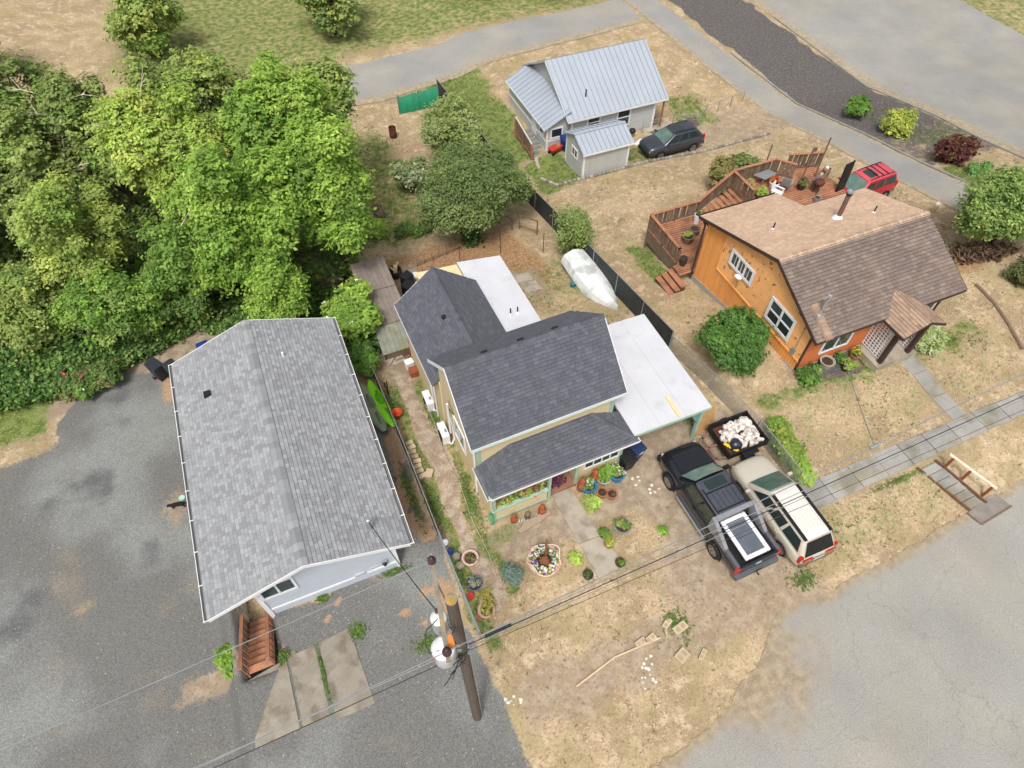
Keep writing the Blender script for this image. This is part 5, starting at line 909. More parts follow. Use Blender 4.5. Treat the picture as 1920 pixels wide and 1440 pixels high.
# --- utility trailer loaded with pale rocks
def trailer():
    x0, x1, y0, y1, zf, zt = 14.05, 15.95, 9.75, 11.3, .5, .86
    t = thing('utility_trailer', 'rusty black utility trailer loaded with pale rocks by the fence', 'trailer', (15, 10.5, 0), world=True)
    b = MB(t); b.box(x0, y0, zf - .05, x1, y1, zf); b.build('bed_floor', mRust, t)
    for n_, q in (('side_board', (x0, y0 - .04, zf, x1, y0, zt)), ('side_board', (x0, y1, zf, x1, y1 + .04, zt)), ('front_board', (x0 - .04, y0 - .04, zf, x0, y1 + .04, zt)), ('tail_board', (x1, y0 - .04, zf, x1 + .04, y1 + .04, zt))):
        b = MB(t); b.box(*q); b.build(n_, mTrimB, t)
    for q in ((x0, y0 - .06, x1), (x0, y1 + .02, x1)): b = MB(t); b.box(q[0] - .05, q[1], zt, q[2] + .05, q[1] + .04, zt + .05, (1.6, 1.5, 1.4)); b.build('top_rail', mTrimB, t)
    mT = mat('rust_frame', srgb(140, 108, 92), .85, .2)
    for a, bb in (((x0, y0 + .1, .45), (13.2, 10.1, .45)), ((x0, y1 - .1, .45), (13.35, 10.95, .45)), ((13.2, 10.1, .45), (13.05, 10.55, .45)), ((13.35, 10.95, .45), (13.05, 10.55, .45)), ((13.05, 10.55, .45), (x0, 10.55, .45)), ((13.6, 9.95, .45), (13.62, 11.1, .45))): b = MB(t); b.beam(a, bb, .08, .06); b.build('tongue_bar', mT, t)
    b = MB(t); b.tube([(13.05, 10.55, .45), (13.05, 10.55, 0)], .03, 8); b.build('jack', mRust, t)
    for s in (y0 - .18, y1 + .18): wheel(t, 0, 0, .3, .18, 1 if s > 10 else -1); [setattr(o, 'location', (0, s - 10.5, 0)) for o in [t.children[-1]]]
    b = MB(t); b.beam((x0 + .6, y0 - .16, .66), (x0 + 1.35, y0 - .16, .66), .22, .03); b.build('mudguard', mTrimB, t)
    mS = mat('pale_rock', srgb(226, 218, 210), .9, .1, vsc=5, fine=.18, fsc=35, col2=srgb(176, 164, 158), c2s=6)
    for i in range(120):
        u, v = random.random(), random.random(); x = x0 + .15 + 1.65 * (u ** .8); y = y0 + .12 + 1.3 * v
        if x < 14.85 and y < 10.4 or (x < 14.75 and y > 11): continue
        r = random.uniform(.09, .17); b = MB(); b.rock((0, 0, 0), r, jit(.1), .75); o = b.build('loose_rock', mS); o.location = (x, y, zf + r * .6 + random.uniform(0, .16)); o.rotation_euler = (0, 0, random.random() * 6); tag(o, 'pale rough rock heaped in the trailer by the fence', 'rock', 'rocks heaped in the trailer')
    b = MB(); b.lathe((14.62, 10.15, zf + .01), [(.2, 0), (.27, .12), (.25, .32), (.14, .42), (.05, .44)], 14, wob=.09); o = b.build('rubbish_bag', mat('black_bag', srgb(44, 50, 62), .3, spec=.6), smooth=True); tag(o, 'shiny black rubbish bag in the corner of the trailer', 'bag')
    b = MB(); [b.rock((14.25 + i * .06, 10.35 - i * .09, zf + .15), .1, (1, 1, 1), .6) for i in range(6)]; o = b.build('yellow_sack', mat('yellow_plastic', srgb(232, 206, 44), .5), smooth=True); tag(o, 'crumpled yellow sack in the front of the trailer', 'sack')
trailer()
b = MB(); b.slab([(13.62, 11.45, .02), (14.75, 11.72, .02), (14.8, 12.1, .98), (13.72, 11.85, .98)], (-.01, .03, .01)); tag(b.build('plywood_sheet', mat('osb_board', srgb(196, 152, 104), .85, .12, vsc=6, fine=.2, fsc=18)), 'brown plywood sheet leaning between carport post and trailer', 'board')
# ================================================================== VEGETATION
KL = 1.5
_s0 = srgb
def srgb(r, gg, b, k=None): return _s0(r, gg, b, KL)
G1 = srgb(126, 158, 54); G2 = srgb(100, 138, 46); G3 = srgb(154, 178, 70); OL = srgb(136, 152, 78); OL2 = srgb(122, 134, 70); DK = srgb(72, 104, 44); DK2 = srgb(56, 86, 38); YE = srgb(170, 176, 80); DG = srgb(88, 108, 58); SV = srgb(168, 178, 142)
def leaf_cloud(name, P, Nn, size, tint, parent=None, m=None, asp=1.7, fold=.25):
    n = len(P); r = rng.normal(size=(n, 3)); Nn = Nn / (np.linalg.norm(Nn, axis=1, keepdims=True) + 1e-9)
    u = np.cross(Nn, r); u /= np.linalg.norm(u, axis=1, keepdims=True) + 1e-9; v = np.cross(Nn, u); s = (size * rng.uniform(.6, 1.35, n))[:, None]
    tint = np.broadcast_to(np.asarray(tint, float), (n, 3)); lum = (tint * [.3, .6, .1]).sum(1, keepdims=True); tint = tint * .92 + lum * .08
    V = np.stack([P - u * s * asp / 2, P + v * s * .5 - Nn * s * fold * .3, P + u * s * asp / 2, P - v * s * .5 - Nn * s * fold * .3], 1).reshape(-1, 3); F = np.arange(4 * n).reshape(n, 4)
    return np_mesh(name, V, F, tint, m or mLeaf, parent)
def crown_pts(lobes, n, clump=.24, k=9, up=.95, fz=.28):
    """lobes: rows (x,y,z,r,flat). leaves in small clumps over the lobes' outer shells"""
    L = np.array(lobes, float); w_ = L[:, 3] ** 2; nc = max(1, n // k); li = rng.choice(len(L), nc, p=w_ / w_.sum()); d = rng.normal(size=(nc, 3)); d[:, 2] = d[:, 2] * .9 + .35; d /= np.linalg.norm(d, axis=1, keepdims=True)
    rad = L[li, 3] * np.where(rng.random(nc) > fz, rng.uniform(.65, 1.12, nc), rng.uniform(.25, 1.5, nc)); C = L[li, :3] + d * rad[:, None] * np.stack([np.ones(nc), np.ones(nc), L[li, 4]], 1)
    P = np.repeat(C, k, 0) + rng.normal(0, clump * .45, (nc * k, 3)) * np.array([1, 1, .7]); N_ = np.repeat(d, k, 0) * .75 + np.array([0, 0, up]) + rng.normal(0, .38, (nc * k, 3))
    return P, N_, np.repeat(li, k), np.repeat(np.arange(nc), k)
def colours(pal, li, ci, nl):
    cs = np.array([c for c, _ in pal]); wt = np.array([w_ for _, w_ in pal], float); wt /= wt.sum(); lobec = rng.choice(len(cs), nl, p=wt); cc = rng.choice(len(cs), ci.max() + 1, p=wt)
    c = cs[lobec[li]] * .4 + cs[cc[ci]] * .35 + (cs * wt[:, None]).sum(0) * .25; return c * rng.uniform(.78, 1.2, (ci.max() + 1, 1))[ci] * rng.uniform(.85, 1.15, (len(li), 1))
def make_lobes(c, rx, ry, rz, n, r0, r1, flat=.8, seed=None):
    out = []
    for i in range(n):
        d = rng.normal(size=3); d /= np.linalg.norm(d); q = rng.uniform(.4, 1.02)
        out.append((c[0] + d[0] * rx * q, c[1] + d[1] * ry * q, c[2] + d[2] * rz * q, rng.uniform(r0, r1), flat))
    return out
def tree(name, label, base, c, rad, pal, n, size, nl=16, lr=(.7, 1.2), trunk=.16, group=None, cat='tree', bare=0, clump=.26, k=9, spread=None):
    x, y = base[:2]; z0 = g(x, y); t = thing(name, label, cat, (x, y, z0), group=group); nl = int(nl * 2.4); n = int(n * 1.8); size = size * .66; lobes = make_lobes(c, *rad, nl, lr[0] * .6, lr[1] * .7, 1.1); L = [(a - x, b - y, cc - z0, r, f) for a, b, cc, r, f in lobes]
    P, N_, li, ci = crown_pts(L, n, clump, k); leaf_cloud('crown', P, N_, size, colours(pal, li, ci, nl), t)
    b = MB(); cx, cy, cz = c[0] - x, c[1] - y, c[2] - z0; zt = max(.4, cz * .9); b.tube([(0, 0, -.3), (cx * .2, cy * .2, zt * .45), (cx * .6, cy * .6, zt)], [trunk * 1.25, trunk, trunk * .6], 8)
    b.build('trunk', mBark, t, smooth=True); b = MB()
    for i in range(min(nl, 12)):
        q = L[i]; f = random.uniform(.4, .8); s_ = (cx * f * .6, cy * f * .6, zt * f); mid = [(s_[j] + q[j]) / 2 + random.uniform(-.15, .15) for j in range(3)]; b.tube([s_, mid, q[:3]], [trunk * .45, trunk * .3, trunk * .1], 5)
    b.build('limb', mBark, t, smooth=True)
    for i in range(bare):
        q = L[i % nl]; b = MB(); p = Vector(q[:3]); d = Vector((random.uniform(-1, 1), random.uniform(-1, .4), random.uniform(.1, .9))).normalized(); e = p + d * (q[3] + random.uniform(.5, 1.3)); b.tube([p, e], .035, 5, r1=.01)
        for j in range(4): s_ = p + (e - p) * random.uniform(.4, .9); b.tube([s_, s_ + (d + Vector((random.uniform(-1, 1), random.uniform(-1, 1), random.uniform(-.3, .6)))).normalized() * random.uniform(.4, .9)], .015, 4, r1=.005)
        b.build('bare_branch', mat('pale_twig', srgb(196, 186, 168), .9), t)
    return t
def shrub(name, label, base, rad, pal, n, size, nl=9, lr=(.35, .6), flowers=None, group=None, cat='shrub', clump=.16, k=8, zc=None, stem=True, fz=.06):
    x, y = base[:2]; z0 = base[2] if len(base) > 2 else g(x, y); t = thing(name, label, cat, (x, y, z0), group=group); L = make_lobes((0, 0, zc if zc is not None else rad[2] * .95), rad[0] * .75, rad[1] * .75, rad[2] * .7, nl, lr[0], lr[1], .9)
    P, N_, li, ci = crown_pts(L, n, clump, k, fz=fz); P[:, 2] = np.maximum(P[:, 2], .02); leaf_cloud('foliage', P, N_, size, colours(pal, li, ci, nl), t)
    if stem:
        b = MB()
        for i in range(5): q = L[i % nl]; b.tube([(q[0] * .1, q[1] * .1, -.05), (q[0] * .5, q[1] * .5, q[2] * .5), q[:3]], [.03, .022, .01], 5)
        b.build('stem', mBark, t)
    if flowers:
        for col, nf, fs in flowers:
            i = rng.choice(len(P), nf); Q = P[i] + N_[i] / np.linalg.norm(N_[i], axis=1, keepdims=True) * .05; o = leaf_cloud('blossom', np.repeat(Q, 3, 0) + rng.normal(0, fs * .3, (nf * 3, 3)), rng.normal(0, .4, (nf * 3, 3)) + [0, 0, 1], fs, np.array(col) * rng.uniform(.85, 1.1, (nf * 3, 1)), t, asp=1.1)
    return t
BR = [(G1, 4), (G2, 3), (G3, 3), (DK, 1)]; OLV = [(OL, 4), (OL2, 3), (YE, .6), (DG, 2), (G2, 1.5)]; MIX = [(OL, 3), (G2, 2), (OL2, 2), (YE, 1)]; DRK = [(DK, 4), (DK2, 3), (DG, 2)]; CT = [(DG, 4), (srgb(120, 136, 80), 4), (srgb(82, 104, 54), 3), (OL, 2)]
FG = 'trees of the wood behind the grey house'
tree('broadleaf_tree', 'large bright green tree standing directly behind the grey house roof', (-2.3, 28.4), (-2.6, 27.8, 5.0), (2.9, 2.3, 3.6), BR, 34000, .17, 26, (.8, 1.4), .25, FG, bare=3)
tree('broadleaf_tree', 'bright green tree nearest the white flowering bush, right edge of the wood', (2.0, 29.2), (2.3, 28.6, 5.0), (2.0, 1.9, 3.8), BR, 30000, .17, 22, (.75, 1.25), .22, FG)
tree('broadleaf_tree', 'small bright green tree bulging low over the grey house ridge', (-1.6, 25.6), (-1.7, 25.0, 2.7), (1.2, .9, 1.9), BR, 11000, .15, 12, (.55, .9), .12, FG)
tree('broadleaf_tree', 'green tree at the top of the wood left of the tarp fence', (1.2, 33.5), (1.0, 33, 5.6), (2.6, 2.3, 3.2), BR, 22000, .19, 20, (.9, 1.4), .22, FG)
tree('broadleaf_tree', 'yellowish green tree with bare twigs in the middle of the wood', (-4.4, 33.5), (-4.6, 33, 5.6), (2.5, 2.3, 3.), [(G3, 3), (YE, 2), (OL, 3), (G1, 2)], 22000, .18, 20, (.8, 1.3), .2, FG, bare=8)
tree('broadleaf_tree', 'rounded olive yellow tree left of the bare twigs', (-9.3, 31.6), (-9.4, 31.0, 3.9), (2.4, 2.0, 2.5), [(OL, 3), (YE, 1.2), (G3, 2), (G2, 1.5)], 22000, .16, 18, (.8, 1.2), .2, FG, bare=3)
tree('broadleaf_tree', 'hazy olive tree at the top left corner of the wood', (-12.4, 37), (-12.5, 36.5, 4.6), (3.2, 2.6, 2.9), OLV, 20000, .19, 20, (.9, 1.4), .2, FG, bare=6)
tree('broadleaf_tree', 'mid green tree low at the left edge above the brambles', (-13.6, 30.2), (-13.4, 29.8, 1.6), (2.2, 1.6, 2.0), MIX, 17000, .16, 16, (.7, 1.1), .16, FG)
tree('broadleaf_tree', 'leafy green tree above the rose bush and brambles', (-9.4, 29.0), (-9.5, 28.6, 1.3), (2.2, 1.3, 1.9), [(G2, 3), (OL, 2), (G1, 2), (DK, 1)], 17000, .15, 16, (.6, 1.05), .15, FG)
tree('broadleaf_tree', 'dark green tree in the hollow left of the large bright tree', (-6.2, 29.0), (-6.2, 28.8, 1.8), (1.6, 1.3, 2.2), [(DK, 3), (OL2, 2), (G2, 2)], 14000, .15, 14, (.6, 1.0), .14, FG)
tree('broadleaf_tree', 'thin olive tree with pale dead branches far back in the wood', (-8.0, 37.5), (-8.0, 37.2, 5.0), (2.6, 2.2, 2.6), OLV, 15000, .19, 16, (.8, 1.3), .18, FG, bare=10)
tree('broadleaf_tree', 'green tree at the very left edge beside the dark trunk', (-17, 31.5), (-16.8, 31.2, 1.8), (2.2, 1.8, 2.2), MIX, 14000, .17, 14, (.8, 1.2), .16, FG)
tree('broadleaf_tree', 'olive tree high on the left edge of the wood', (-17.5, 36), (-17.2, 36, 3.6), (2.6, 2.2, 2.6), OLV, 13000, .19, 14, (.9, 1.4), .16, FG)
for i, (x, y, z, r, lab) in enumerate(((-3.2, 39.5, 4.4, 3.0, 'tall green tree at the back of the wood, middle'), (3.4, 39.5, 3.0, 2.4, 'green tree at the back of the wood, right'), (-13.5, 44, 3.6, 3.4, 'olive tree at the back of the wood, left'), (-22, 42, 3.0, 3.6, 'olive tree at the far left back of the wood'))):
    tree('broadleaf_tree', lab, (x, y), (x, y, z), (r, r * .8, r), OLV if i > 1 else MIX, 11000, .24, 15, (1.0, 1.6), .2, FG, clump=.34)
for i, (x, y, r, lab) in enumerate(((-20, 62, 3.2, 'tree beyond the far street, leftmost'), (-6, 64, 2.8, 'tree beyond the far street, second from left'), (9, 63, 3.0, 'tree beyond the far street, in the middle'), (24, 66, 3.0, 'tree beyond the far street, second from right'), (31, 63, 2.4, 'tree beyond the far street beside the lane'))):
    tree('broadleaf_tree', lab, (x, y), (x, y, g(x, y) + r * 1.1), (r, r * .9, r * .8), MIX if i % 2 else OLV, 6000, .3, 12, (1.0, 1.5), .2, 'trees beyond the far street', clump=.4)
# brambles and undergrowth along the edge of the lot: one uncountable mass
def undergrowth():
    n = 5200; x = rng.uniform(-18, -3.2, n); edge = np.interp(x, [-18, -14, -11.2, -8.6, -6.4, -3], [26.6, 26.4, 26.6, 27.6, 28.4, 25.8]); y = edge + rng.gamma(1.6, 1.0, n); z = gz(x, y); hmax = .5 + .9 * vnoise(x, y, 1.6, 51) + np.clip(y - edge, 0, 2) * .35
    C = np.stack([x, y, z + hmax * rng.uniform(.35, 1.0, n)], 1); P = np.repeat(C, 7, 0) + rng.normal(0, .13, (n * 7, 3)); N_ = rng.normal(0, .5, (n * 7, 3)) + [0, -.15, 1]; cs = np.array([DK, srgb(84, 120, 58), srgb(104, 138, 60), DK2, srgb(120, 140, 70)]); c = np.repeat(cs[rng.integers(0, 5, n)] * rng.uniform(.7, 1.25, (n, 1)), 7, 0)
    tag(leaf_cloud('bramble_thicket', P, N_, .13, c), 'dark green bramble thicket along the back of the gravel lot', 'brambles', kind='stuff')
    n = 2600; x = np.concatenate([rng.uniform(-2.5, 2.3, n // 2), rng.uniform(-.6, 2.2, n // 2)]); y = np.concatenate([rng.uniform(23.4, 27, n // 2), rng.uniform(22.6, 28, n // 2)]); z = gz(x, y); C = np.stack([x, y, z + rng.uniform(.1, .9, n)], 1); P = np.repeat(C, 7, 0) + rng.normal(0, .12, (n * 7, 3)); c = np.repeat(cs[rng.integers(0, 4, n)] * rng.uniform(.6, 1.1, (n, 1)), 7, 0)
    tag(leaf_cloud('ivy_undergrowth', P, rng.normal(0, .5, (n * 7, 3)) + [0, 0, 1], .12, c), 'dark ivy undergrowth beneath the large bright tree', 'ivy', kind='stuff')
undergrowth()
def understorey():
    n = 9000; x = rng.uniform(-26, 3.0, n); y = rng.uniform(28.0, 46, n); z = gz(x, y); h_ = .8 + 2.2 * vnoise(x, y, 3.0, 61); C = np.stack([x, y, z + h_ * rng.uniform(.5, 1., n)], 1); P = np.repeat(C, 7, 0) + rng.normal(0, .22, (n * 7, 3)); cs = np.array([DK, DG, OL2, G2, OL]); c = np.repeat(cs[rng.integers(0, 5, n)] * rng.uniform(.6, 1.15, (n, 1)), 7, 0)
    tag(leaf_cloud('wood_understorey', P, rng.normal(0, .4, (n * 7, 3)) + [0, -.1, 1], .17, c), 'green understorey filling the wood between the trees', 'undergrowth', kind='stuff')
understorey()
b = MB(); b.tube([(-16.3, 29.4, -2.2), (-16.1, 28.6, .4)], .12, 8, r1=.1); o = b.build('tree_stump_post', mBark); tag(o, 'dark bare tree trunk leaning at the left edge', 'trunk')
shrub('rose_bush', 'rose bush with pink and yellow blooms beside the gravel lot', (-11.9, 26.6), (1.9, 1.0, .75), [(DK, 3), (G2, 2), (DG, 3), (srgb(140, 110, 70), 1)], 9000, .11, 14, (.4, .65), [(srgb(206, 70, 110), 46, .13), (srgb(244, 226, 70), 7, .13), (srgb(240, 240, 230), 14, .08)])
shrub('flowering_bush', 'tall green bush with white blossoms between grey house and plank shelter', (1.3, 24.3), (1.2, 1.9, 1.9), [(G1, 3), (G2, 3), (DK, 2), (G3, 2)], 15000, .12, 15, (.5, .85), [(srgb(244, 244, 226), 90, .09)])
shrub('hedge_bush', 'trailing green bush on the left fence beside the junk corner', (1.35, 21.6), (.7, 1.1, .9), [(DK, 3), (G2, 2)], 4500, .1, 8, (.3, .5))
tree('garden_tree', 'dark olive green tree with ivy trunk behind the cream house', (10.06, 30.6), (10.6, 31.8, .3), (3.5, 2.8, 1.6), CT, 46000, .14, 34, (.8, 1.25), .2, clump=.34)
b_ = [o for o in bpy.data.objects if o.get('label', '').startswith('dark olive green tree')][0]
P = np.stack([rng.normal(0, .28, 2600), rng.normal(0, .28, 2600), rng.uniform(.0, 2.0, 2600)], 1); leaf_cloud('ivy', P, P * [1, 1, 0] + [0, 0, .2] + rng.normal(0, .3, P.shape), .13, np.array(DK2) * rng.uniform(.7, 1.4, (2600, 1)), b_)
tree('garden_tree', 'pale olive leafed tree partly hiding the green tarp fence', (11.9, 41), (12.1, 40.6, -1.3), (2.0, 2.0, 1.5), [(OL, 3), (SV, 1.5), (OL2, 3)], 12000, .15, 14, (.7, 1.1), .15)
shrub('silver_bush', 'grey green silvery bush left of the dark garden tree', (8.6, 38.6), (1.3, 1.3, 1.5), [(SV, 3), (DG, 3), (OL2, 2)], 8000, .12, 10, (.5, .75))
shrub('young_willow', 'feathery light green young tree beside the upturned boat', (15.0, 26.3), (1.15, 1.1, 2.0), [(_s0(150, 172, 92), 3), (_s0(128, 152, 76), 3), (_s0(166, 178, 112), 1)], 7000, .085, 14, (.3, .6), clump=.4, k=4, cat='tree', fz=.5)
shrub('round_bush', 'dense round green bush beside the chain link fence', (17.5, 14.6), (1.6, 1.5, 1.5), [(srgb(84, 122, 52), 4), (srgb(66, 102, 44), 4), (G2, 1.5)], 34000, .08, 46, (.46, .7), clump=.12)
shrub('deck_bush', 'wide green shrub with brownish tips behind the deck railing', (27.4, 28.0), (2.3, 1.6, 1.2), [(OL2, 3), (G2, 2), (srgb(150, 118, 78), 1.2), (DG, 2)], 15000, .12, 16, (.55, .85))
tree('street_tree', 'yellow green broad tree at the right edge by the lane', (36.0, 16.2), (35.9, 16.4, 2.3), (2.3, 2.3, 1.6), [(srgb(120, 146, 74), 3), (srgb(88, 118, 58), 3), (srgb(190, 196, 96), 1.6)], 20000, .16, 20, (.7, 1.1), .16)
shrub('cone_shrub', 'small upright dark green shrub in the mulched island', (42.0, 33.0), (.75, .7, .9), [(DK, 2), (G2, 3)], 4500, .1, 8, (.35, .5)); shrub('golden_ball_shrub', 'rounded golden green shrub in the mulched island', (42.4, 29.6), (1.45, 1.2, .85), [(srgb(170, 176, 70), 4), (srgb(126, 144, 60), 3)], 8000, .09, 14, (.45, .65)); shrub('maroon_shrub', 'dark maroon weeping shrub at the tip of the island', (42.6, 24.9), (1.7, 1.2, .85), [(srgb(92, 40, 46), 4), (srgb(70, 36, 40), 3), (srgb(132, 128, 56), 1)], 9000, .11, 14, (.5, .7))
shrub('low_hedge', 'low spreading green plants below the maroon shrub', (42.2, 22.6), (1.5, .5, .25), [(srgb(110, 146, 84), 3), (G2, 1)], 3000, .09, 8, (.25, .35)); 
shrub('fence_shrub', 'yellow green shrub growing through the chain link fence corner', (16.75, 9.6), (.55, 1.25, .6), [(srgb(150, 160, 66), 3), (G2, 3), (DK, 1)], 8000, .08, 12, (.3, .45)); shrub('day_lily', 'clump of strappy green leaves at the fence end by the sidewalk', (16.75, 8.1), (.4, .4, .25), [(G1, 3), (G3, 2)], 1500, .13, 5, (.2, .3), stem=False)
shrub('porch_shrub', 'straggly grey green shrub beside the lattice porch', (26.5, 11.5), (.95, .7, .6), [(OL, 3), (SV, 2), (G3, 1)], 5000, .075, 9, (.3, .45)); shrub('dry_shrub', 'dark brownish shrub at the right edge below the street tree', (34.6, 13.2), (.9, .9, .5), [(DG, 2), (srgb(96, 86, 56), 3)], 3500, .09, 8, (.35, .5))
shrub('bank_weeds', 'bright green weeds on the bank beside the timber stairs', (-7.05, 9.85), (.4, .6, .2), [(G2, 3), (G1, 2)], 1600, .09, 6, (.18, .28), stem=False)
shrub('foundation_fern', 'leafy green clump at the corner of the orange house', (19.75, 11.85), (.5, .4, .3), [(G2, 3), (DK, 2)], 1500, .1, 6, (.2, .3), stem=False); shrub('blue_spruce_shrub', 'small blue green rounded shrub in the front yard', (3.68, 8.72), (.42, .42, .34), [(_s0(128, 152, 134), 3), (_s0(152, 176, 160), 2)], 3200, .05, 9, (.2, .28), clump=.06)
shrub('yellow_weed', 'yellow flowering weed beside the two tone planter in front yard corner', (2.45, 8.35), (.3, .35, .16), [(_s0(190, 172, 80), 3), (OL, 1)], 450, .05, 5, (.14, .2), stem=False)
shrub('small_plant', 'yellow green leafy plant left of the front path', (6.2, 8.45), (.24, .24, .16), [(G3, 3), (YE, 1)], 420, .08, 5, (.1, .16), stem=False); shrub('grass_tuft', 'single bright green weed tuft in the dirt by the pickup', (10.0, 8.15), (.16, .16, .1), [(G1, 3)], 250, .07, 4, (.08, .12), stem=False)
shrub('back_hedge', 'bright green bush at the edge of the brown garden', (5.0, 34.6), (.8, .7, .5), [(G1, 3), (G3, 2)], 3500, .1, 7, (.3, .45)); shrub('garden_weeds', 'green weed patch along the back of the brown garden', (7.0, 33.2), (1.6, .9, .35), [(DG, 3), (G2, 2)], 4000, .1, 10, (.25, .4), stem=False)
def weeds(label, x, y, rx, ry, n=1500, h=.12, pal=((G2, 3), (DG, 2), (_s0(122, 140, 78), 2)), size=.05):
    P = np.stack([x + rng.normal(0, rx * .55, n), y + rng.normal(0, ry * .55, n)], 1); Z = gz(P[:, 0], P[:, 1]) + rng.uniform(.0, h, n) * (.4 + vnoise(P[:, 0], P[:, 1], .25, 71)); cs = np.array([c for c, _ in pal]); c = cs[rng.integers(0, len(cs), n)] * rng.uniform(.7, 1.2, (n, 1))
    tag(leaf_cloud('weed_patch', np.concatenate([P, Z[:, None]], 1), rng.normal(0, .5, (n, 3)) + [0, 0, 1], size, c, asp=2.2), label, 'weeds', 'weed patches along fences and walls', 'stuff')
for a in (('green weeds against the galvanised fence near its front end', 1.85, 10.0, .2, .9), ('green weeds against the black fence beside the gravel path', 1.85, 12.6, .25, 1.1), ('weeds behind the lime kayak along the fence', 1.75, 18.8, .25, 1.0), ('low weeds between gravel path and front porch side', 3.35, 12.6, .25, 1.3), ('weeds between the two heat pump units', 3.3, 16.9, .25, .9), ('weed strip between black fence and grey house front', 1.1, 13.6, .2, 1.6), ('weeds along the foot of the grey house front wall', -.5, 10.65, .5, .12), ('weeds left of the grey house front window', -3.3, 10.7, .2, .15), ('weeds in the joint of the concrete apron', -3.88, 8.0, .06, .8), ('weeds at the right corner of the concrete apron', -2.4, 9.0, .25, .3), ('weeds at the foot of the timber stairs', -5.1, 9.15, .25, .25), ('dark weed patch in the gravel beside the pole', -.1, 7.6, .5, .3), ('weeds on the verge beside the tan blocks', 8.6, 4.7, .4, .5), ('grass clumps at the end of the dry verge', 14.0, 4.3, .5, .35), ('weeds along the sidewalk edge near the steps', 20.3, 6.25, 1.2, .12), ('weeds beside the carport posts', 13.9, 13.4, .3, 1.6)): weeds(*a, n=int(620 * min(1.4, .3 + a[3] * a[4] * 1.3)))
srgb = _s0
# ================================================================== FENCES
mSlat = mat('black_slat', srgb(58, 62, 66), .6, .15); mWire = mat('fence_wire', srgb(150, 156, 158), .5, metal=.4)
def fence(name, label, P, ht, slats=True, post_every=2.4, top=True, slat_mat=None, mesh=True, sp=.085):
    P = [Vector((x, y, g(x, y))) for x, y in P]; f = thing(name, label, 'fence', tuple(P[0]), world=True)
    for a, b_ in zip(P, P[1:]):
        L = (b_ - a).length; n = max(1, round(L / post_every))
        for i in range(n):
            p = a + (b_ - a) * (i / n); q = a + (b_ - a) * ((i + 1) / n); p.z = g(p.x, p.y); q.z = g(q.x, q.y); up = Vector((0, 0, ht)); d = (q - p)
            m_ = MB(f); m_.tube([p - Vector((0, 0, .2)), p + up + Vector((0, 0, .05))], .032, 8); m_.build('post', mSteel, f)
            if top: m_ = MB(f); m_.tube([p + up, q + up], .022, 6); m_.build('top_rail', mSteel, f)
            if slats:
                m_ = MB(f); k = int(L / n / sp)
                for j in range(k):
                    s0 = p + d * ((j + .1) / k); s1 = p + d * ((j + .9) / k); t = jit(.18); nrm = d.cross(Vector((0, 0, 1))).normalized() * .008
                    m_.hexa([s0 - nrm + Vector((0, 0, .05)), s1 - nrm + Vector((0, 0, .05)), s1 + nrm + Vector((0, 0, .05)), s0 + nrm + Vector((0, 0, .05)), s0 - nrm + up * .97, s1 - nrm + up * .97, s1 + nrm + up * .97, s0 + nrm + up * .97], t)
                o = m_.build('slat_infill', slat_mat or mSlat, f); o['kind'] = 'stuff'
            elif mesh:
                m_ = MB(f); ln = L / n; k = int((ln + ht) / .10); dn = d.normalized()
                for j in range(k):
                    c = j * .10
                    for s in (1, -1):
                        u0, v0 = (c, 0) if c <= ln else (ln, c - ln); u1, v1 = (c - ht, ht) if c >= ht else (0, c)
                        if s < 0: u0, u1 = ln - u0, ln - u1
                        A = p + d * (u0 / ln) + Vector((0, 0, v0)); B = p + d * (u1 / ln) + Vector((0, 0, v1)); m_.beam(A, B, .007, .007)
                o = m_.build('wire_mesh', mWire, f); o['kind'] = 'stuff'
    p = P[-1]; m_ = MB(f); m_.tube([p - Vector((0, 0, .2)), p + Vector((0, 0, ht + .05))], .032, 8); m_.build('post', mSteel, f)
    return f
fence('slatted_fence', 'long black slatted chain link fence running past the boat to the back', [(15.2, 16.4), (15.2, 27), (15.15, 35), (14.6, 43), (14.2, 49.5)], 1.5)
fence('chain_link_fence', 'bare galvanised chain link fence between trailer and orange house lawn', [(15.22, 16.35), (16.1, 10.6), (16.13, 7.8)], 1.15, slats=False)
fence('black_side_fence', 'black slatted fence between grey house and the gravel side path', [(1.42, 21.0), (1.52, 15), (1.56, 11.1)], 1.05)
fence('galvanised_side_fence', 'pale galvanised fence end running down to the utility pole', [(1.57, 11.0), (1.62, 9.0), (1.66, 7.0)], 1.05, slats=False)
fence('wire_garden_fence', 'thin dark wire fence beside the dark graphite suv', [(26.6, 38.1), (29.4, 38.3), (31.3, 37.6), (32.4, 38.4), (36.3, 39.0)], .9, slats=False, mesh=False, post_every=1.3)
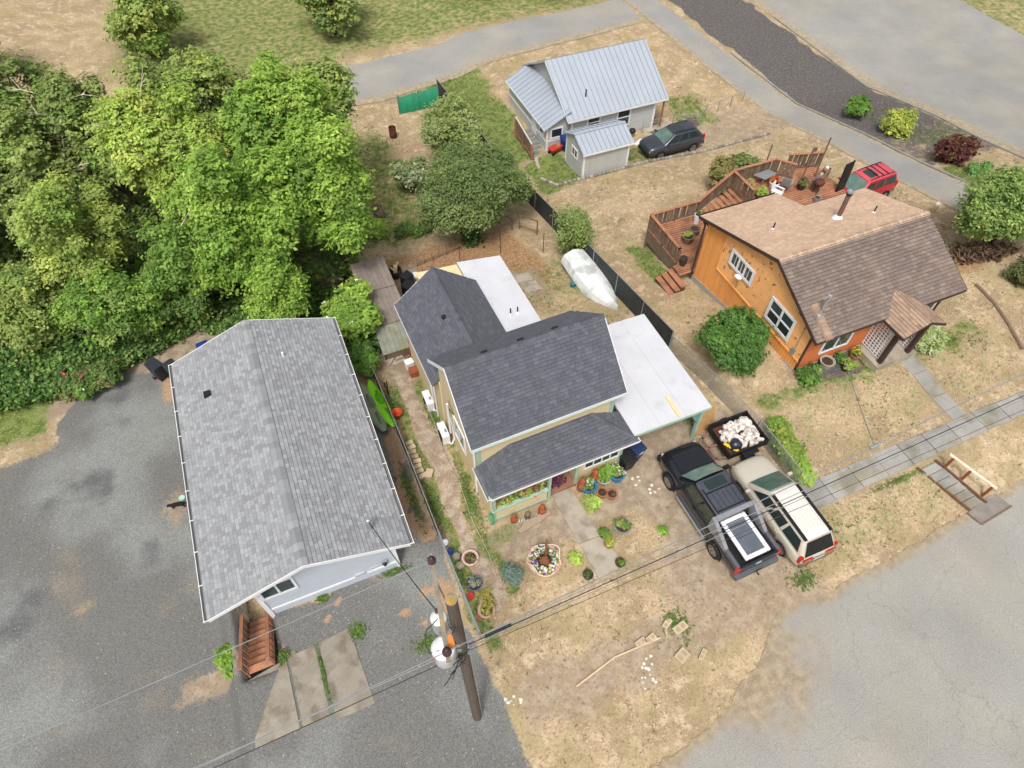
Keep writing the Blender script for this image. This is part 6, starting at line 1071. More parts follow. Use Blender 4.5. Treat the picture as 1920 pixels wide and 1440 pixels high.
# back garden: leaning posts and rails
gp = thing('garden_rails', 'rustic brown post and rail fence pieces in the brown garden', 'fence', (12.4, 31, -3.1), world=True)
GPT = [(11.6, 32.4), (12.44, 31.8), (12.83, 30.7)]
for x, y in GPT: b = MB(gp); b.tube([(x, y, g(x, y) - .1), (x + .02, y, g(x, y) + 1.0)], .05, 6); b.build('post', mWood, gp)
for p, q in zip(GPT, GPT[1:]): b = MB(gp); b.tube([(*p, g(*p) + .85), (*q, g(*q) + .9)], .035, 6); b.build('rail', mWood, gp)
gg_ = thing('garden_gate', 'open brown timber gate frame near the slatted fence', 'gate', (14, 30, -2.9), world=True)
for x, y in ((13.3, 30.6), (14.0, 29.4)): b = MB(gg_); b.tube([(x, y, g(x, y) - .1), (x, y, g(x, y) + 1.15)], .045, 6); b.build('post', mWood, gg_)
for h_ in (.3, 1.1): b = MB(gg_); b.beam((13.3, 30.6, g(13.3, 30.6) + h_), (14.0, 29.4, g(14, 29.4) + h_), .05, .07); b.build('rail', mWood, gg_)
gw = thing('bean_rail', 'low wooden rail with thin stakes in the brown garden', 'fence', (7.5, 29.8, -2.9), world=True)
b = MB(gw); b.tube([(6.2, 29.6, g(6.2, 29.6) + .25), (9.2, 30.2, g(9.2, 30.2) + .3)], .04, 6); b.build('rail', mWood, gw)
for i in range(7): x = 6.2 + i * .5; y = 29.6 + i * .1; b = MB(gw); b.tube([(x, y, g(x, y) - .1), (x, y, g(x, y) + random.uniform(.5, .9))], .02, 5); b.build('stake', mWood, gw)
for i, (x, y) in enumerate(((5.95, 27.2), (8.6, 28.6), (11.2, 28.6), (13.5, 27.4))): b = MB(); b.tube([(x, y, g(x, y) - .1), (x, y, g(x, y) + 1.5)], .022, 6); o = b.build('metal_stake', mRust); tag(o, ['thin rusty stake left of the plywood deck', 'thin rusty stake behind the plywood deck', 'thin rusty stake behind the white flat roof', 'thin rusty stake near the garden gate'][i], 'stake', 'garden stakes')
# green tarp fence, barrel, chairs far back
tf = thing('tarp_fence', 'green tarp stretched between posts at the far end of the yard', 'fence', (12.2, 48.3, -4.2), world=True)
for i in range(2):
    xa, xb = 10.6 + 1.65 * i, 10.6 + 1.65 * (i + 1) - .04; V = []; b = MB(tf)
    for k in range(9):
        x = xa + (xb - xa) * k / 8; w_ = .05 * math.sin(k * 2.1 + i); V += [(x, 48.2 + w_, -4.15), (x, 48.25 + w_ * .6, -2.75 + .12 * i - .05 * math.sin(k * .8))]
    V2 = [(a, y + .02, z) for a, y, z in V]; n_ = len(V); b.add(V + V2, [(2 * k, 2 * k + 2, 2 * k + 3, 2 * k + 1) for k in range(8)] + [(n_ + 2 * k + 1, n_ + 2 * k + 3, n_ + 2 * k + 2, n_ + 2 * k) for k in range(8)] + [(2 * k + 1, 2 * k + 3, n_ + 2 * k + 3, n_ + 2 * k + 1) for k in range(8)]); b.build('tarp', mat('green_tarp', srgb(36, 132, 96), .6, .12), tf, smooth=True)
for x in (10.58, 12.24, 13.9): b = MB(tf); b.tube([(x, 48.3, -4.4), (x, 48.3, -2.6)], .04, 6); b.build('post', mWood, tf)
b = MB(); b.lathe((9.2, 45.4, -4.18), [(.27, 0), (.28, .3), (.29, .32), (.28, .34), (.28, .85), (.25, .85), (.24, .3), (0, .3)], 16); tag(b.build('burn_barrel', mRust, smooth=True, flat_angle=40), 'rusty brown burn barrel standing behind the wood', 'barrel')
def chair(name, label, x, y, rz, m, z=None):
    t = thing(name, label, 'chair', (x, y, g(x, y) if z is None else z), rz); b = MB(); b.box(-.26, -.26, .38, .26, .26, .42); b.build('seat', m, t); b = MB(); b.slab([(-.26, .24, .42), (.26, .24, .42), (.24, .36, .95), (-.24, .36, .95)], (0, .03, 0)); b.build('backrest', m, t)
    for s in (-1, 1): b = MB(); b.box(s * .29 - .04, -.26, .58, s * .29 + .04, .3, .62); b.build('armrest', m, t); [MB().tube([(s * .24, yy, 0), (s * .24, yy, .4 if yy > 0 else .6)], .025, 5).build('leg', m, t) for yy in (-.22, .24)]
    return t
chair('garden_chair', 'dark garden chair in front of the green tarp', 13.2, 46.6, 2.6, mTrimB); chair('garden_bench', 'grey wooden seat at the back of the brown garden', 5.6, 36.4, .4, mWood)
# ================================================================== UTILITY POLE AND WIRES
mPole = mat('pole_wood', srgb(104, 92, 82), .9, .25, vsc=3, fine=.3, fsc=30, stretch=(6, 6, .5)); mIns = mat('brown_insulator', srgb(84, 62, 66), .3); mArm = mat('lichen_timber', srgb(148, 138, 120), .9, .25, vsc=5, fine=.2, col2=srgb(170, 128, 40), c2s=2.6, lo=.58, hi=.66)
up_ = thing('utility_pole', 'brown wooden utility pole with crossarm in front of the grey house', 'utility pole', (.66, 4.66, 0), world=True)
b = MB(up_); b.tube([(.66, 4.66, -.3), (.64, 4.64, 6), (.62, 4.62, 11.9)], [.165, .15, .125], 14); b.build('pole', mPole, up_, smooth=True, flat_angle=50)
b = MB(up_); b.lathe((.62, 4.62, 11.88), [(.13, -.03), (.13, .02), (.08, .04)], 10, (1.2, 1.2, 1.0)); b.build('pole_cap', mArm, up_)
b = MB(up_); b.beam((.56, 5.9, 11.15), (.20, 3.72, 11.15), .1, .12); b.build('crossarm', mArm, up_)
for p in ((.54, 5.75, 11.22), (.22, 3.85, 11.22)):
    b = MB(up_); b.tube([p, (p[0], p[1], p[2] + .12)], .02, 6); b.lathe((p[0], p[1], p[2] + .1), [(.05, 0), (.1, .02), (.1, .05), (.06, .06), (.09, .1), (.08, .12), (.04, .14), (.05, .18), (.0, .19)], 14); b.build('insulator', mIns, up_, smooth=True)
for a, c in (((.62, 4.72, 10.4), (.5, 5.35, 11.1)), ((.6, 4.55, 10.4), (.32, 4.1, 11.1))): b = MB(up_); b.beam(a, c, .04, .012); b.build('arm_brace', mSteel, up_)
mTr = mat('transformer_white', srgb(228, 230, 230), .4, .05)
for (x, y, z, r, lab) in ((.32, 5.2, 9.4, .19, 'small'), (.2, 4.55, 9.3, .27, 'large')):
    t = thing('transformer', 'white drum transformer on the utility pole, ' + ('the smaller with a plain lid' if lab == 'small' else 'the larger with an orange rust stain'), 'transformer', (x, y, z), group='drum transformers on the pole'); b = MB(); b.lathe((0, 0, 0), [(r * .9, -.8), (r, -.76), (r, -.04), (r * 1.04, -.03), (r * 1.04, .0), (r * .9, .05), (r * .4, .1), (0, .11)], 22); b.build('tank', mTr, t, smooth=True, flat_angle=40)
    b = MB(); b.lathe((r * .05, r * .55, .08), [(.04, 0), (.055, .05), (.035, .1), (.045, .16), (0, .2)], 10); b.build('bushing', mIns if lab == 'small' else mWhite, t); b = MB(); b.box(r * .8, -.06, -.65, .4, .06, -.5); b.box(r * .8, -.06, -.25, .4, .06, -.15); b.build('bracket', mSteel, t)
    if lab != 'small': b = MB(); b.add([((r * 1.03) * math.cos(a), (r * 1.03) * math.sin(a), zz) for zz in (-.5, -.045) for a in (2.7, 3.0, 3.3, 3.6)], [(0, 1, 5, 4), (1, 2, 6, 5), (2, 3, 7, 6)]); b.build('rust_stain', mat('orange_rust', srgb(226, 150, 100), .8), t)
def cable(label, A, B, r=.012, sag=.15, m=None, n=24):
    A, B = Vector(A), Vector(B); b = MB(); b.tube([A + (B - A) * (i / n) - Vector((0, 0, sag * 4 * (i / n) * (1 - i / n))) for i in range(n + 1)], r, 5); return tag(b.build('overhead_wire', m or mat('wire_grey', srgb(140, 142, 146), .6)), label, 'wire', 'overhead wires')
mWB = mat('wire_black', srgb(48, 48, 52), .6)
cable('uppermost overhead wire running right from the pole across the driveway', (.22, 3.85, 11.38), (46, 6.5, 10.7), .012, .35)
cable('highest of the bundled wires crossing the pickup', (.66, 4.68, 8.5), (46, 6.0, 8.0), .011, .25); cable('middle of the bundled wires crossing the pickup', (.66, 4.66, 8.35), (46, 5.85, 7.75), .013, .3, mWB); cable('lowest of the bundled wires crossing the pickup', (.66, 4.64, 8.2), (46, 5.75, 7.5), .011, .25); cable('thin brown wire beneath the bundle', (.66, 4.62, 8.0), (46, 5.2, 7.3), .008, .3, mRust)
cable('wire from the far insulator over the grey house front to the left', (.54, 5.75, 11.38), (-30, 4.6, 11.3), .010, .2); cable('wire leaving the near insulator down to the left', (.22, 3.85, 11.38), (-30, 3.0, 11.3), .011, .2); cable('lower left bundled wire near the transformers, upper', (.6, 4.6, 8.5), (-30, 4.3, 8.3), .012, .2); cable('lower left bundled wire near the transformers, lower', (.6, 4.55, 8.2), (-30, 4.0, 8.0), .012, .2, mWB)
cable('black service drop from the pole to the grey house mast', (.6, 4.75, 9.0), (-.72, 10.95, 4.1), .015, .3, mWB); cable('service drop from the street wire to the orange house mast', (11.6, 4.5, 10.95), (20.2, 13.2, 4.7), .011, .25)
b = MB(); b.tube([(1.25, 4.7, 8.33), (1.95, 4.72, 8.31)], .05, 10); tag(b.build('cable_splice', mBlack, smooth=True, flat_angle=50), 'black cable splice tube hanging on the wires beside the pole', 'cable splice')
b = MB(); b.tube([(11.45, 4.49, 10.95), (11.75, 4.51, 10.95)], .05, 8); b.tube([(11.6, 4.5, 10.95), (11.75, 4.7, 10.85)], .015, 5); tag(b.build('wire_clamp', mSteel), 'grey clamp on the overhead wire above the orange house lawn', 'clamp')
b = MB(up_)
for i in range(12): p = (.6 + random.uniform(-.3, .25), 4.5 + random.uniform(-.3, .25), 8.4 + random.uniform(-.4, .6)); b.tube([(.64, 4.6, 8.4), p, (p[0] - random.uniform(-.1, .5), p[1] - random.uniform(0, .3), p[2] + random.uniform(-.2, .5))], .012, 5)
b.build('lead_wire', mWB, up_)
b = MB(up_); b.tube([(.3, 5.15, 9.5), (-.02, 5.0, 9.5), (-.15, 4.75, 9.4), (-.1, 4.55, 9.3), (.1, 4.5, 9.4)], .012, 5); b.build('loop_wire', mWB, up_); b = MB(up_); b.box(.72, 4.5, 8.1, .8, 4.68, 8.5); b.tube([(.82, 4.62, 0), (.78, 4.6, 8.1)], .03, 6); b.build('riser_conduit', mSteel, up_); b = MB(up_); b.box(.3, 3.95, 11.1, .42, 4.2, 11.2); b.build('cutout_fuse', mat('orange_fuse', srgb(226, 140, 60), .5), up_)
# guy marker post near the pole
b = MB(); b.tube([(1.95, 5.9, 0), (1.92, 5.8, 1.2)], .03, 6); tag(b.build('marker_post', mSteel, smooth=True), 'thin grey marker post right of the utility pole', 'post')
# ================================================================== BOAT, KAYAKS, HEAT PUMPS, BINS
def boat():
    t = thing('upturned_boat', 'upturned silver aluminium boat beside the slatted fence', 'boat', (14.55, 22.9, g(14.55, 22.9) + .05), R(-88)); mA = mat('dull_aluminium', srgb(228, 232, 232), .45, .06, vsc=1.5, fine=.05, metal=0, col2=srgb(188, 192, 188), c2s=1.2); L = 5.0; rings_ = []
    for i in range(13):
        s = i / 12; x = -L / 2 + L * s; hw = .84 * (1 - max(0, (s - .45) / .55) ** 2.2) + .015; hw *= .9 + .1 * min(1, s / .3); h = .62 + .12 * s ** 3; kz = h - .0 * s; ch = hw * .82
        rings_.append([(x, hw, .03 + .14 * s ** 3 * 0), (x, hw * .99, .12), (x, ch * .96, h * .72), (x, ch * .5, h * .93), (x, 0, kz + .03), (x, -ch * .5, h * .93), (x, -ch * .96, h * .72), (x, -hw * .99, .12), (x, -hw, .03)])
    b = MB(); n = 9; V = [p for r in rings_ for p in r]; F = [(i * n + k, i * n + k + 1, (i + 1) * n + k + 1, (i + 1) * n + k)[::-1] for i in range(12) for k in range(n - 1)] + [tuple(range(n))]; b.add(V, F); o = b.build('hull', mA, t, smooth=True, flat_angle=28); m = o.modifiers.new('s', 'SOLIDIFY'); m.thickness = .015
    b = MB(); b.tube([(r[4][0], 0, r[4][2] + .015) for r in rings_], .025, 6); b.build('keel', mA, t)
    for k in (0, 8): b = MB(); b.tube([r[k] for r in rings_], .03, 6); b.build('gunwale', mA, t)
    for k in (3, 5): b = MB(); b.tube([(r[k][0], r[k][1], r[k][2] + .008) for r in rings_[:11]], .012, 5); b.build('strake', mA, t)
    b = MB(); [b.box(2.0 - .05 * i, .13 + .1, .44 + .0, 2.02 - .05 * i, .25, .5) for i in range(0)]; 
boat()
b = MB(); b.lathe((13.55, 23.5, g(13.55, 23.5)), [(.16, 0), (.18, .2), (.16, .22), (.14, .08), (0, .08)], 12); tag(b.build('teal_bucket', mat('teal_plastic', srgb(50, 120, 118), .5), smooth=True), 'small teal bucket beside the upturned boat', 'bucket')
def kayak(label, x, y, rz, m, tilt, m2=None):
    t = thing('kayak', label, 'kayak', (x, y, g(x, y) + .33), rz, 'kayaks stored along the fence'); t.rotation_euler = (tilt, 0, rz); L = 3.0; rings_ = []
    for i in range(15):
        s = i / 14; x_ = -L / 2 + L * s; w_ = max(.02, .36 * math.sin(math.pi * min(1, max(0, .03 + s * .94))) ** .5); up = .10 * abs(2 * s - 1) ** 3; rings_.append([(x_, w_ * math.cos(a), up + (.16 * math.sin(a) if math.sin(a) > 0 else .13 * math.sin(a)) * (.4 + .6 * w_ / .36)) for a in [2 * math.pi * k / 12 for k in range(12)]])
    b = MB(); loft(b, [r[::-1] for r in rings_]); b.build('hull', m, t, smooth=True)
    for s in (-.4, .75): b = MB(); b.tube([(s - .35, 0, .165), (s + .1, .0, .185), (s + .35, 0, .16)], .05, 6); b.build('hatch_ridge', m2 or m, t, smooth=True)
    b = MB(); b.slab([(-.25 + .38 * math.cos(a), .22 * math.sin(a), .15) for a in [2 * math.pi * k / 14 for k in range(14)]], (0, 0, .02)); b.build('cockpit', m2 or mTrimB, t)
    return t
mLime = mat('lime_plastic', srgb(146, 226, 52), .35, .06)
kayak('lime green kayak leaning against the black side fence', 1.24, 18.7, R(-83), mLime, R(-24), mat('dark_lime_plastic', srgb(104, 180, 36), .4)); kayak('grey olive kayak lying beside the lime green kayak', .82, 18.6, R(-84), mat('olive_plastic', srgb(150, 158, 132), .5, .1), R(-8), mat('slate_plastic', srgb(122, 130, 118), .5))  # darker lime on the hatch ridges and cockpit
for i, (x, y, l) in enumerate(((3.32, 18.0, 'white heat pump unit nearer the plank shelter'), (3.34, 15.8, 'white heat pump unit nearer the front porch'))):
    t = thing('heat_pump', l, 'heat pump', (x, y, g(x, y)), 0, 'heat pump units on the cream house side'); b = MB(); b.box(-.17, -.42, .12, .17, .42, .74); b.build('case', mWhite, t, bevel=.02); b = MB(); b.cbox((0, 0, .06), (.3, .8, .12)); b.build('base_pad', mConc, t); n_ = 20
    b = MB(); b.tube([(-.185, .28 * math.cos(a) - .08, .43 + .28 * math.sin(a)) for a in [2 * math.pi * k / n_ for k in range(n_ + 1)]], .015, 4); [b.beam((-.18, -.08, .43), (-.18, -.08 + .27 * math.cos(a), .43 + .27 * math.sin(a)), .012, .012) for a in [k * math.pi / 6 for k in range(12)]]; b.build('fan_grille', mTrimB, t)
    b = MB(); b.tube([(.05, -.46, .3), (.2, -.55, .25), (.33, -.5, .5), (.36, -.4, 1.1), (.36, -.1, 1.9)], .04, 8); b.build('line_set', mWhite, t); b = MB(); b.box(.02, -.2, .745, .12, -.02, .75); b.build('label_plate', mSteel, t)
def wheelie_bin(label, x, y, rz, m, h=1.05, group=None, mark=False, z=None):
    t = thing('wheeled_bin', label, 'bin', (x, y, g(x, y) if z is None else z), rz, group); b = MB(); b.hexa([(-.22, -.25, .06), (.22, -.25, .06), (.22, .2, .06), (-.22, .2, .06), (-.29, -.36, h - .1), (.29, -.36, h - .1), (.29, .34, h - .1), (-.29, .34, h - .1)]); b.build('body', m, t, bevel=.02); b = MB(); b.hexa([(-.31, -.4, h - .1), (.31, -.4, h - .1), (.31, .36, h - .1), (-.31, .36, h - .1), (-.28, -.34, h - .02), (.28, -.34, h - .02), (.28, .3, h + .02), (-.28, .3, h + .02)]); b.build('lid', m, t, bevel=.02)
    b = MB(); b.tube([(-.24, .4, h - .1), (.24, .4, h - .1)], .025, 6); b.build('handle', m, t)
    for s in (-1, 1): b = MB(); b.tube([(s * .26, .26, .1), (s * .31, .26, .1)], .1, 12); b.build('wheel', mTyre, t)
    if mark: b = MB(); b.slab([(-.12, -.37, .78), (.1, -.37, .78), (.13, -.372, .86), (.03, -.373, .9), (-.05, -.372, .84), (-.1, -.372, .86)], (0, -.006, 0)); b.build('white_logo', mWhite, t)
wheelie_bin('blue wheeled bin beside the front porch corner', 10.55, 11.62, R(12), mat('navy_plastic', srgb(40, 56, 92), .45), mark=True); wheelie_bin('slim black wheeled bin tucked against the front porch wall', 10.0, 11.35, R(5), mBlack, .95)
wheelie_bin('large black bin at the back of the gravel lot', -8.5, 25.9, R(35), mat('charcoal_plastic', srgb(50, 54, 60), .5), 1.2); wheelie_bin('black bin half hidden by the grey house gutter', -7.75, 25.5, R(25), mat('charcoal_plastic', srgb(50, 54, 60)), 1.15); wheelie_bin('blue bin behind the grey house roof corner', -6.1, 26.2, R(10), mBlue, 1.1); wheelie_bin('bright blue bin against the lean-to wall beside the shed', 20.25, 38.35, 0, mBlue, 1.1)
b = MB(); b.lathe((-7.0, 25.2, g(-7, 25.2)), [(.5, 0), (.52, .3), (.3, .5), (0, .52)], 12, wob=.1); tag(b.build('white_tarp_heap', mWhite, smooth=True), 'white covered heap behind the grey house eave', 'heap')
rc = thing('red_cart', 'red tub cart on the path beside the lean-to', 'cart', (19.45, 38.3, g(19.45, 38.3)), .3); b = MB(); b.hexa([(-.4, -.22, .2), (.4, -.22, .2), (.4, .22, .2), (-.4, .22, .2), (-.55, -.3, .5), (.55, -.3, .5), (.55, .3, .5), (-.55, .3, .5)]); b.build('tub', mat('faded_red', srgb(190, 60, 48), .5), rc, bevel=.02); b = MB(); b.lathe((.25, 0, .5), [(.2, 0), (.16, .12), (0, .16)], 8, wob=.2); b.build('load', mCedar, rc)
for s in (-.2, .2): b = MB(); b.tube([(-.35, s, .15), (-.35, s * 1.25, .15)], .15, 12); b.build('wheel', mTyre, rc)
# ================================================================== CAT AND DISH
def cat():
    x, y = -8.35, 17.75; z = g(x, y); me = bpy.data.meshes.new('black_cat')
    V = [(0, 0, .24), (.16, 0, .25), (.27, .0, .26), (.36, .01, .27), (.44, .02, .25), (-.12, 0, .25), (-.22, 0, .25), (-.34, .01, .24), (-.46, .03, .2), (-.58, .06, .16), (.2, .06, .14), (.24, .06, .02), (.27, .065, .015), (.18, -.06, .14), (.12, -.06, .02), (.15, -.065, .015), (-.2, .07, .16), (-.27, .07, .10), (-.23, .07, .015), (-.19, .07, .012), (-.16, -.07, .16), (-.16, -.07, .1), (-.1, -.07, .015), (-.06, -.07, .012), (.36, .05, .335), (.36, -.03, .335)]
    E_ = [(0, 1), (1, 2), (2, 3), (3, 4), (0, 5), (5, 6), (6, 7), (7, 8), (8, 9), (2, 10), (10, 11), (11, 12), (1, 13), (13, 14), (14, 15), (6, 16), (16, 17), (17, 18), (18, 19), (5, 20), (20, 21), (21, 22), (22, 23), (3, 24), (3, 25)]
    rad = [.095, .085, .06, .062, .026, .095, .075, .022, .018, .012, .034, .02, .022, .034, .02, .022, .042, .024, .018, .022, .042, .024, .018, .022, .012, .012]
    me.from_pydata(V, E_, []); me.materials.append(mat('black_fur', srgb(26, 24, 28), .8, .1)); o = link_mesh('black_cat', me); sm = o.modifiers.new('k', 'SKIN')
    for i, r in enumerate(rad): me.skin_vertices[0].data[i].radius = (r, r); me.skin_vertices[0].data[i].use_root = (i == 0)
    sm.use_smooth_shade = True; s_ = o.modifiers.new('s', 'SUBSURF'); s_.levels = s_.render_levels = 2
    dg = bpy.context.evaluated_depsgraph_get(); me2 = bpy.data.meshes.new_from_object(o.evaluated_get(dg)); o.modifiers.clear(); o.data = me2; set_tint(me2, 1.0); me2.materials.clear(); me2.materials.append(MATS['black_fur'])
    o.location = (x, y, z - .005); o.rotation_euler = (0, 0, R(170)); tag(o, 'black cat walking on the gravel beside the grey house', 'cat')
cat()
b = MB(); b.lathe((-8.2, 18.15, g(-8.2, 18.15)), [(.08, .005), (.13, .02), (.14, .04), (.12, .035), (.0, .02)], 16); tag(b.build('mint_dish', mat('mint_plastic', srgb(178, 222, 200), .4), smooth=True), 'pale mint dish on the gravel next to the black cat', 'dish')
# ================================================================== FRONT YARD POTS AND ORNAMENTS
def pot(name, label, x, y, r, h, m, plant=None, n=350, ps=.07, rim=None, fl=None, z=None, prad=None, group=None, cat='planter', soil=True):
    t = thing(name, label, cat, (x, y, g(x, y) if z is None else z), group=group); b = MB(); b.lathe((0, 0, 0), [(r * .72, 0), (r * .92, h * .6), (r, h * .92), (r * 1.05, h * .93), (r * 1.05, h), (r * .9, h), (r * .88, h * .9), (0, h * .88)], 18); b.build('pot', m, t, smooth=True, flat_angle=35)
    if rim: b = MB(); b.tube([(r * 1.02 * math.cos(a), r * 1.02 * math.sin(a), h) for a in [2 * math.pi * k / 20 for k in range(21)]], .025, 6); b.build('rim', rim, t)
    b = MB(); b.lathe((0, 0, h * .885), [(r * .87, 0), (r * .5, .02), (0, .03)], 12); b.build('soil', mSoil, t)
    if plant:
        L = make_lobes((0, 0, h + (prad or r) * .35), (prad or r) * .7, (prad or r) * .7, (prad or r) * .4, 6, (prad or r) * .35, (prad or r) * .55, .9); P, N_, li, ci = crown_pts(L, n, .06, 5); leaf_cloud('plant', P, N_, ps * .8, colours(plant, li, ci, 6) * .78, t)
        if fl:
            for col, k, fs in fl: i = rng.choice(len(P), k); leaf_cloud('blossom', P[i] + [0, 0, .04], rng.normal(0, .4, (k, 3)) + [0, 0, 1], fs, np.array(col) * rng.uniform(.85, 1.1, (k, 1)), t, asp=1.1)
    return t
mCyan = mat('blue_glaze', srgb(48, 122, 166), .35, .1); mNavy = mat('navy_glaze', srgb(40, 58, 120), .35); PL = [(G2, 3), (G1, 2), (DK, 1)]; WH = srgb(244, 242, 236); mPink = mat('pink_tub', srgb(206, 164, 146), .7); mDkPot = mat('dark_pot', srgb(70, 56, 56), .7)
pot('blue_planter', 'blue tub with white stones and green plant near the front path', 8.05, 10.95, .34, .42, mCyan, PL, 500, .08, prad=.28, fl=[(WH, 40, .08)]); pot('blue_planter', 'bright blue tub of white flowers nearer the porch corner', 9.4, 10.98, .33, .45, mCyan, PL, 450, .07, fl=[(WH, 70, .08), (srgb(230, 210, 60), 14, .06)])
pot('terracotta_pot', 'empty terracotta pot beside the blue tub, left of the pair', 8.45, 10.5, .22, .3, mTerra, [(srgb(120, 100, 80), 1)], 40, .04, prad=.1); pot('terracotta_pot', 'terracotta pot with dry twigs, right of the pair', 8.8, 10.28, .23, .3, mTerra, [(srgb(140, 120, 96), 1)], 60, .05, prad=.12); pot('terracotta_pot', 'small terracotta pot under the yellow green plant', 7.98, 10.5, .13, .2, mTerra, [(OL, 1)], 40, .04, prad=.1)
shrub('leafy_plant', 'yellow green leafy plant beside the terracotta pots', (7.78, 10.3), (.35, .3, .22), [(G3, 3), (OL, 2)], 700, .08, 6, (.14, .2), stem=False); shrub('potted_greens', 'tall green plants along the front room wall', (8.9, 11.2), (.6, .2, .4), [(G2, 3), (G1, 2)], 1500, .07, 8, (.15, .25))
pot('stone_planter', 'rough grey stone planter between the two blue tubs', 8.8, 11.05, .3, .35, mConc, PL, 300, .07)
pot('nursery_pot', 'black pot of green leaves beside the front path', 7.7, 8.85, .2, .22, mBlack, PL, 420, .09, prad=.26); pot('golden_pot', 'terracotta pot with golden yellow plant beside the front path', 7.68, 8.42, .2, .2, mTerra, [(YE, 3), (G3, 2)], 420, .09, prad=.28, fl=[(srgb(232, 206, 60), 20, .08)]); pot('large_grey_pot', 'grey rimmed pot with orange flowers right of the front path', 8.5, 8.85, .34, .32, mat('grey_pot', srgb(120, 118, 120)), [(G2, 2), (OL, 3)], 520, .08, rim=mSteel, prad=.34, fl=[(srgb(236, 150, 40), 16, .1)])
pot('small_dark_pot', 'small dark pot beneath the wires left of the path', 6.35, 7.6, .2, .22, mDkPot, [(DG, 2)], 220, .06, prad=.2); pot('small_brown_pot', 'small brown pot beneath the wires right of the path', 7.72, 7.55, .2, .22, mat('brown_pot', srgb(96, 70, 58)), PL, 160, .06, prad=.16)
pot('pink_planter', 'pink rimmed planter with dry twigs by the galvanised fence', 2.4, 9.95, .3, .3, mPink, [(OL2, 2), (srgb(130, 110, 90), 2)], 160, .06, rim=mat('white_pink', srgb(232, 204, 194)), prad=.2); pot('cobalt_pot', 'cobalt blue pot with grey foliage by the galvanised fence', 2.2, 8.95, .27, .3, mNavy, [(SV, 3), (srgb(150, 150, 150), 2)], 360, .06, prad=.28); pot('pale_planter', 'pale rimmed planter with yellow plant nearest the pole', 2.25, 7.85, .3, .25, mat('pale_pot', srgb(206, 190, 180)), [(YE, 2), (srgb(176, 130, 70), 2)], 360, .06, rim=mPink, prad=.28)
# round tub with driftwood stump and flowers
tb = thing('flower_tub', 'large round pink tub with driftwood stump and white flowers', 'planter', (5.0, 8.7, 0)); b = MB(); b.lathe((0, 0, 0), [(.5, 0), (.58, .22), (.62, .36), (.66, .38), (.66, .42), (.57, .42), (.55, .34), (0, .33)], 26); b.build('tub', mPink, tb, smooth=True, flat_angle=35); b = MB(); b.lathe((0, 0, .33), [(.56, 0), (.2, .03), (0, .03)], 16); b.build('soil', mSoil, tb)
b = MB(); b.lathe((.02, .0, .33), [(.26, 0), (.2, .12), (.15, .2), (.09, .32), (0, .34)], 9, wob=.22); b.tube([(.05, .05, .5), (.18, .25, .75), (.2, .36, 1.1), (.24, .4, 1.3)], [.07, .05, .035, .02], 6); b.tube([(-.05, .05, .5), (-.2, .15, .62)], .05, 6, r1=.03); b.build('driftwood_stump', mat('stump_wood', srgb(132, 84, 60), .85, .2, vsc=6), tb, smooth=True)
aa = rng.uniform(0, 6.28, 420); rr_ = rng.uniform(.3, .6, 420); P = np.stack([rr_ * np.cos(aa), rr_ * np.sin(aa), .38 + rng.uniform(0, .14, 420)], 1); cc = np.array([WH, WH, WH, srgb(236, 214, 70), srgb(120, 90, 170), srgb(100, 140, 60), srgb(90, 130, 60)])[rng.integers(0, 7, 420)]; leaf_cloud('flowers', P, rng.normal(0, .5, (420, 3)) + [0, 0, 1], .10, cc, tb, asp=1.1)
b = MB(); b.tube([(.62 * math.cos(a) * (1.02 + .12 * math.sin(5 * a)), .62 * math.sin(a) * (1.02 + .12 * math.cos(3 * a)), .52 + .14 * math.sin(2 * a + .5)) for a in [2 * math.pi * k / 30 for k in range(31)]], .022, 6); b.build('rope_edging', mat('pale_rope', srgb(236, 214, 196), .8), tb)
def carving(label, x, y, h, rz=0., z=None):
    t = thing('wood_carving', label, 'carving', (x, y, g(x, y) if z is None else z), rz, 'orange wood carvings along the porch'); m = mat('orange_cedar', srgb(164, 92, 56), .75, .25, vsc=8, fine=.2); s = h / .7; b = MB(); b.lathe((0, 0, 0), [(.15 * s, 0), (.17 * s, .1 * s), (.18 * s, .25 * s), (.15 * s, .4 * s), (.1 * s, .46 * s), (.12 * s, .54 * s), (.11 * s, .64 * s), (.05 * s, .7 * s), (0, .71 * s)], 12, wob=.06); b.build('figure', m, t, smooth=True)
    for q in (-1, 1): b = MB(); b.tube([(q * .12 * s, -.1 * s, .36 * s), (q * .09 * s, -.18 * s, .22 * s)], .04 * s, 6); b.build('arm', m, t, smooth=True); b = MB(); b.tube([(q * .07 * s, 0, .66 * s), (q * .09 * s, 0, .74 * s)], .03 * s, 6); b.build('ear', m, t, smooth=True)
    b = MB(); b.lathe((0, 0, -.02), [(.19 * s, 0), (.19 * s, .05 * s), (0, .05 * s)], 12); b.build('plinth', mWood, t)
carving('orange wood carving beside the garden hose end of the porch', 4.62, 10.85, .55); carving('orange wood carving on a block near the front path', 5.82, 10.75, .62); carving('orange wood carving with dark hair top beside the sage porch post', 7.82, 11.12, .8, .3); carving('slim orange wood carving against the front room window wall', 8.5, 11.28, .8)
b = MB(); b.lathe((5.2, 10.8, 0), [(.13, 0), (.12, .3), (.1, .34), (0, .35)], 10, wob=.08); tag(b.build('log_post', mWood, smooth=True), 'short grey log post between two orange carvings', 'log')
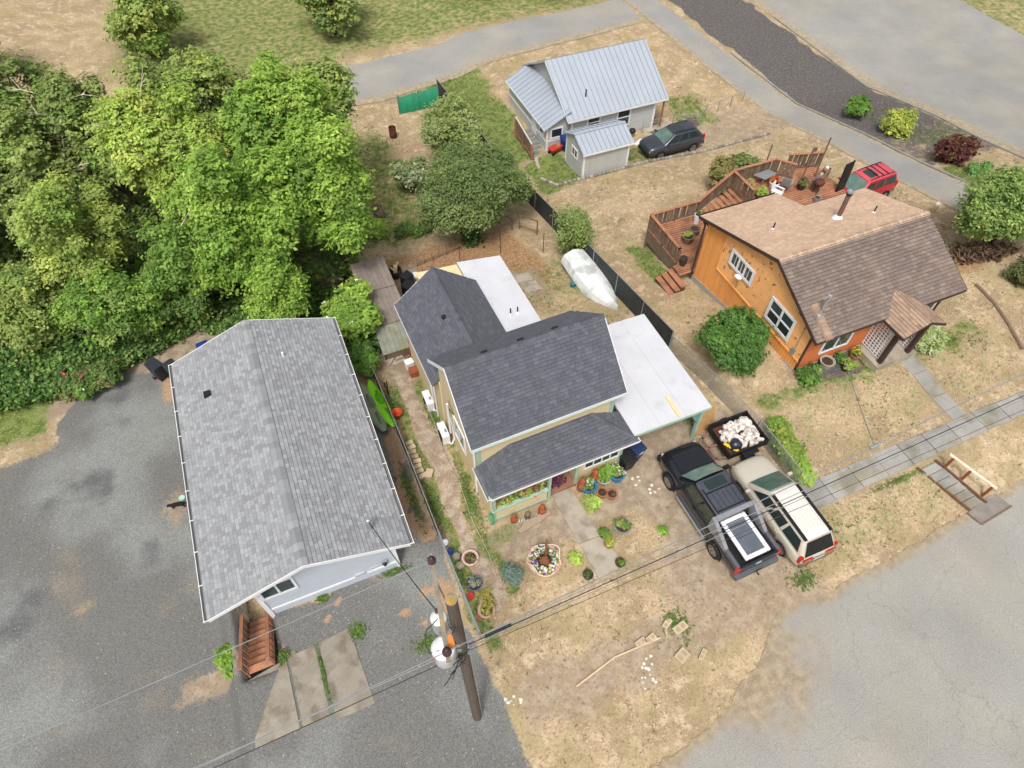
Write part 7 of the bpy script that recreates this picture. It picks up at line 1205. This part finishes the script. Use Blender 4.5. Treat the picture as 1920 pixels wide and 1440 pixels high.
b = MB(); b.slab([(4.55, 10.35, .02), (4.7, 10.2, .02), (5.2, 10.3, .02), (5.6, 10.36, .02), (6.15, 10.55, .02), (6.1, 10.72, .02), (5.5, 10.66, .02), (5.0, 10.6, .02)], (0, 0, .1)); tag(b.build('driftwood_plank', mat('silver_driftwood', srgb(168, 150, 130), .9, .15, vsc=6, stretch=(1, 5, 1)), bevel=.03), 'long flat driftwood plank in front of the porch', 'driftwood')
for i in range(12):
    b = MB(); x, y = 4.6 + i * .1, 10.6 + random.uniform(0, .15); b.tube([(x, y, .02), (x + random.uniform(-.08, .08), y + random.uniform(-.08, .08), .14)], .025, 5, r1=.008); tag(b.build('white_shell', mWhite), 'small white shell beside the driftwood plank', 'shell', 'shells beside the driftwood plank')
mHose = mat('green_hose', srgb(64, 176, 120), .5)
b = MB(); pts = []
for i in range(40): a = i * .5; pts.append((3.74 + .1 * math.sin(i * 1.7), 11.05 + (.2 + .04 * math.sin(i * .9)) * math.cos(a), .48 + (.34 + .06 * math.sin(i * .7)) * math.sin(a)))
b.tube(pts, .011, 5); tag(b.build('garden_hose', mHose), 'coiled green garden hose hanging at the porch corner', 'hose')
# porch flower boxes and hanging basket
for x, l in ((4.5, 'flower box with green and yellow leaves at the left of the porch wall'), (5.6, 'flower box with reddish leaves at the right of the porch wall')):
    t = thing('flower_box', l, 'flower box', (x, 11.42, .72)); b = MB(); b.box(-.45, -.12, 0, .45, .12, .2); b.build('box', mTrimS, t); P = rng.normal(0, 1, (420, 3)) * [.26, .1, .12] + [0, 0, .32]; c = np.array([G2, G1, YE, srgb(150, 60, 70) if x > 5 else DK, srgb(220, 120, 140)])[rng.integers(0, 5, 420)]; leaf_cloud('plants', P, rng.normal(0, .5, P.shape) + [0, 0, 1], .09, c, t)['kind'] = 'stuff'
t = thing('hanging_basket', 'purple leaved plant standing by the porch entrance', 'planter', (6.75, 11.75, .2)); b = MB(); b.lathe((0, 0, 0), [(.14, 0), (.2, .25), (.17, .25), (0, .22)], 12); b.build('pot', mDkPot, t); P = rng.normal(0, 1, (420, 3)) * [.18, .18, .12] + [0, 0, .42]; leaf_cloud('leaves', P, rng.normal(0, .5, P.shape) + [0, 0, 1], .1, np.array(srgb(112, 60, 84)) * rng.uniform(.7, 1.4, (420, 1)), t)
# shells by the bins, stones, blocks
mBlk = mat('concrete_block', srgb(196, 178, 148), .9, .12)
for i, (x, y, a, lx, ly, lab) in enumerate(((8.24, 4.85, .5, .4, .22, 'single tan concrete block on the verge, uppermost'), (8.6, 4.52, .2, .55, .3, 'broad tan concrete block below the uppermost one'), (8.02, 4.55, 1.2, .3, .08, 'thin broken slab piece beside the tan blocks'), (8.15, 3.65, .35, .5, .38, 'mossy brown block at the bottom of the verge'), (8.85, 3.4, .6, .42, .16, 'pale narrow block nearest the road edge'), (7.0, 4.62, .2, .42, .24, 'tan block at the end of the pale pole, left'), (7.4, 4.6, .25, .42, .24, 'tan block at the end of the pale pole, right'))):
    b = MB(); b.cbox((0, 0, 0), (lx, ly, .14), 0, jit(.12)); b.cbox((-lx * .22, 0, .07), (lx * .3, ly * .55, .006), 0, (.75, .72, .7)); b.cbox((lx * .22, 0, .07), (lx * .3, ly * .55, .006), 0, (.75, .72, .7)); o = b.build('concrete_block', mBlk); o.location = (x, y, g(x, y) + .06); o.rotation_euler = (0, 0, a); tag(o, lab, 'block', 'blocks on the front verge')
b = MB(); b.tube([(4.2, 4.2, .05), (5.9, 4.55, .05), (7.75, 4.5, .1)], .035, 6); tag(b.build('pale_pole', mat('bleached_wood', srgb(214, 190, 160), .85)), 'long pale wooden pole lying on the dry verge', 'pole')
for i, (x, y, l) in enumerate(((6.9, 3.9, 'broken white stone pieces below the pale pole'), (6.6, 3.4, 'white stone near the bottom edge of the verge'), (2.0, 4.6, 'white stones near the utility pole foot'), (10.1, 10.5, 'white stones scattered beside the porch bins'), (13.35, 9.75, 'white stones between pickup and trailer tongue'), (10.6, 9.9, 'white stones in the dirt in front of the pickup'))):
    b = MB(); [b.rock((x + random.uniform(-.25, .25), y + random.uniform(-.2, .2), g(x, y) + .02), random.uniform(.03, .08), jit(.1), .5) for _ in range(7)]; o = b.build('white_stones', mat('white_stone', srgb(226, 218, 206), .9)); tag(o, l, 'stones', 'scattered white stones', 'stuff')
PS = ['uppermost', 'second', 'third', 'fourth', 'fifth', 'sixth', 'seventh', 'eighth']
for i in range(8):
    b = MB(); b.cbox((0, 0, 0), (.36, .2, .18), 0, jit(.15)); o = b.build('paver_block', mBlk, bevel=.012); y = 16.1 - i * .27; x = 1.8 + .03 * math.sin(i * 2); o.location = (x, y, g(x, y) + .09); o.rotation_euler = (0, 0, random.uniform(-.25, .25)); tag(o, PS[i] + ' tan paver from the back in the row along the black fence', 'paver', 'pavers along the black fence')
b = MB(); b.cbox((0, 0, 0), (.42, .3, .2), 0); o = b.build('paver_block', mBlk, bevel=.012); o.location = (2.12, 14.2, .1); o.rotation_euler = (0, 0, 1.0); tag(o, 'odd tan paver set apart from the row beside the gravel path', 'paver', 'pavers along the black fence')
b = MB(); b.lathe((1.78, 17.95, g(1.78, 17.95)), [(.16, 0), (.24, .35), (.26, .38), (.2, .36), (.14, .05), (0, .05)], 12); tag(b.build('orange_bucket', mat('orange_plastic', srgb(206, 84, 44), .5), smooth=True), 'orange bucket beside the fence near the lime kayak', 'bucket')
t = thing('folded_scooter', 'small black folded frame against the fence behind the kayaks', 'scooter', (1.75, 19.5, g(1.75, 19.5))); b = MB(); b.tube([(0, 0, .1), (.1, .3, .7)], .025, 6); b.tube([(0, 0, .1), (.0, .6, .12)], .03, 6); b.build('frame', mBlack, t)
for yy in (0, .6): b = MB(); b.tube([(-.03, yy, .1), (.03, yy, .1)], .1, 12); b.build('wheel', mTyre, t)
for i, (x, y, s, m, l) in enumerate(((3.3, 20.4, (.42, .4, .42), mat('brick_red', srgb(150, 84, 60)), 'rust red box against the cream house wall'), (3.25, 21.0, (.4, .34, .5), mWhite, 'white topped grill box against the cream house wall'), (2.6, 22.0, (.9, 1.0, .08), mConc, 'tan flat sheet lying in the junk corner'), (5.15, 28.0, (.6, .55, .8), mBlack, 'black stove beside the plank shelter'), (5.0, 27.2, (.6, .55, .7), mBlack, 'second black stove nearer the dark roof'))):
    b = MB(); b.cbox((0, 0, s[2] / 2), s); b.cbox((0, 0, s[2] + .015), (s[0] * 1.06, s[1] * 1.06, .03)); o = b.build('yard_box', m, bevel=.02); o.location = (x, y, g(x, y)); o.rotation_euler = (0, 0, .15 * i); tag(o, l, 'box')
t = thing('wood_barrel', 'half barrel full of cut wood beside the plank shelter', 'barrel', (4.75, 29.2, g(4.75, 29.2))); b = MB(); b.lathe((0, 0, 0), [(.34, 0), (.4, .3), (.38, .6), (.34, .6), (.33, .4), (0, .4)], 16); b.build('barrel', mBlack, t, smooth=True); [MB().tube([(random.uniform(-.2, .2), random.uniform(-.2, .2), .35), (random.uniform(-.3, .3), random.uniform(-.3, .3), .8)], .07, 7).build('log', mPly, t) for _ in range(6)]
b = MB(); b.lathe((5.75, 28.4, g(5.75, 28.4)), [(.16, 0), (.2, .38), (.18, .38), (0, .36)], 14); tag(b.build('white_bucket', mWhite, smooth=True), 'white bucket near the plywood deck corner', 'bucket')
for i in range(3): b = MB(); b.tube([(2.3 + i * .4, 21.4 + i * .3, g(2.4, 21.5) + .05), (3.2 + i * .1, 22.4 - i * .7, g(3, 22) + .25)], .02, 5); tag(b.build('garden_stick', mWood), ['long stick leaning in the junk corner', 'second stick across the junk corner', 'short stick lying beside the tan sheet'][i], 'stick')
t = thing('red_hand_truck', 'red hand truck leaning on the cream house rear wall', 'hand truck', (3.45, 21.9, g(3.45, 21.9))); b = MB(); [b.tube([(.0, s, 0), (.2, s, 1.2)], .025, 6) for s in (-.2, .2)]; [b.tube([(.05 + .05 * i, -.2, .25 + .3 * i), (.05 + .05 * i, .2, .25 + .3 * i)], .02, 6) for i in range(4)]; b.build('frame', mat('red_iron', srgb(186, 52, 44)), t)
for s in (-.25, .25): b = MB(); b.tube([(-.02, s, .12), (-.02, s * 1.25, .12)], .12, 12); b.build('wheel', mTyre, t)
b = MB(); b.rock((0, 0, 0), .25, (1, 1, 1), .6); o = b.build('pale_rock', mS_ if False else mat('pale_rock', srgb(226, 218, 210))); o.location = (.3, 25.3, g(.3, 25.3) + .1); tag(o, 'pale rock under the wood behind the grey house', 'rock')
for i, (x, y, m, l) in enumerate(((1.72, 11.0, mWhite, 'white ring handle hanging inside the galvanised fence'), (1.78, 10.55, mBlue, 'small blue tub inside the galvanised fence'), (1.9, 8.6, mat('signal_red', srgb(206, 60, 60)), 'small red toy by the galvanised fence'), (1.95, 7.75, mTerra, 'small terracotta saucer near the fence end'))):
    b = MB(); b.lathe((x, y, 0), [(.11, 0), (.14, .16), (.1, .15), (0, .1)], 12); tag(b.build('fence_trinket', m, smooth=True), l, 'trinket')
for i, (x, y, l) in enumerate(((1.95, 10.3, 'grey boulder inside the galvanised fence, rear'), (2.0, 9.9, 'grey boulder inside the galvanised fence, front'))): b = MB(); b.rock((x, y, .1), .2, (1, 1, 1), .6); tag(b.build('boulder', mConc, smooth=True), l, 'boulder')
# edging line of small sticks along the gravel path
b = MB(); [b.tube([(3.1 + .05 * math.sin(i), 9.0 + i * .55, .05), (3.12 + .05 * math.sin(i + 1), 9.5 + i * .55, .06)], .018, 5, t=jit(.2)) for i in range(16)]; tag(b.build('stick_edging', mat('pale_stick', srgb(188, 176, 160))), 'row of pale sticks edging the gravel side path', 'edging')
# ================================================================== ORANGE HOUSE GARDEN, DECK THINGS
pot('stone_pot', 'round stone planter with soil under the orange front window', 21.15, 12.3, .34, .42, mConc, None, z=.42); pot('window_trough', 'green trough planter under the orange front window', 22.0, 12.3, .3, .25, mat('trough_green', srgb(96, 110, 88)), PL, 320, .07, z=.42); pot('yellow_flower_pot', 'terracotta pot of yellow flowers left of the lattice porch', 22.75, 12.2, .26, .3, mTerra, PL, 350, .07, prad=.3, fl=[(srgb(240, 200, 40), 60, .09)], z=.42); pot('urn_pot', 'brown urn with green fronds in the orange house bed', 21.9, 11.75, .18, .3, mDkPot, [(G3, 3), (G1, 2)], 420, .1, prad=.34, z=.42)
b = MB(); b.lathe((20.45, 12.0, .42), [(.12, 0), (.16, .12), (.13, .28), (.07, .36), (.09, .42), (.06, .5), (0, .52)], 12); tag(b.build('stone_goose', mConc, smooth=True), 'pale stone ornament at the corner of the orange house bed', 'ornament'); shrub('bed_plants', 'green bed plants around the pale stone ornament', (20.5, 12.2, .42), (.5, .25, .25), [(DG, 3), (G2, 2)], 900, .08, 6, (.14, .2), stem=False)
be = thing('bed_edging', 'thin timber edging of the orange house flower bed', 'edging', (21.3, 11.6, .4), world=True)
for a, c in (((19.9, 11.62), (22.9, 11.55)), ((22.9, 11.55), (22.95, 12.3))): b = MB(be); b.beam((*a, g(*a) + .04), (*c, g(*c) + .04), .06, .1); b.build('timber', mWood, be)
b = MB(); b.cbox((26.35, 11.75, .8), (.5, .35, .8)); b.cbox((26.35, 11.75, 1.22), (.54, .39, .04)); tag(b.build('blue_cooler', mBlue, bevel=.03), 'blue storage bin half hidden right of the lattice porch', 'bin')
pot('barrel_planter', 'half barrel planter with green plant on the lower deck', 20.55, 23.2, .36, .45, mWood, [(YE, 2), (G3, 2)], 320, .07, z=-.5, prad=.25); pot('empty_barrel', 'empty dark barrel planter on the lower deck', 21.25, 23.6, .32, .45, mWood, None, z=-.5); pot('bird_bath', 'white pedestal planter by the deck stairs', 21.9, 24.4, .2, .65, mWhite, PL, 160, .06, z=-.5, prad=.2); pot('deck_urn', 'dark urn at the top of the deck steps', 19.3, 21.65, .22, .5, mDkPot, None, z=-.5)
pot('white_bucket_plant', 'white bucket with pink flowers on the upper deck', 25.1, 24.4, .2, .35, mWhite, [(YE, 2), (G3, 2)], 350, .09, z=.95, prad=.3, fl=[(srgb(232, 120, 160), 40, .12)]); pot('lime_fern', 'large lime green fern pot on the upper deck', 25.2, 23.5, .25, .3, mDkPot, [(YE, 2), (G3, 3)], 700, .12, z=.95, prad=.5); pot('flower_basket', 'white crate of orange and red flowers on the upper deck', 26.5, 24.0, .3, .4, mWhite, [(srgb(232, 160, 40), 3), (srgb(200, 60, 60), 2)], 260, .11, z=.95, prad=.35)
chair('deck_chair', 'white plastic chair on the upper deck', 26.0, 23.1, .5, mWhite, .95); chair('grey_deck_chair', 'grey folding chair beside the flower crate on upper deck', 27.0, 23.6, 2.2, mSteel, .95)
b = MB(); b.slab([(25.6, 24.9, 1.45), (26.7, 25.0, 1.45), (26.9, 24.4, 1.5), (25.9, 24.2, 1.5)], (0, 0, .03)); b.box(25.9, 24.3, .95, 25.95, 24.35, 1.46); b.box(26.7, 24.5, .95, 26.75, 24.55, 1.46); tag(b.build('deck_table', mSteel), 'grey metal table at the upper deck corner', 'table')
t = thing('grill_cluster', 'rusty round grill on the upper deck', 'grill', (28.4, 22.6, .95)); b = MB(); b.lathe((0, 0, .55), [(.05, 0), (.25, .08), (.3, .2), (.3, .24), (.22, .36), (0, .42)], 14); b.build('bowl', mRust, t, smooth=True); [MB().tube([(.2 * math.cos(a), .2 * math.sin(a), 0), (.12 * math.cos(a), .12 * math.sin(a), .6)], .02, 5).build('leg', mBlack, t) for a in (0, 2.1, 4.2)]
pot('metal_pail', 'galvanised pail next to the rusty grill', 28.0, 22.0, .18, .3, mSteel, None, z=.95); pot('junk_pot', 'dark pot of dry stems at the upper deck edge', 27.9, 23.3, .25, .35, mDkPot, [(OL2, 2), (srgb(120, 96, 70), 2)], 400, .09, z=.95, prad=.4)
t = thing('shelf_unit', 'low wooden shelf with blue and brown jars on the upper deck', 'shelf', (29.2, 23.3, .95), .5); b = MB(); b.box(-.9, -.2, .55, .9, .2, .6); b.box(-.9, -.2, .2, .9, .2, .24); [b.box(s - .03, -.2, 0, s + .03, .2, .6) for s in (-.87, .87)]; b.build('frame', mWood, t)
for i in range(6): b = MB(); b.lathe((-.7 + i * .27, 0, .6), [(.09, 0), (.11, .12), (.07, .2), (0, .2)], 10); b.build('jar', [mCyan, mTerra, mConc, mDkPot, mTerra, mWhite][i], t, smooth=True)
b = MB(); b.slab([(29.6, 22.2, .95), (30.2, 22.3, .95), (30.35, 22.5, 2.6), (29.75, 22.4, 2.6)], (-.02, .09, .0)); b.slab([(30.2, 22.3, .95), (30.28, 22.32, .95), (30.43, 22.52, 2.65), (30.35, 22.5, 2.65)], (-.02, .09, .0), (2.2, 2.1, 2.0)); tag(b.build('solar_panel', mBlack), 'dark upright panel leaning at the end of the upper deck', 'panel')
# ================================================================== FRONT STEPS AT THE RIGHT, LANE CORNER
cs = thing('concrete_steps', 'old concrete steps with rusty rail from sidewalk down to the road', 'steps', (22.9, 5.2, -.3), world=True)
for i in range(6):
    f = i / 5; xa = 21.65 + .85 * f; xb = 22.52 + .75 * f; y1 = 6.3 - i * .36; z = max(-.42, g((xa + xb) / 2, y1 - .18) + .1); b = MB(cs); b.hexa([(xa, y1 - .36, z - .3), (xb, y1 - .33, z - .3), (xb - .12, y1 + .02, z - .3), (xa - .12, y1 - .015, z - .3), (xa, y1 - .36, z), (xb, y1 - .33, z), (xb - .12, y1 + .02, z), (xa - .12, y1 - .015, z)], jit(.08)); b.build('tread', mSide, cs, bevel=.012)
for xa, xb in ((21.5, 22.5), (22.5, 23.4)): b = MB(cs); b.beam((xa, 6.4, .1), (xb, 4.1, -.4), .06, .14, (.9, .75, .65)); b.build('side_timber', mWood, cs)
b = MB(cs); b.slab([(22.35, 4.05, -.55), (22.5, 3.45, -.55), (24.3, 3.6, -.55), (24.15, 4.4, -.55)], (0, 0, .1)); b.build('landing_pad', mat('pad_concrete', srgb(140, 132, 126), .9), cs, bevel=.01); b = MB(cs); b.beam((22.5, 3.43, -.47), (24.32, 3.58, -.47), .07, .1); b.beam((22.33, 4.05, -.47), (22.48, 3.45, -.47), .07, .1); b.build('pad_edge', mWood, cs)
b = MB(cs); b.beam((22.6, 6.2, .84), (23.6, 4.3, .36), .13, .05); b.build('handrail', mat('cream_rail', srgb(222, 212, 192), .6), cs)
for p, zt_ in (((22.68, 6.0, -.1), .8), ((23.05, 5.3, -.3), .62), ((23.52, 4.42, -.5), .38)): b = MB(cs); b.box(p[0] - .05, p[1] - .05, p[2], p[0] + .05, p[1] + .05, zt_); b.build('post', mat('rust_brown_paint', srgb(150, 92, 60), .8), cs)
ed = thing('block_edging', 'row of small dark edging blocks along the lawn below the shed', 'edging', (25, 34, -3.3), world=True); LN = [(17.25, 36.0), (17.75, 34.3), (19.8, 33.9), (24.2, 33.95), (28.4, 33.6), (34.9, 33.7)]
PP = resample(LN, 62); mEd = mat('edging_block', srgb(150, 142, 132), .9, .2)
for i in range(61):
    a, c = PP[i], PP[i + 1]; m_ = (a + c) / 2; b = MB(ed); b.cbox((m_[0], m_[1], g(*m_) + .04), (.26, .2, .2), math.atan2(c[1] - a[1], c[0] - a[0]), jit(.35)); b.build('edging_block', mEd, ed)
b = MB(); b.slab([(25.6, 36.6, g(26, 37) + .02), (27.6, 36.9, g(27, 37) + .02), (27.8, 37.3, g(27, 37) + .02), (26.0, 37.4, g(26, 37) + .02), (25.3, 37.0, g(26, 37) + .02)], (0, 0, .05)); tag(b.build('white_sheeting', mWhite, bevel=.02), 'crumpled white sheeting on the ground beside the dark suv', 'sheeting')
t = thing('kettle_grill', 'small black kettle grill near the metal roof house', 'grill', (25.6, 37.9, g(25.6, 37.9))); b = MB(); b.lathe((0, 0, .3), [(.04, 0), (.2, .08), (.26, .22), (.2, .36), (0, .42)], 14); b.build('bowl', mBlack, t, smooth=True); [MB().tube([(.2 * math.cos(a), .2 * math.sin(a), 0), (.12 * math.cos(a), .12 * math.sin(a), .36)], .02, 5).build('leg', mSteel, t) for a in (0, 2.1, 4.2)]
b = MB(); b.lathe((36.2, 20.2, g(36.2, 20.2)), [(.12, 0), (.14, .5), (.16, .55), (.1, .68), (0, .7)], 10); tag(b.build('white_bollard', mat('cream_post', srgb(232, 228, 206)), smooth=True), 'short cream bollard behind the orange house roof end', 'bollard')
ll = thing('lawn_edge_logs', 'dark weathered log edging curving across the right hand lawn', 'edging', (32, 12, .2), world=True)
for a, c in (((32.2, 13.8), (32.0, 12.4)), ((32.0, 12.4), (31.6, 11.2)), ((31.6, 11.2), (31.0, 9.6))): b = MB(ll); b.tube([(*a, g(*a) + .05), (*c, g(*c) + .05)], .09, 7); b.build('log', mWood, ll)
n = 900; xx = rng.normal(34.3, .9, n); yy = 15.6 + rng.normal(0, .35, n) + .3 * np.sin(xx); P = np.stack([xx, yy, gz(xx, yy) + rng.uniform(.02, .35, n)], 1); tag(leaf_cloud('brush_pile', P, rng.normal(0, 1, (n, 3)) + [0, 0, .4], .14, np.array(srgb(112, 90, 70)) * rng.uniform(.5, 1.3, (n, 1)), m=mGrass, asp=3), 'brown brush pile under the street tree', 'brush pile', kind='stuff')
b = MB(); b.rock((35.3, 12.2, .35), .5, (1, 1, 1), .7); tag(b.build('tan_boulder', mat('tan_rock', srgb(206, 178, 128), .9, .2, vsc=6), smooth=True), 'tan boulder at the right edge of the lawn', 'boulder')
